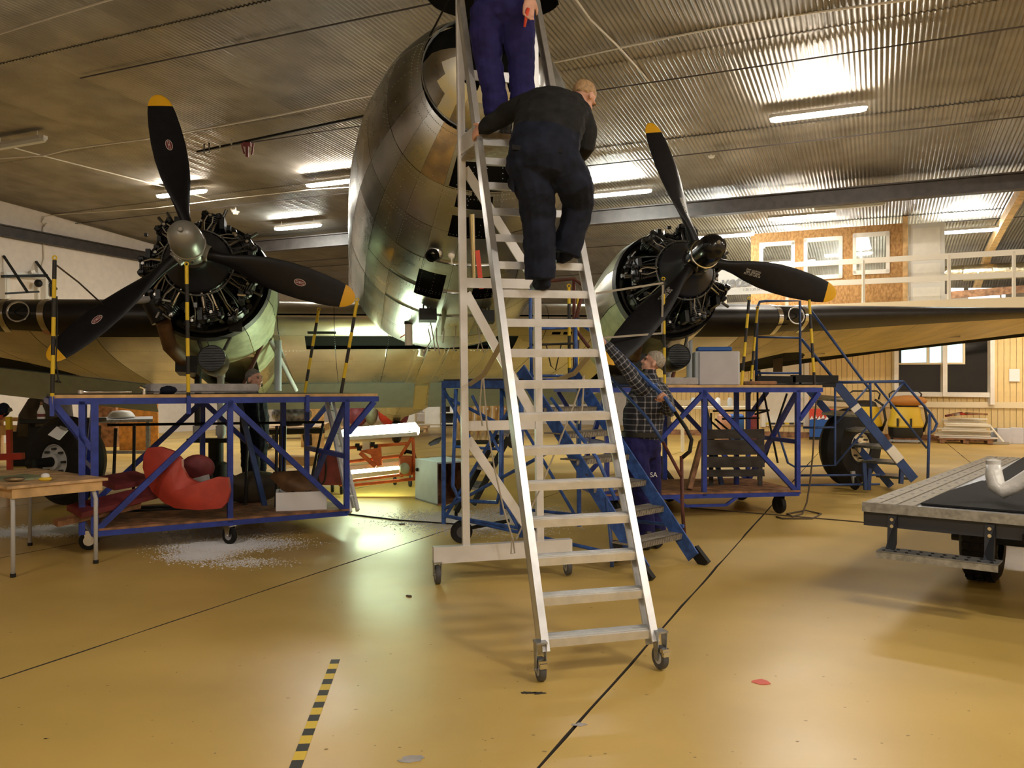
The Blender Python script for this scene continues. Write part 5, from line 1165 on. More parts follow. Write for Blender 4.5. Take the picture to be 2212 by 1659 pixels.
# ================================================================ work table left
T0, T1 = FL(28, 1247), FL(207, 1217); tx = (T1-T0).normalized(); ty = Vc((-tx.y, tx.x, 0))
tb = thing('work_table', 'wooden table with grey tube legs at the left edge', 'table', T0)
def tp_(a, b, z): return T0+tx*a+ty*b+Vc((0, 0, z))
Lx = (T1-T0).length
MB().prism([tp_(-.06, -.05, .70), tp_(Lx+.08, -.05, .70), tp_(Lx+.08, 1.35, .70), tp_(-.06, 1.35, .70)], (0, 0, .022)).build('tabletop', 'wood', tb)
MB().prism([tp_(-.02, -.03, .62), tp_(Lx+.04, -.03, .62), tp_(Lx+.04, -.01, .62), tp_(-.02, -.01, .62)], (0, 0, .08)).build('apron', 'wood_raw', tb)
for a_ in (-.02, Lx+.02): MB().prism([tp_(a_, -.02, .62), tp_(a_+.02, -.02, .62), tp_(a_+.02, 1.3, .62), tp_(a_, 1.3, .62)], (0, 0, .08)).build('apron', 'wood_raw', tb)
for (a_, b_) in ((0, 0), (Lx, 0), (0, 1.28), (Lx, 1.28)):
    MB().tube([tp_(a_, b_, .0), tp_(a_, b_, .55), tp_(a_-.02 if a_ else a_+.0, b_+.01, .64), tp_(a_-.06 if a_ else a_+.02, b_+.03, .69)], .017, 10).build('leg', 'cyl_grey', tb, smooth='full'); MB().lathe([(.021, 0), (.021, .03)], tp_(a_, b_, 0), (0, 0, 1), 10).build('rubber_foot', 'rubber', tb)
o = thing('sponge', 'yellow sponge with white lump on the left table', 'sponge', tp_(.32, .12, .722)); c = tp_(.30, .14, .722)
MB().ball(c+Vc((0, 0, .015)), (.055, .04, .02), 10, 6).build('pad', 'yellow_plastic', o, smooth='full'); MB().ball(c+Vc((0, 0, .04)), (.035, .03, .025), 10, 6).build('lump', 'foam', o, smooth='full')
o = MB().prism([tp_(.1, .3, .722), tp_(.42, .35, .722), tp_(.40, .75, .722), tp_(.05, .7, .722)], (0, 0, .012)).build('green_cloth', 'primer', ); tag(o, 'flat dark green cloth on the left table', 'cloth')
c = tp_(.12, .28, .745); o = MB().ball(c, (.09, .05, .02), 12, 6).build('foil_wrapper', 'brass_patch', smooth='full'); tag(o, 'crumpled golden foil wrapper on the left table', 'wrapper')
# ================================================================ flat trailer right
Q0 = Vc((2.42, 5.72, 0)); tv = Vc((.625, .78, 0)); tu = Vc((.78, -.625, 0))
tr = thing('flat_trailer', 'flat galvanised trailer with black rubber deck at the right edge', 'trailer', Q0)
def qp(u, v, z): return Q0+tu*u+tv*v+Vc((0, 0, z))
W_, Ln = 2.1, 4.85; ZT = .70
MB().prism([qp(0, 0, ZT-.055), qp(W_, 0, ZT-.055), qp(W_, Ln, ZT-.055), qp(0, Ln, ZT-.055)], (0, 0, .05)).build('deck', 'galv', tr)
for (v0, v1, n_) in ((.02, Ln, 3),):
    for k in range(n_): MB().prism([qp(.01+.11*k, v0, ZT-.004), qp(.105+.11*k, v0, ZT-.004), qp(.105+.11*k, v1, ZT-.004), qp(.01+.11*k, v1, ZT-.004)], (0, 0, .008)).build('grip_strip', 'tread_plate', tr)
m = MB()
for k in range(3):
    for q in range(34):
        if (k+q) % 2: m.box(qp(.055+.11*k, .12+q*.14, ZT+.003), (.032, .02, .004), rz=math.radians(50))
m.build('grip_holes', 'rubber_grey', tr)['kind'] = 'stuff'
MB().prism([qp(.34, .13, ZT), qp(W_, .13, ZT), qp(W_, 1.92, ZT), qp(.42, 1.92, ZT), qp(.35, 1.0, ZT)], (0, 0, .012)).build('rubber_mat', 'mat_black', tr)
MB().prism([qp(.44, 1.921, ZT), qp(W_, 1.92, ZT), qp(W_, Ln-.05, ZT), qp(.36, Ln-.05, ZT)], (0, 0, .012)).build('rubber_mat', 'mat_black', tr)
MB().prism([qp(0, -.012, ZT-.06), qp(W_, -.012, ZT-.06), qp(W_, 0, ZT-.06), qp(0, 0, ZT-.06)], (0, 0, .065)).build('front_edge', 'galv', tr)
for u0, u1, v0, v1 in ((.0, W_, .03, .08), (.03, .08, .08, Ln), (W_-.08, W_-.03, .08, Ln), (.03, W_, Ln-.08, Ln-.03)): MB().prism([qp(u0, v0, ZT-.16), qp(u1, v0, ZT-.16), qp(u1, v1, ZT-.16), qp(u0, v1, ZT-.16)], (0, 0, .10)).build('chassis_beam', 'frame_navy', tr)
for u0 in (.16, .74):
    MB().prism([qp(u0, .02, ZT-.07), qp(u0+.06, .02, ZT-.07), qp(u0+.06, .0, .44), qp(u0+.06, -.10, .36), qp(u0, -.10, .36), qp(u0, .0, .44)], tv*.012).build('step_bracket', 'frame_navy', tr)
    for z in (ZT-.10, ZT-.145): MB().lathe([(.0, .02), (.012, .02), (.014, 0)], qp(u0+.03, .018, z), -tv, 8).build('bolt', 'chrome', tr)
m = MB(); m.prism([qp(.13, -.16, .40), qp(.84, -.16, .40), qp(.84, .02, .40), qp(.13, .02, .40)], (0, 0, .008)); m.prism([qp(.13, -.16, .36), qp(.84, -.16, .36), qp(.84, -.15, .36), qp(.13, -.15, .36)], (0, 0, .045)); m.build('step', 'galv', tr)
for k in range(10):
    for q in range(2): MB().box(qp(.17+.07*k, -.115+.08*q, .409), (.018, .035, .003), rz=math.radians(-20)).build('step_slot', 'iron', tr)
for (wu, wv_) in ((.52, 1.35), (1.75, 1.35)):
    c = qp(wu, wv_, .31); MB().lathe([(.16, -.12), (.27, -.12), (.31, -.09), (.315, .0), (.31, .09), (.27, .12), (.16, .12)], c, tu, 32).build('tyre', 'rubber', tr, smooth=40)
    for k in range(32):
        a = 2*PI*k/32; e = tv*math.cos(a)+Vc((0, 0, math.sin(a)))
        for s_ in (-1, 0, 1): MB().bar(c+e*.317+tu*(s_*.068-.025), c+e*.317+tu*(s_*.068+.025), .034, .012, up=e).build('tread_block', 'rubber', tr)
    MB().lathe([(.0, -.05), (.16, -.08), (.165, .08), (.0, .05)], c, tu, 20).build('rim', 'cyl_grey', tr, smooth=True)
MB().tube([qp(.3, 1.35, .31), qp(1.9, 1.35, .31)], .03, 8).build('axle', 'frame_navy', tr)
MB().prism([qp(1.12, -.02, ZT-.15), qp(2.0, -.02, ZT-.15), qp(2.0, -.02, ZT-.11), qp(1.12, -.02, ZT-.11)], tv*.03).build('marker_strip', 'teal', tr)
MB().box(qp(1.03, .0, ZT-.135), (.16, .05, .06), rz=math.radians(-39), bev=.01).build('marker_lamp', 'rubber', tr)
MB().tube([qp(1.0, .1, ZT-.16), qp(2.1, .5, ZT-.35)], .012, 6).build('brace_rod', 'iron', tr)
o = thing('wrapped_pipe', 'bent white pipe wrapped in film lying on the black trailer deck', 'pipe', qp(1.0, .9, ZT))
a = P(2149, 1010, 5.75); b = P(2150, 1045, 5.72); c = P(2170, 1060, 5.66); 
MB().tube([P(2146, 1003, 5.74), P(2147, 1025, 5.73), P(2152, 1048, 5.70), P(2168, 1060, 5.66), P(2190, 1050, 5.62), P(2230, 1024, 5.55), P(2300, 980, 5.45)], [.045, .055, .058, .056, .05, .048, .048], 14).build('pipe_run', 'wrap_white', o, smooth='full')
MB().lathe([(.045, 0), (.05, .03), (.0, .045)], P(2146, 1004, 5.74), (0, 0, 1), 14).build('pipe_end', 'wrap_white', o, smooth=True)
# ================================================================ people
import numpy as np
class Body:
    def __init__(s): s.mb = MB(); s.seg = []
    def limb(s, pts, rad, m, side=None, n=14, flat=False):
        pts = [Vc(p) for p in pts]; k = len(pts); rad = [r if isinstance(r, tuple) else (r, r) for r in rad]
        rings = []; px = None
        def ring(c, t, f, i):
            nonlocal px
            if side is not None: px = Vc(side)
            elif px is None: px = t.cross(Vc((0, 0, 1)) if abs(t.z) < .9 else Vc((1, 0, 0)))
            px = (px-t*px.dot(t)).normalized(); py = t.cross(px); a, b = rad[i]
            return [c+px*(a*f*math.cos(2*PI*j/n))+py*(b*f*math.sin(2*PI*j/n)) for j in range(n)]
        for i, p in enumerate(pts):
            t = (pts[min(i+1, k-1)]-pts[max(i-1, 0)]).normalized(); r = min(rad[i])
            if i == 0: rings += [ring(p-t*r*.8, t, .35, i), ring(p-t*r*.5, t, .8, i)]
            rings.append(ring(p, t, 1, i))
            if i == k-1 and not flat: rings += [ring(p+t*r*.5, t, .8, i), ring(p+t*r*.8, t, .35, i)]
        s.mb.loft(rings)
        for a, b, ra, rb_ in zip(pts, pts[1:], rad, rad[1:]): s.seg.append((a, b, sum(ra)/2, sum(rb_)/2, m))
        return s
    def ball(s, c, r, M, m):
        s.mb.ball((0, 0, 0), r, 16, 12, M=Mx.Translation(Vc(c)) @ M); c = Vc(c)
        s.seg.append((c, c+Vc((0, 0, .001)), sum(r)/3, sum(r)/3, m))
    def hand(s, w, d, side, curl=.5, m='skin', sc_=1.0, thumb=1):
        w = Vc(w); d = Vc(d).normalized(); side = Vc(side); side = (side-d*side.dot(d)).normalized(); nrm = d.cross(side)
        s.limb([w, w+d*.03*sc_, w+d*.085*sc_], [(.026*sc_, .020*sc_), (.036*sc_, .018*sc_), (.040*sc_, .015*sc_)], m, side)
        for k, (o, L_) in enumerate(((-.030, .066), (-.010, .076), (.010, .072), (.029, .056))):
            p = w+d*.088*sc_+side*o*sc_; q = d.copy(); pts = [p-d*.02*sc_]
            for j in range(3):
                q = (Mx.Rotation(curl*(.55+.25*j), 3, side) @ q).normalized(); p = p+q*(L_*(.45, .32, .23)[j])*sc_; pts.append(p)
            s.limb(pts, [.0095*sc_, .0095*sc_, .0088*sc_, .0078*sc_], m, n=8)
        p = w+d*.03*sc_-side*.03*thumb*sc_; e = (d*.7-side*thumb*.6+nrm*.25).normalized()
        s.limb([p, p+e*.035*sc_, p+(e+d*.4).normalized()*.065*sc_], [.0125*sc_, .011*sc_, .009*sc_], m, n=8)
    def head(s, c, fwd, up, sc_=1.0):
        f = Vc(fwd).normalized(); u = Vc(up); u = (u-f*u.dot(f)).normalized(); r = f.cross(u)
        M = Mx((( *r, 0), (*f, 0), (*u, 0), (0, 0, 0, 1))).transposed(); s.HM = (Vc(c), M, sc_)
        def L_(x, y, z): return Vc(c) + (M @ Vc((x*sc_, y*sc_, z*sc_)))
        q = lambda *a: tuple(k*sc_ for k in a)
        s.ball(L_(0, -.012, .035), q(.073, .092, .082), M, 'skin'); s.ball(L_(0, .028, -.035), q(.056, .060, .075), M, 'skin'); s.ball(L_(0, .052, -.085), q(.030, .028, .026), M, 'skin')
        s.limb([L_(0, .085, .015), L_(0, .100, -.018)], [.010*sc_, .016*sc_], 'skin', n=8); s.ball(L_(0, .085, -.022), q(.022, .014, .010), M, 'skin')
        for x in (-1, 1): s.ball(L_(x*.076, -.010, -.008), q(.010, .020, .032), M, 'skin'); s.ball(L_(x*.032, .066, -.022), q(.022, .02, .02), M, 'skin'); s.ball(L_(x*.030, .074, .034), q(.026, .012, .008), M, 'skin')
        s.ball(L_(0, .080, -.058), q(.026, .012, .012), M, 'skin')
    def finish(s, name, label, base, voxel=.0075, hair=None, extra=None):
        root = thing(name, label, 'person', base)
        o = s.mb.build('body', 'skin', None, origin=(0, 0, 0))
        md = o.modifiers.new('r', 'REMESH'); md.mode = 'VOXEL'; md.voxel_size = voxel
        sm = o.modifiers.new('s', 'SMOOTH'); sm.iterations = 4; sm.factor = .5
        dg = bpy.context.evaluated_depsgraph_get(); me = bpy.data.meshes.new_from_object(o.evaluated_get(dg))
        bpy.data.objects.remove(o)
        from mathutils import noise as _nz
        n = len(me.polygons); cen = np.zeros(n*3); me.polygons.foreach_get('center', cen); cen = cen.reshape(-1, 3)
        best = np.full(n, 1e9); which = np.zeros(n, int)
        for i, (a, b, ra, rb_, m) in enumerate(s.seg):
            a_ = np.array(a); d = np.array(b)-a_; L2 = d@d; t = np.clip(((cen-a_)@d)/L2, 0, 1)
            ds = np.linalg.norm(cen-a_-t[:, None]*d, axis=1)-(ra+(rb_-ra)*t); w = ds < best; best[w] = ds[w]; which[w] = i
        names = []; 
        for sg in s.seg:
            if sg[4] not in names: names.append(sg[4])
        me.materials.clear()
        for k in names: me.materials.append(MATS[k])
        mi = np.array([names.index(sg[4]) for sg in s.seg])[which]; me.polygons.foreach_set('material_index', mi.astype(np.int32)); me.polygons.foreach_set('use_smooth', np.ones(n, bool))
        cl_i = {names.index(k) for k in names if k not in ('skin', 'leather')}
        nv = len(me.vertices); isc = np.zeros(nv, bool)
        for p_, q_ in zip(me.polygons, mi):
            if q_ in cl_i: isc[list(p_.vertices)] = True
        nor = np.zeros(nv*3); me.vertex_normals.foreach_get('vector', nor); nor = nor.reshape(-1, 3); cv = np.zeros(nv*3); me.vertices.foreach_get('co', cv); cv = cv.reshape(-1, 3)
        for i in np.nonzero(isc)[0]:
            p = cv[i]; h = _nz.noise(Vc((p[0]*7, p[1]*7, p[2]*15+p[0]*6)))*.009+_nz.noise(Vc((p[0]*16+5, p[1]*16, p[2]*30-p[0]*14)))*.0045
            cv[i] = p+nor[i]*h
        me.vertices.foreach_set('co', cv.ravel()); me.update()
        if 'plaid' in names:
            uvl = me.uv_layers.new(name='uv'); nl = len(me.loops); lv = np.zeros(nl, np.int32); me.loops.foreach_get('vertex_index', lv)
            co = np.zeros(len(me.vertices)*3); me.vertices.foreach_get('co', co); co = co.reshape(-1, 3)[lv]
            lt = np.zeros(n, np.int32); me.polygons.foreach_get('loop_total', lt); lw = np.repeat(which, lt); out = np.zeros((nl, 2))
            for i, (a, b, ra, rb_, m) in enumerate(s.seg):
                if m != 'plaid': continue
                k = lw == i
                if not k.any(): continue
                a_ = np.array(a); d = np.array(b)-a_; d /= np.linalg.norm(d); ref = np.array((1., .3, 0)) if abs(d[0]) < .8 else np.array((0, 0, 1.))
                x = np.cross(d, ref); x /= np.linalg.norm(x); y = np.cross(d, x); q = co[k]-a_
                if s.flatuv and i in s.flatuv:
                    out[k, 0] = (co[k][:, 0]*.9+co[k][:, 1]*.45)/.052; out[k, 1] = co[k][:, 2]/.052
                else:
                    out[k, 0] = np.arctan2(q@y, q@x)*.085/.052+50; out[k, 1] = (q@d)/.052+50
            uvl.data.foreach_set('uv', out.astype(np.float32).ravel())
        me.transform(Mx.Translation(-Vc(base))); me.name = 'body'
        ob = bpy.data.objects.new('body', me); COL.objects.link(ob); ob.parent = root; WM[ob.name] = WM[root.name]
        if hair:
            c, M, sc_ = s.HM; hm = MB(); Mh = Mx.Translation(c) @ M
            n1, n2 = 26, 14; vs = []; fs = []
            rh = random.Random(3)
            for i in range(n2+1):
                for j in range(n1):
                    th = PI*.5-i/n2*(PI*.5+.95); a = 2*PI*j/n1
                    fr_ = max(0, math.sin(a)); lim = -.30+.78*fr_**.7-.5*max(0, -math.sin(a))**.6          # hairline rises at the brow
                    th2 = max(th, lim) if True else th
                    k = 1.045+rh.uniform(-.014, .02)*(1 if th > lim+.05 else 0) - (.06 if th <= lim else 0)
                    vs.append((.073*k*math.cos(a)*math.cos(th2)*sc_, (-.012+.092*k*math.sin(a)*math.cos(th2))*sc_, (.035+.085*k*math.sin(th2))*sc_))
            for i in range(n2):
                for j in range(n1): fs.append((i*n1+j, i*n1+(j+1) % n1, (i+1)*n1+(j+1) % n1, (i+1)*n1+j))
            hm.add(vs, fs, 0, Mh); hm.build('hair', hair, root, smooth='full')
            for x in (-1, 1):
                MB().ball((0, 0, 0), (.011*sc_, .008*sc_, .007*sc_), 8, 6, M=Mh @ Mx.Translation((x*.030*sc_, .079*sc_, .014*sc_))).build('eye', 'leather', root, smooth='full')
                MB().box((x*.031*sc_, .084*sc_, .034*sc_), (.034*sc_, .010*sc_, .007*sc_), M=Mh).build('eyebrow', hair, root)
            MB().box((0, .090*sc_, -.058*sc_), (.036*sc_, .006*sc_, .005*sc_), M=Mh).build('mouth', 'red_dark', root)
        return root
    flatuv = None
def shoe(b, heel, toe, m='leather', up=.045):
    heel = Vc(heel); toe = Vc(toe); d = (toe-heel).normalized(); sd = d.cross(Vc((0, 0, 1))).normalized()
    b.limb([heel+Vc((0, 0, up)), heel.lerp(toe, .5)+Vc((0, 0, up*.95)), toe-d*.03+Vc((0, 0, up*.75))], [(.045, .05), (.05, .045), (.046, .032)], m, sd)
    b.limb([heel+Vc((0, 0, up+.03)), heel+Vc((0, 0, up+.09))], [.05, .052], m)
# --- man in dark work clothes bending on the ladder, back to the camera
b = Body(); NV, BK = 'cloth_navy', 'cloth_black'
def foot_on(k, px): c = ML @ rail_at(.20+.19*k); d = c.y; return Vc(((px-1106)/F*d, d, .20+.19*k+.012))
fl = foot_on(10, 1168); frt = foot_on(11, 1216); up_l = (ML.to_3x3() @ Vc((0, 1, 0)))
shoe(b, fl-up_l*.09, fl+up_l*.14); shoe(b, frt-up_l*.09, frt+up_l*.14)
b.limb([P(1135, 352, 5.08), P(1158, 420, 5.1), P(1163, 475, 5.16), P(1166, 540, 5.17), P(1167, 603, 5.19)], [(.135, .13), (.122, .122), (.108, .11), (.102, .10), (.108, .10)], NV, flat=True)
b.limb([P(1212, 352, 5.08), P(1242, 400, 5.12), P(1250, 442, 5.24), P(1238, 490, 5.26), P(1220, 548, 5.28)], [(.135, .13), (.118, .12), (.10, .105), (.093, .095), (.10, .095)], NV, flat=True)
b.limb([P(1172, 350, 5.06), P(1176, 320, 5.07), P(1182, 295, 5.11)], [(.215, .155), (.222, .16), (.215, .15)], NV, Vc((1, .15, 0)))
b.limb([P(1182, 292, 5.11), P(1188, 265, 5.20), P(1192, 240, 5.33), P(1196, 222, 5.45)], [(.215, .15), (.225, .15), (.24, .14), (.20, .11)], BK, Vc((1, .15, 0)))
b.limb([P(1150, 232, 5.42), P(1240, 228, 5.42)], [.085, .09], BK)
b.limb([P(1140, 228, 5.42), P(1100, 243, 5.52), P(1078, 256, 5.58), P(1052, 272, 5.62), P(1046, 276, 5.63)], [.085, .072, .066, .056, .052], BK)
b.limb([P(1248, 240, 5.42), P(1266, 285, 5.36), P(1264, 315, 5.35), P(1244, 338, 5.45), P(1228, 335, 5.6)], [.088, .078, .070, .062, .054], BK)
b.limb([P(1228, 235, 5.44), P(1248, 220, 5.48)], [.055, .055], 'skin')
b.limb([P(1216, 238, 5.42), P(1232, 230, 5.45)], [.075, .068], BK)
b.head(P(1260, 212, 5.5), Vc((.45, .60, -.62)), Vc((.35, .35, .8)), .98)
hand_w = P(1046, 276, 5.63); b.hand(hand_w, P(1028, 286, 5.68)-hand_w, Vc((0, -.4, -1)), .85, sc_=1.05)
b.hand(P(1228, 335, 5.6), Vc((-.6, .8, .1)), Vc((0, 0, 1)), .4)
r_ = b.finish('person', 'man in black jacket and dark trousers bending on the tall ladder', P(1180, 632, 5.3), hair='hair_fair')
MB().prism([P(1095, 388, 5.10), P(1108, 378, 5.02), P(1108, 415, 5.03), P(1098, 405, 5.12)], (.01, .0, .0)).build('pocket_flap', NV, r_)
for (px, py, dd) in ((1120, 314, 4.94), (1200, 318, 4.93)):
    MB().prism([P(px-14, py-2, dd), P(px+14, py+2, dd), P(px+13, py+12, dd+.0), P(px-13, py+8, dd)], (0, .02, 0)).build('pocket_flap', BK, r_)
# --- man at the top, in blue work trousers
b = Body(); BL = 'cloth_blue'; zf = .20+.19*16+.012
def top_pt(px, py, d): return P(px, py, d)
lf = P(1078, 270, 5.92); lf.z = zf; rf = P(1128, 268, 5.95); rf.z = zf
shoe(b, lf-up_l*.08+Vc((.03, 0, 0)), lf+up_l*.16+Vc((.05, 0, 0))); shoe(b, rf-up_l*.08, rf+up_l*.16)
b.limb([P(1055, 25, 5.85), P(1049, 75, 5.86), P(1056, 135, 5.9), P(1066, 190, 5.9), P(1074, 250, 5.9)], [(.118, .13), (.103, .118), (.092, .10), (.088, .092), (.09, .092)], BL, flat=True)
b.limb([P(1115, 25, 5.85), P(1121, 75, 5.86), P(1126, 130, 5.9), P(1128, 190, 5.92), P(1130, 250, 5.93)], [(.118, .13), (.098, .118), (.088, .10), (.085, .092), (.088, .092)], BL, flat=True)
b.limb([P(1085, 22, 5.85), P(1085, -5, 5.85), P(1086, -40, 5.87)], [(.195, .145), (.20, .15), (.19, .14)], BL, Vc((1, 0, 0)))
b.limb([P(1086, -42, 5.87), P(1088, -110, 5.95), P(1090, -165, 6.0), P(1090, -190, 6.02)], [(.19, .14), (.205, .14), (.20, .13), (.10, .09)], BK, Vc((1, 0, 0)))
b.limb([P(1140, -165, 6.0), P(1166, -95, 5.86), P(1152, -30, 5.68), P(1147, -12, 5.66)], [.075, .06, .048, .040], BK)
b.limb([P(1042, -165, 6.0), P(1020, -95, 6.05), P(1060, -50, 6.25)], [.075, .06, .045], BK)
b.limb([P(1090, -190, 6.02), P(1090, -215, 6.04)], [.055, .055], 'skin'); b.head(P(1090, -250, 6.06), Vc((.1, .9, -.3)), Vc((0, .2, 1)))
hw_ = P(1147, -10, 5.66); b.hand(hw_, Vc((-.18, 0, -1)), Vc((-.9, -.4, 0)), .45, sc_=1.18); b.hand(P(1060, -50, 6.25), Vc((.4, .8, -.1)), Vc((0, 0, 1)), .4)
r_ = b.finish('person', 'man in blue work trousers standing on the ladder platform, head out of view', P(1095, 290, 5.9), hair='hair_dark')
o = MB().tube([P(1133, 58, 5.64), P(1137, 35, 5.63), P(1141, 18, 5.63)], [.008, .012, .012], 8).build('screwdriver', 'red_tag', smooth='full'); tag(o, 'tool with red grip held in the right hand of the upper man', 'screwdriver')
# --- man in checked shirt
b = Body(); PL = 'plaid'; D0 = 7.72
shoe(b, FL(1385, 1188)+Vc((.06, 0, 0)), FL(1385, 1188)+Vc((-.20, .05, 0))); shoe(b, FL(1412, 1180)+Vc((.05, .1, 0)), FL(1412, 1180)+Vc((-.21, .14, 0)))
b.limb([P(1372, 960, D0-.08), P(1378, 1010, D0-.08), P(1386, 1065, D0-.08), P(1392, 1120, D0-.06), P(1394, 1165, D0-.05)], [(.125, .12), (.115, .112), (.102, .10), (.095, .095), (.10, .095)], BL, flat=True)
b.limb([P(1402, 960, D0+.08), P(1404, 1010, D0+.08), P(1406, 1065, D0+.08), P(1414, 1120, D0+.1), P(1418, 1165, D0+.1)], [(.118, .115), (.108, .108), (.10, .10), (.095, .095), (.10, .095)], BL, flat=True)
b.limb([P(1386, 968, D0), P(1386, 948, D0), P(1386, 938, D0)], [(.17, .17), (.175, .18), (.165, .18)], BL, Vc((1, 0, 0)))
n0 = len(b.seg)
b.limb([P(1388, 934, D0), P(1390, 900, D0), P(1396, 865, D0), P(1402, 835, D0), P(1406, 820, D0)], [(.182, .185), (.195, .195), (.18, .20), (.15, .19), (.08, .10)], PL, Vc((1, 0, 0)))
b.flatuv = set(range(n0, len(b.seg)))
b.limb([P(1388, 838, D0-.16), P(1365, 812, D0-.22), P(1345, 785, D0-.25), P(1325, 762, D0-.25), P(1312, 746, D0-.25)], [.082, .068, .062, .052, .045], PL)
b.limb([P(1424, 842, D0+.02), P(1440, 868, D0-.12), P(1446, 888, D0-.22), P(1442, 876, D0-.30), P(1440, 866, D0-.36)], [.085, .07, .062, .052, .046], PL)
b.limb([P(1406, 822, D0), P(1404, 800, D0)], [.058, .056], 'skin')
b.head(P(1410, 785, D0), Vc((-.93, .15, .32)), Vc((.34, 0, 1)))
hw_ = P(1312, 746, D0-.25); b.hand(hw_, P(1296, 728, D0-.25)-hw_, Vc((.3, 1, 0)), .35, sc_=1.05)
hw_ = P(1441, 866, D0-.36); b.hand(hw_, P(1430, 856, D0-.40)-hw_, Vc((.2, -.5, .8)), .9, sc_=1.05)
r_ = b.finish('person', 'grey-haired man in checked shirt reaching up beside the blue steps', FL(1395, 1185), hair='hair_grey')
c = P(1386, 938, D0); MB().loft([[c+Vc((.188*math.cos(a), .198*math.sin(a), z)) for a in [2*PI*k/28 for k in range(28)]] for z in (-.02, .025)], caps=False).build('belt', 'leather', r_, smooth=True)
text('SA', .06, 'trouser_print', 'paper', Mx.Translation(P(1412, 1026, D0-.19)) @ Mx.Rotation(math.radians(8), 4, 'Z') @ Mx.Rotation(PI/2, 4, 'X'), r_, depth=.002)
c = P(1444, 872, D0-.33); MB().tube(arc(c, .05, 0, 2*PI, 16, Vc((.6, .3, -.6)).normalized(), Vc((.4, -.9, .1)).normalized()), .008, 6, caps=False).build('watch', 'chrome', r_, smooth='full')
# --- man behind the left trestle
b = Body(); D1 = 9.78
shoe(b, FL(545, 1108)+Vc((-.05, 0, 0)), FL(545, 1108)+Vc((.20, -.02, 0))); shoe(b, FL(560, 1106)+Vc((-.05, .1, 0)), FL(560, 1106)+Vc((.20, .1, 0)))
for (dx, dy) in ((-7, -.05), (9, .08)):
    b.limb([P(548+dx, 968, D1+dy), P(548+dx, 1020, D1+dy), P(546+dx, 1062, D1+dy), P(545+dx, 1090, D1+dy)], [(.115, .115), (.098, .10), (.09, .09), (.092, .09)], NV)
b.limb([P(550, 965, D1), P(550, 940, D1), P(550, 900, D1), P(548, 865, D1), P(547, 852, D1)], [(.16, .18), (.165, .19), (.165, .20), (.14, .19), (.07, .09)], NV, Vc((1, 0, 0)))
for s_ in (-1, 1): b.limb([P(546, 868, D1+s_*.2), P(548, 905, D1+s_*.25), P(562, 935, D1+s_*.22)], [.08, .062, .046], NV)
for s_ in (-1, 1): b.hand(P(562, 935, D1+s_*.22), Vc((.7, 0, -.6)), Vc((0, 1, 0)), .4)
b.limb([P(546, 855, D1), P(546, 838, D1)], [.056, .055], 'skin'); b.head(P(549, 820, D1), Vc((.93, -.35, .05)), Vc((0, 0, 1)), 1.04)
b.finish('person', 'man in dark overalls standing behind the left trestle, looking right', FL(550, 1106), hair='hair_dark')
# ================================================================ lamp cart under the fuselage
lc = thing('lamp_cart', 'orange lamp cart with bright greenish work lamps under the fuselage', 'cart', FL(830, 1060))
DL = 11.3
def lq(px, py, dd=0): return P(px, py, DL+dd)
m = MB(); rings = []
for (x, y, s_) in ((735, 938, .6), (748, 936, 1), (895, 924, 1), (905, 931, .6)):
    c = lq(x, y); rings.append([c+Vc((0, -.11*s_, -.03)), c+Vc((0, .11*s_, -.03)), c+Vc((0, .08*s_, .07*s_)), c+Vc((0, -.08*s_, .07*s_))])
m.loft(rings); m.build('upper_lamp', 'work_on', lc)
MB().bar(lq(738, 947), lq(903, 936), .24, .05).build('lamp_tray', 'white_paint', lc)
MB().bar(lq(735, 1012, .1), lq(870, 1000, .1), .16, .06).build('lower_tray', 'white_paint', lc)
MB().tube([lq(748, 1020, .05), lq(862, 1009, .05)], .032, 10).build('lower_lamp', 'work_tube', lc)
for a, b in (((745, 968), (880, 958)), ((750, 998), (862, 985)), ((890, 945), (865, 985)), ((892, 945), (896, 1030)), ((762, 1038), (895, 1022)), ((766, 1048), (900, 1034)), ((745, 962), (700, 1000)), ((735, 960), (735, 1050)), ((865, 985), (868, 1030))): MB().tube([lq(*a), lq(*b)], .022, 8).build('frame_tube', 'orange_paint', lc)
MB().prism([lq(776, 974, -.08), lq(822, 966, -.08), lq(825, 1005, -.08), lq(812, 1008, -.08), lq(800, 982, -.08), lq(812, 1008, -.08)][:5], (0, .06, 0)).build('bracket', 'orange_paint', lc)
MB().bar(lq(778, 978, -.1), lq(812, 1008, -.1), .06, .05).build('bracket_arm', 'orange_paint', lc)
MB().box(lq(877, 1006), (.17, .22, .26), bev=.02).build('ballast_box', 'orange_paint', lc)
MB().ball(lq(874, 1012, -.15), (.07, .05, .08), 10, 8).build('cable_bundle', 'primer_greenlit', lc, smooth='full')
MB().box(lq(718, 1010), (.36, .3, .45), bev=.02).build('cabinet', 'red_dark', lc)
m = MB(); m.tube([lq(697, 1010, -.1)+Vc((.10*math.cos(a)*(.6), -.03*a*.1, .22*math.sin(a))) for a in [k*.4 for k in range(50)]], .012, 6); m.build('cable_coil', 'cable_black', lc, smooth='full')
for (x, y) in ((853, 1048), (886, 1052), (718, 1064), (738, 1068)):
    p = FL(x, y); MB().lathe([(.0, -.02), (.055, -.02), (.065, 0), (.055, .02), (.0, .02)], p+Vc((0, 0, .065)), (.9, .3, 0), 14).build('wheel', 'rubber', lc, smooth=True)
    MB().bar(p+Vc((0, 0, .065)), p+Vc((0, 0, .18)), .03).build('wheel_post', 'iron', lc)
MB().tube([lq(872, 978, .1), lq(878, 975, .1), lq(893, 978, .1), lq(898, 1000, .1), lq(896, 1030, .1)], .028, 8).build('hose', 'rubber', lc, smooth='full')
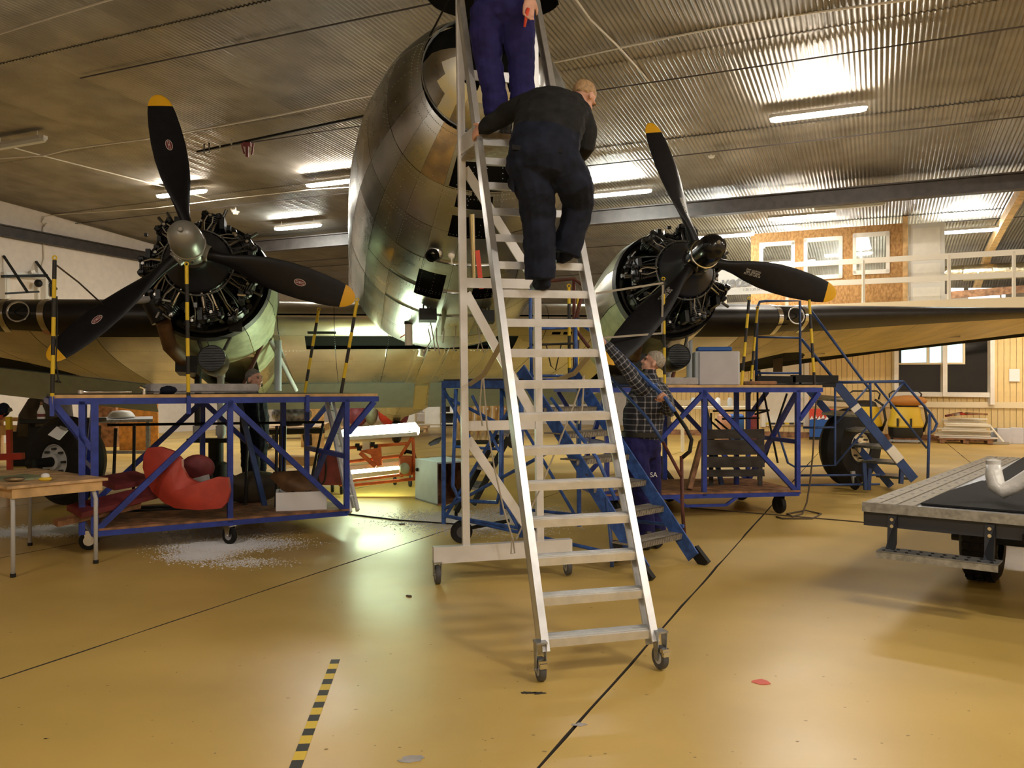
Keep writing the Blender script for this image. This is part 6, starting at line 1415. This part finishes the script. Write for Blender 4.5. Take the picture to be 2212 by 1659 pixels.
for (x, y) in ((772, 958), (776, 965), (812, 960), (805, 955)): MB().box(lq(x, y+4, -.05), (.05, .06, .05)).build('clamp', 'iron', lc)
MB().box(lq(792, 962), (.10, .1, .12)).build('ballast_block', 'cream_trim', lc)
# grey cabinet on the floor
gc = thing('cabinet_box', 'grey chipboard cabinet lying open side right on the floor', 'cabinet', FL(945, 1090))
A_ = FL(897, 1078); B_ = FL(944, 1092); C_ = FL(1012, 1084); H = Vc((0, 0, .52))
bk = C_-B_
MB().prism([A_, B_, B_+H, A_+H], bk*.03).build('side_panel', 'grey_box', gc)
MB().prism([A_+H, B_+H, B_+H+bk, A_+H+bk], (0, 0, .02)).build('top_panel', 'grey_box', gc)
MB().prism([A_, B_, B_+bk, A_+bk], (0, 0, .02)).build('bottom_panel', 'plank', gc)
MB().prism([A_+bk*.03, A_+bk, A_+bk+H, A_+bk*.03+H], (B_-A_)*.05).build('back_panel', 'plank', gc)
MB().prism([A_+bk, B_+bk, B_+H+bk, A_+H+bk], bk*.03).build('side_panel', 'plank', gc)
MB().ball(A_.lerp(B_, .1)+Vc((0, -.02, .40)), .025, 8, 6).build('knob', 'iron', gc, smooth='full')
# leaning aluminium ladder
al = thing('leaning_ladder', 'small aluminium ladder leaning on the right end of left trestle', 'ladder', FL(760, 1108))
for (a, b) in (((705, 862, 9.6), (757, 1107, 8.9)), ((718, 868, 9.6), (773, 1103, 8.95)), ((705, 870, 9.7), (765, 1096, 9.2))): MB().bar(P(*a), P(*b), .03, .05).build('stile', 'alu_white', al)
for k in range(8): t = .1+.11*k; MB().tube([P(705, 862, 9.6).lerp(P(757, 1107, 8.9), t), P(718, 868, 9.6).lerp(P(773, 1103, 8.95), t)], .012, 6).build('rung', 'alu', al)
# flatbed cart with wrapped load
ct = thing('flatbed_cart', 'wooden flatbed cart with spare tyre behind the left trestle', 'cart', FL(650, 975))
MB().prism([P(560, 925, 16.5), P(690, 922, 16), P(712, 912, 18), P(600, 912, 18.3)], (0, 0, -.14)).build('bed', 'wood', ct)
for (px, py) in ((673, 965), (575, 972)):
    p = FL(px, py); MB().lathe([(.14, -.09), (.27, -.09), (.29, 0), (.27, .09), (.14, .09)], p+Vc((0, 0, .29)), (.95, -.3, 0), 24).build('wheel', 'rubber', ct, smooth=True); MB().lathe([(.0, .03), (.15, .07), (.15, -.05)], p+Vc((0, 0, .29)), (.95, -.3, 0), 16).build('rim', 'cyl_grey', ct, smooth=True)
    MB().bar(p+Vc((-.1, .1, .29)), p+Vc((-.1, .1, .62)), .08).build('axle_post', 'iron', ct)
MB().bar(P(560, 934, 16.3), P(700, 930, 16), .05, .1).build('side_beam', 'iron', ct)
o = MB().ball(P(630, 895, 17), (.42, .3, .24), 14, 9).build('wrapped_bundle', 'plastic_wrap', smooth='full'); tag(o, 'bundle wrapped in shiny dark film on the flatbed cart', 'bundle')
# tilted plywood boards and crate
for (q, m_, lab, nm) in ((((255, 868), (340, 866), (342, 958), (258, 960)), 'ply_orange', 'tall orange plywood sheet with pencil marks behind the left trestle', 'plywood_sheet'), (((205, 866), (250, 866), (250, 910), (205, 912)), 'plank', 'brown wooden crate beside the orange plywood sheet', 'crate'), (((590, 875), (640, 868), (642, 885), (600, 892)), 'wood_raw', 'light plywood offcut behind the wrapped bundle', 'plywood_offcut'), (((650, 868), (700, 868), (700, 905), (650, 906)), 'wood_raw', 'pale wooden board standing behind the flatbed cart', 'wooden_board')):
    dd = 20.5 if m_ != 'ply_orange' else 19.5
    pts = [P(x, y, dd) for x, y in q]; zmin = pts[2].z
    pts[2].z = pts[3].z = min(pts[2].z, .02) if nm in ('plywood_sheet', 'crate', 'wooden_board') else pts[2].z
    if nm != 'plywood_offcut': pts[2].z = pts[3].z = .0
    o = MB().prism(pts, (0, .5 if nm == 'crate' else .04, 0)).build(nm, m_); tag(o, lab, 'crate' if nm == 'crate' else 'board')
# boat like white tubs on a bench
wb2 = thing('metal_bench', 'grey steel workbench holding white tubs behind the left trestle', 'bench', FL(230, 1000))
MB().prism([P(190, 908, 14.2), P(330, 905, 14.2), P(330, 899, 15.2), P(190, 902, 15.2)], (0, 0, -.05)).build('bench_top', 'galv', wb2)
for (x, y) in ((200, 908), (320, 906)):
    p = P(x, y, 14.5); MB().bar((p.x, p.y, 0), (p.x, p.y, p.z-.04), .06).build('leg', 'galv', wb2)
p0 = P(200, 908, 14.5); p1 = P(320, 906, 14.5); MB().bar((p0.x, p0.y, .35), (p1.x, p1.y, .35), .05).build('stretcher', 'galv', wb2)
for (px, py, r, lab) in ((262, 893, .20, 'white plastic tub turned over on the steel bench, upper'),):
    o = MB().lathe([(r*1.1, 0), (r*1.15, .02), (r*.95, .08), (r*.7, .12), (.0, .13)], P(px, py+9, 14.7), (0, 0, 1), 18).build('plastic_tub', 'white_paint', smooth=True); tag(o, lab, 'tub')
# stool like drums and dark bench at left under the tarp
tb2 = thing('tarp_cover', 'brown tarp draped over a tall machine at left', 'tarp', FL(95, 985))
m = MB(); rings = []
for (y, x0, x1, dz) in ((835, 108, 128, .1), (842, 92, 140, .25), (862, 70, 148, .4), (895, 52, 152, .5), (940, 45, 155, .55)):
    c0 = P(x0, y, 16); c1 = P(x1, y, 16); cc = (c0+c1)/2; w_ = (c1.x-c0.x)/2
    rings.append([cc+Vc((w_*math.cos(a)*(1+.05*math.sin(5*a+y)), dz*math.sin(a)*(1+.06*math.sin(7*a)), 0)) for a in [2*PI*k/24 for k in range(24)]])
m.loft(rings); m.build('tarp_sheet', 'tarp', tb2, smooth='full')
MB().box(P(95, 930, 16)-Vc((0, 0, .35)), (.8, .8, .7)).build('machine_stand', 'iron', tb2)
lt = thing('long_timber', 'long pale wooden bench running along the left wall', 'bench', FL(20, 985))
MB().bar(P(-60, 906, 17.5), P(120, 905, 17.5), .3, .08).build('bench_top', 'wood', lt); MB().bar(P(-60, 930, 17.4), P(110, 928, 17.4), .2, .2).build('shelf', 'wood', lt)
for x in (0, 95): p = P(x, 906, 17.5); MB().bar((p.x, p.y, 0), (p.x, p.y, p.z-.04), .1).build('leg', 'wood', lt)
# red engine crane at the edge
cr = thing('engine_crane', 'red engine crane with yellow striped leg at the left edge', 'crane', FL(20, 1060))
DC = 11.6
MB().bar(P(20, 905, DC), P(22, 1060, DC), .06).build('mast', 'red_paint', cr); MB().bar(P(20, 928, DC-.01), P(19, 900, DC-.01), .062).build('yellow_band', 'stripe_yellow', cr)
MB().bar(P(-60, 990, DC), P(50, 985, DC), .09).build('base_arm', 'red_paint', cr); MB().bar(P(-40, 850, DC), P(8, 900, DC), .1, .14).build('boom', 'red_paint', cr)
MB().ball(P(8, 885, DC), (.08, .08, .10), 12, 8).build('motor', 'cloth_navy', cr, smooth='full'); MB().bar(P(12, 890, DC), P(24, 884, DC), .05).build('motor_shaft', 'eng_grey', cr)
for x in (-30, 22): p = P(x, 1060, DC); MB().lathe([(.0, -.02), (.05, -.02), (.05, .02), (.0, .02)], (p.x, p.y, .05), (1, 0, 0), 12).build('wheel', 'iron', cr, smooth=True); MB().bar((p.x, p.y, .05), (p.x, p.y, .4), .05).build('wheel_post', 'red_paint', cr)
# black cabinet behind the left wheel with bottle
bc = thing('tool_bench', 'black steel tool bench behind the left aircraft wheel', 'bench', FL(150, 1040))
c = P(130, 906, 11.6); MB().box((c.x, c.y+.1, c.z-.02), (.95, .6, .06), rz=.15, bev=.01).build('bench_top', 'iron', bc)
for dx in (-.4, .4): MB().bar((c.x+dx, c.y, 0), (c.x+dx, c.y, c.z-.03), .06).build('leg', 'iron', bc)
MB().box((c.x, c.y+.15, c.z-.25), (.8, .4, .3)).build('drawer', 'iron', bc)
o = thing('spray_bottle', 'white spray bottle with red label on the black tool bench', 'bottle', P(89, 908, 11.5)); p = P(89, 908, 11.5); p.z = c.z+.012
MB().lathe([(.0, 0), (.05, 0), (.05, .10), (.03, .15), (.02, .17), (.02, .19), (.0, .19)], p, (0, 0, 1), 14).build('bottle_body', 'paper', o, smooth=True); MB().lathe([(.0505, .03), (.0505, .07)], p, (0, 0, 1), 14).build('label_band', 'red_dark', o); MB().lathe([(.018, .19), (.014, .235), (.0, .235)], p, (0, 0, 1), 10).build('nozzle', 'plank', o, smooth=True)
# bags and cupboards at the far end
for (px, py, w_, h_, m_, lab) in ((772, 898, .34, .45, 'red_dark', 'dark red bag at the far end, left of the green bag'), (802, 892, .22, .5, 'primer', 'dark green bag among red bags at the far end'), (838, 892, .33, .52, 'red_paint', 'shiny red bag at the far end, right of the green bag'), (870, 895, .2, .42, 'red_dark', 'red bag at the far end beside the white cupboard')):
    p = P(px, py, 27.5); o = MB().ball((p.x, p.y, p.z), (w_, .4, h_*.8), 14, 9).build('bag', m_, smooth='full'); tag(o, lab, 'bag', 'bags at the far end')
sh = thing('long_shelf', 'low wooden shelf carrying red and green bags at the far end', 'shelf', FL(820, 940))
MB().box((P(822, 912, 27.5).x, 27.5, .17), (3.2, .8, .06)).build('shelf_board', 'wood', sh)
for x in (-1.5, 0, 1.5): MB().box((P(822, 912, 27.5).x+x, 27.5, .07), (.08, .7, .14)).build('leg', 'wood', sh)
for (x0, x1, lab) in ((868, 898, 'cream cupboard door standing left at the far end'), (918, 952, 'cream cupboard standing right at the far end')):
    t = thing('cupboard', lab, 'cupboard', FL((x0+x1)/2, 922)); a = P(x0, 920, 30.5); c = P(x1, 920, 30.5)
    MB().box(((a.x+c.x)/2, 30.6, .48), (c.x-a.x, .5, .78)).build('carcass', 'cream_trim', t); MB().box(((a.x+c.x)/2, 30.33, .48), (c.x-a.x-.04, .03, .72)).build('door', 'white_paint', t); MB().box(((a.x+c.x)/2, 30.6, .05), (c.x-a.x, .45, .09)).build('plinth', 'white_paint', t)
t = thing('open_shelf', 'white open shelf with clutter between the two cream cupboards', 'shelf', FL(908, 922)); a = P(898, 920, 30.7); c = P(918, 920, 30.7)
for z in (.1, .5, .85): MB().box(((a.x+c.x)/2, 30.8, z), (c.x-a.x, .4, .04)).build('board', 'white_paint', t)
for k in range(3): MB().box((a.x+.1+.1*k, 30.7, .62), (.08, .1, .14)).build('shelf_item', ('red_dark', 'rope', 'paper')[k], t)
t = thing('dark_shelf', 'dark open shelf with white canister at the far end', 'shelf', FL(968, 922)); a = P(952, 920, 30); c = P(985, 920, 30)
for z in (.15, .55, .92): MB().box(((a.x+c.x)/2, 30.2, z), (c.x-a.x, .4, .04)).build('board', 'rail_white', t)
MB().box(((a.x+c.x)/2, 30.4, .5), (c.x-a.x, .02, .9)).build('back', 'iron', t); MB().lathe([(.0, 0), (.08, 0), (.08, .25), (.03, .3), (.0, .3)], (c.x-.15, 30.1, .57), (0, 0, 1), 12).build('canister', 'paper', t, smooth=True)
# folding chairs on a rack
fc = thing('chair_trolley', 'trolley loaded with folded wooden chairs behind the blue steps', 'trolley', FL(1030, 965))
MB().bar(P(985, 955, 17.8), P(1115, 955, 17.8), .5, .06).build('base', 'iron', fc)
for px in (990, 1105): p = FL(px, 968); MB().lathe([(.0, -.03), (.09, -.03), (.1, 0), (.09, .03), (.0, .03)], p+Vc((0, 0, .1)), (0, 1, 0), 14).build('wheel', 'rubber', fc, smooth=True)
for k in range(6):
    x = 992+k*19; nm = 'folded_chair'
    o = thing('folding_chair', 'folded light wooden chair standing on the trolley behind the blue steps', 'chair', P(x, 950, 17.8), 'folded chairs on the trolley')
    for s_ in (0, 8): MB().bar(P(x+s_, 950, 17.8), P(x+s_+(4 if s_ else -2), 868, 17.8), .04, .05).build('leg', 'wood_raw', o); MB().bar(P(x+8-s_, 950, 17.9), P(x+s_, 880, 17.9), .04, .05).build('leg', 'wood', o)
    MB().box(P(x+4, 900, 17.85), (.09, .04, .3)).build('seat', 'wood_raw', o); MB().box(P(x+4, 875, 17.85), (.12, .04, .12)).build('backrest', 'wood_raw', o)
o = MB().prism([P(925, 960, 17), P(938, 952, 17.2), P(956, 946, 17.5), P(948, 958, 17.2), P(930, 964, 17)], (0, .15, .03)).build('cowl_scrap', 'iron'); tag(o, 'dark curved metal sheet lying on the floor beyond the lamp cart', 'sheet')
# ================================================================ things along the office wall
cx = thing('cooler_box', 'red and blue cardboard display box by the office door', 'box', PV(1775, 945, VC-.6)); p = PV(1775, 940, VC-.6)
MB().box((p.x, p.y, .30), (.62, .5, .60), rz=-A0).build('lower_part', 'blue_box', cx); MB().box((p.x, p.y, .72), (.62, .5, .30), rz=-A0).build('upper_part', 'red_tag', cx); MB().box((p.x, p.y, .04), (.64, .52, .08), rz=-A0).build('base', 'iron', cx)
m = MB()
for k in range(6): a = Vc((-.31+.1*k, -.253, .56+.03*(k % 2))); m.prism([a, a+Vc((.1, 0, .02)), a+Vc((.07, 0, .12))], (0, .004, 0), M=frame((p.x, p.y, 0), -A0))
m.build('white_splash', 'paper', cx)['kind'] = 'stuff'
for (px, lab, cl_) in ((1868, 'yellow industrial vacuum with black lid beside the blue access stairs', False), (1956, 'yellow industrial vacuum with orange cloth hung on top', True)):
    p = PV(px, 950, VC-1.2); p.z = 0; t = thing('vacuum_cleaner', lab, 'vacuum', p, 'yellow industrial vacuums')
    MB().lathe([(.38, .14), (.42, .22), (.43, .42), (.0, .42)], p, (0, 0, 1), 22).build('base_tank', 'plastic_black', t, smooth=True)
    MB().lathe([(.43, .42), (.45, .46), (.42, .60), (.38, .72), (.36, .92), (.33, .96), (.0, .97)], p, (0, 0, 1), 24).build('drum', 'yellow_plastic', t, smooth=True)
    MB().lathe([(.32, .96), (.28, 1.06), (.18, 1.12), (.0, 1.13)], p, (0, 0, 1), 20).build('motor_head', 'plastic_black', t, smooth=True)
    MB().tube([p+UV(-.35, -.1, .9), p+UV(-.40, -.1, 1.3), p+UV(-.30, -.1, 1.38), p+UV(.30, -.1, 1.38), p+UV(.38, -.1, 1.3), p+UV(.34, -.1, 1.15)], .022, 8).build('handle', 'plastic_black', t, smooth='full')
    for s_ in (-1, 1): MB().lathe([(.0, -.03), (.09, -.03), (.1, 0), (.09, .03), (.0, .03)], p+UV(s_*.33, -.1, .10), UV(1, 0), 14).build('wheel', 'rubber', t, smooth=True)
    MB().bar(p+UV(-.4, -.35, .07), p+UV(.4, -.35, .07), .06, .06).build('front_bar', 'galv', t)
    for s_ in (-.2, .12): MB().box(p+UV(s_, -.40, .55), (.05, .06, .22), rz=-A0).build('latch', 'plastic_black', t)
    MB().tube([p+UV(.42, 0, .3), p+UV(.52, -.05, .6), p+UV(.45, -.05, 1.0), p+UV(.25, -.05, 1.15)], .035, 8).build('hose', 'plastic_black', t, smooth='full')
    if cl_: o = MB().ball(p+Vc((0, -.1, 1.12)), (.50, .40, .15), 16, 8).build('orange_cloth', 'orange_cloth', smooth='full'); tag(o, 'orange brown cloth hung over the right yellow vacuum', 'cloth')
pl = thing('pallet', 'wooden pallet under white timber by the office wall', 'pallet', PV(2085, 955, VC-.8)); M_ = frame((lambda q: (q.x, q.y, 0))(PV(2083, 950, VC-.75)), -A0)
for x in (-.55, 0, .55): MB().box((x, 0, .06), (.12, .9, .09), M=M_).build('bearer', 'plank', pl)
for k in range(5): MB().box((0, -.4+.2*k, .125), (1.3, .13, .03), M=M_).build('deck_board', 'plank', pl)
rw = random.Random(8)
for k in range(12):
    z = .16+.045*k; a = rw.uniform(-.10, .10) if k > 4 else rw.uniform(-.03, .03)
    o = MB().box((rw.uniform(-.08, .08), -.25+rw.uniform(0, .4), z), (1.35-.04*k, .12, .035), M=M_ @ Mx.Rotation(a, 4, 'Z') @ Mx.Rotation(rw.uniform(-.03, .03) if k > 5 else 0, 4, 'Y')).build('white_board', 'rail_white'); tag(o, 'white painted board in the pile on the pallet by the office wall', 'board', 'white boards on the pallet')
for k in range(5):
    o = MB().bar(M_ @ Vc((-.45+.12*k, -.2, .72+.02*k)), M_ @ Vc((-.05+.15*k, .1+.05*k, .80-.01*k)), .07, .05).build('scrap_stick', ('red_dark', 'plank', 'rope', 'red_paint', 'plank')[k]); tag(o, 'short painted wood scrap on top of the white board pile', 'scrap', 'wood scraps on the board pile')
for (px, w_, h_, lab) in ((2168, .34, .40, 'grey blue box nearest the board pile by the wall'), (2196, .28, .42, 'pale grey box at the right edge by the wall')):
    p = PV(px, 945, VC-.4); t = thing('storage_box', lab, 'box', (p.x, p.y, 0)); MB().box((p.x, p.y, h_/2), (w_, .4, h_), rz=-A0, bev=.01).build('box_body', 'grey_panel', t); MB().box((p.x+.1, p.y-.2, h_/2), (.05, .04, h_), rz=-A0).build('strap', 'frame_navy', t)
o = MB().bar(PV(2140, 938, VC-.25), PV(2240, 940, VC-.25), .1, .35).build('blue_panel', 'grey_box'); tag(o, 'long grey blue panel lying along the office wall', 'panel')
sw = thing('floor_squeegee', 'squeegee with white stick leaning by the board pile', 'squeegee', PV(2160, 955, VC-1)); a = PV(2137, 918, VC-.6); c = PV(2168, 948, VC-1.0); c.z = .06
MB().tube([a, c], .025, 8).build('stick', 'rail_white', sw); MB().bar(c+UV(-.35, -.05, -.02), c+UV(.12, .02, -.02), .07, .06).build('blade', 'rope', sw)
# things seen between trestle and office wall
t = thing('side_bench', 'pale bench with small jars behind the right trestle', 'bench', FL(1560, 960)); p = P(1545, 880, 19); 
MB().box((p.x, p.y, p.z), (1.7, .6, .05)).build('bench_top', 'rail_white', t)
for dx in (-.75, .75): MB().bar((p.x+dx, p.y, 0), (p.x+dx, p.y, p.z-.02), .07).build('leg', 'rail_white', t)
for k in range(4): o = MB().lathe([(.0, 0), (.06, 0), (.06, .16), (.03, .2), (.0, .2)], (p.x-.5+.28*k, p.y, p.z+.026), (0, 0, 1), 12).build('jar', ('cyl_grey', 'plastic_black', 'paper', 'cyl_grey')[k], smooth=True); tag(o, 'small jar on the pale bench behind the right trestle', 'jar', 'jars on the pale bench')
for (px, m_, w_, lab) in ((1590, 'blue_box', .32, 'blue box standing behind the right trestle'), (1628, 'red_dark', .18, 'red can standing behind the right trestle'), (1565, 'skin', .30, 'pink bundle lying behind the right trestle')):
    p = FL(px, 970); o = MB().box((p.x, p.y, .42), (w_, w_, .84), bev=.04).build('container', m_); tag(o, lab, 'container')
# ================================================================ cords on the floor
def cord(pts, r, m_, lab, nm='extension_cable'): o = MB().tube([FL(x, y)+Vc((0, 0, r)) for x, y in pts], r, 6).build(nm, m_, smooth='full'); return tag(o, lab, 'cable')
cord(((752, 1112), (800, 1118), (860, 1125), (930, 1130), (985, 1134)), .009, 'cable_black', 'black cord running on the floor from the left trestle to the steps')
cord(((1490, 1098), (1600, 1107), (1720, 1117), (1850, 1128), (1900, 1133)), .007, 'cord_brown', 'thin dark cord lying across the floor before the right trestle')
o = MB().tube([P(1766, 840, 9.9), P(1760, 900, 9.9), P(1756, 980, 9.85), P(1750, 1040, 9.8), P(1743, 1085, 9.75), FL(1733, 1112)+Vc((0, 0, .01)), FL(1712, 1118)+Vc((0, 0, .01)), FL(1700, 1112)+Vc((0, 0, .01)), FL(1740, 1106)+Vc((0, 0, .02)), FL(1774, 1112)+Vc((0, 0, .01)), FL(1755, 1122)+Vc((0, 0, .01)), FL(1690, 1122)+Vc((0, 0, .01)), FL(1677, 1118)+Vc((0, 0, .01))], .010, 6).build('power_cord', 'cord_brown', smooth='full'); tag(o, 'brown power cord hanging from the right trestle and coiled on the floor', 'cord')
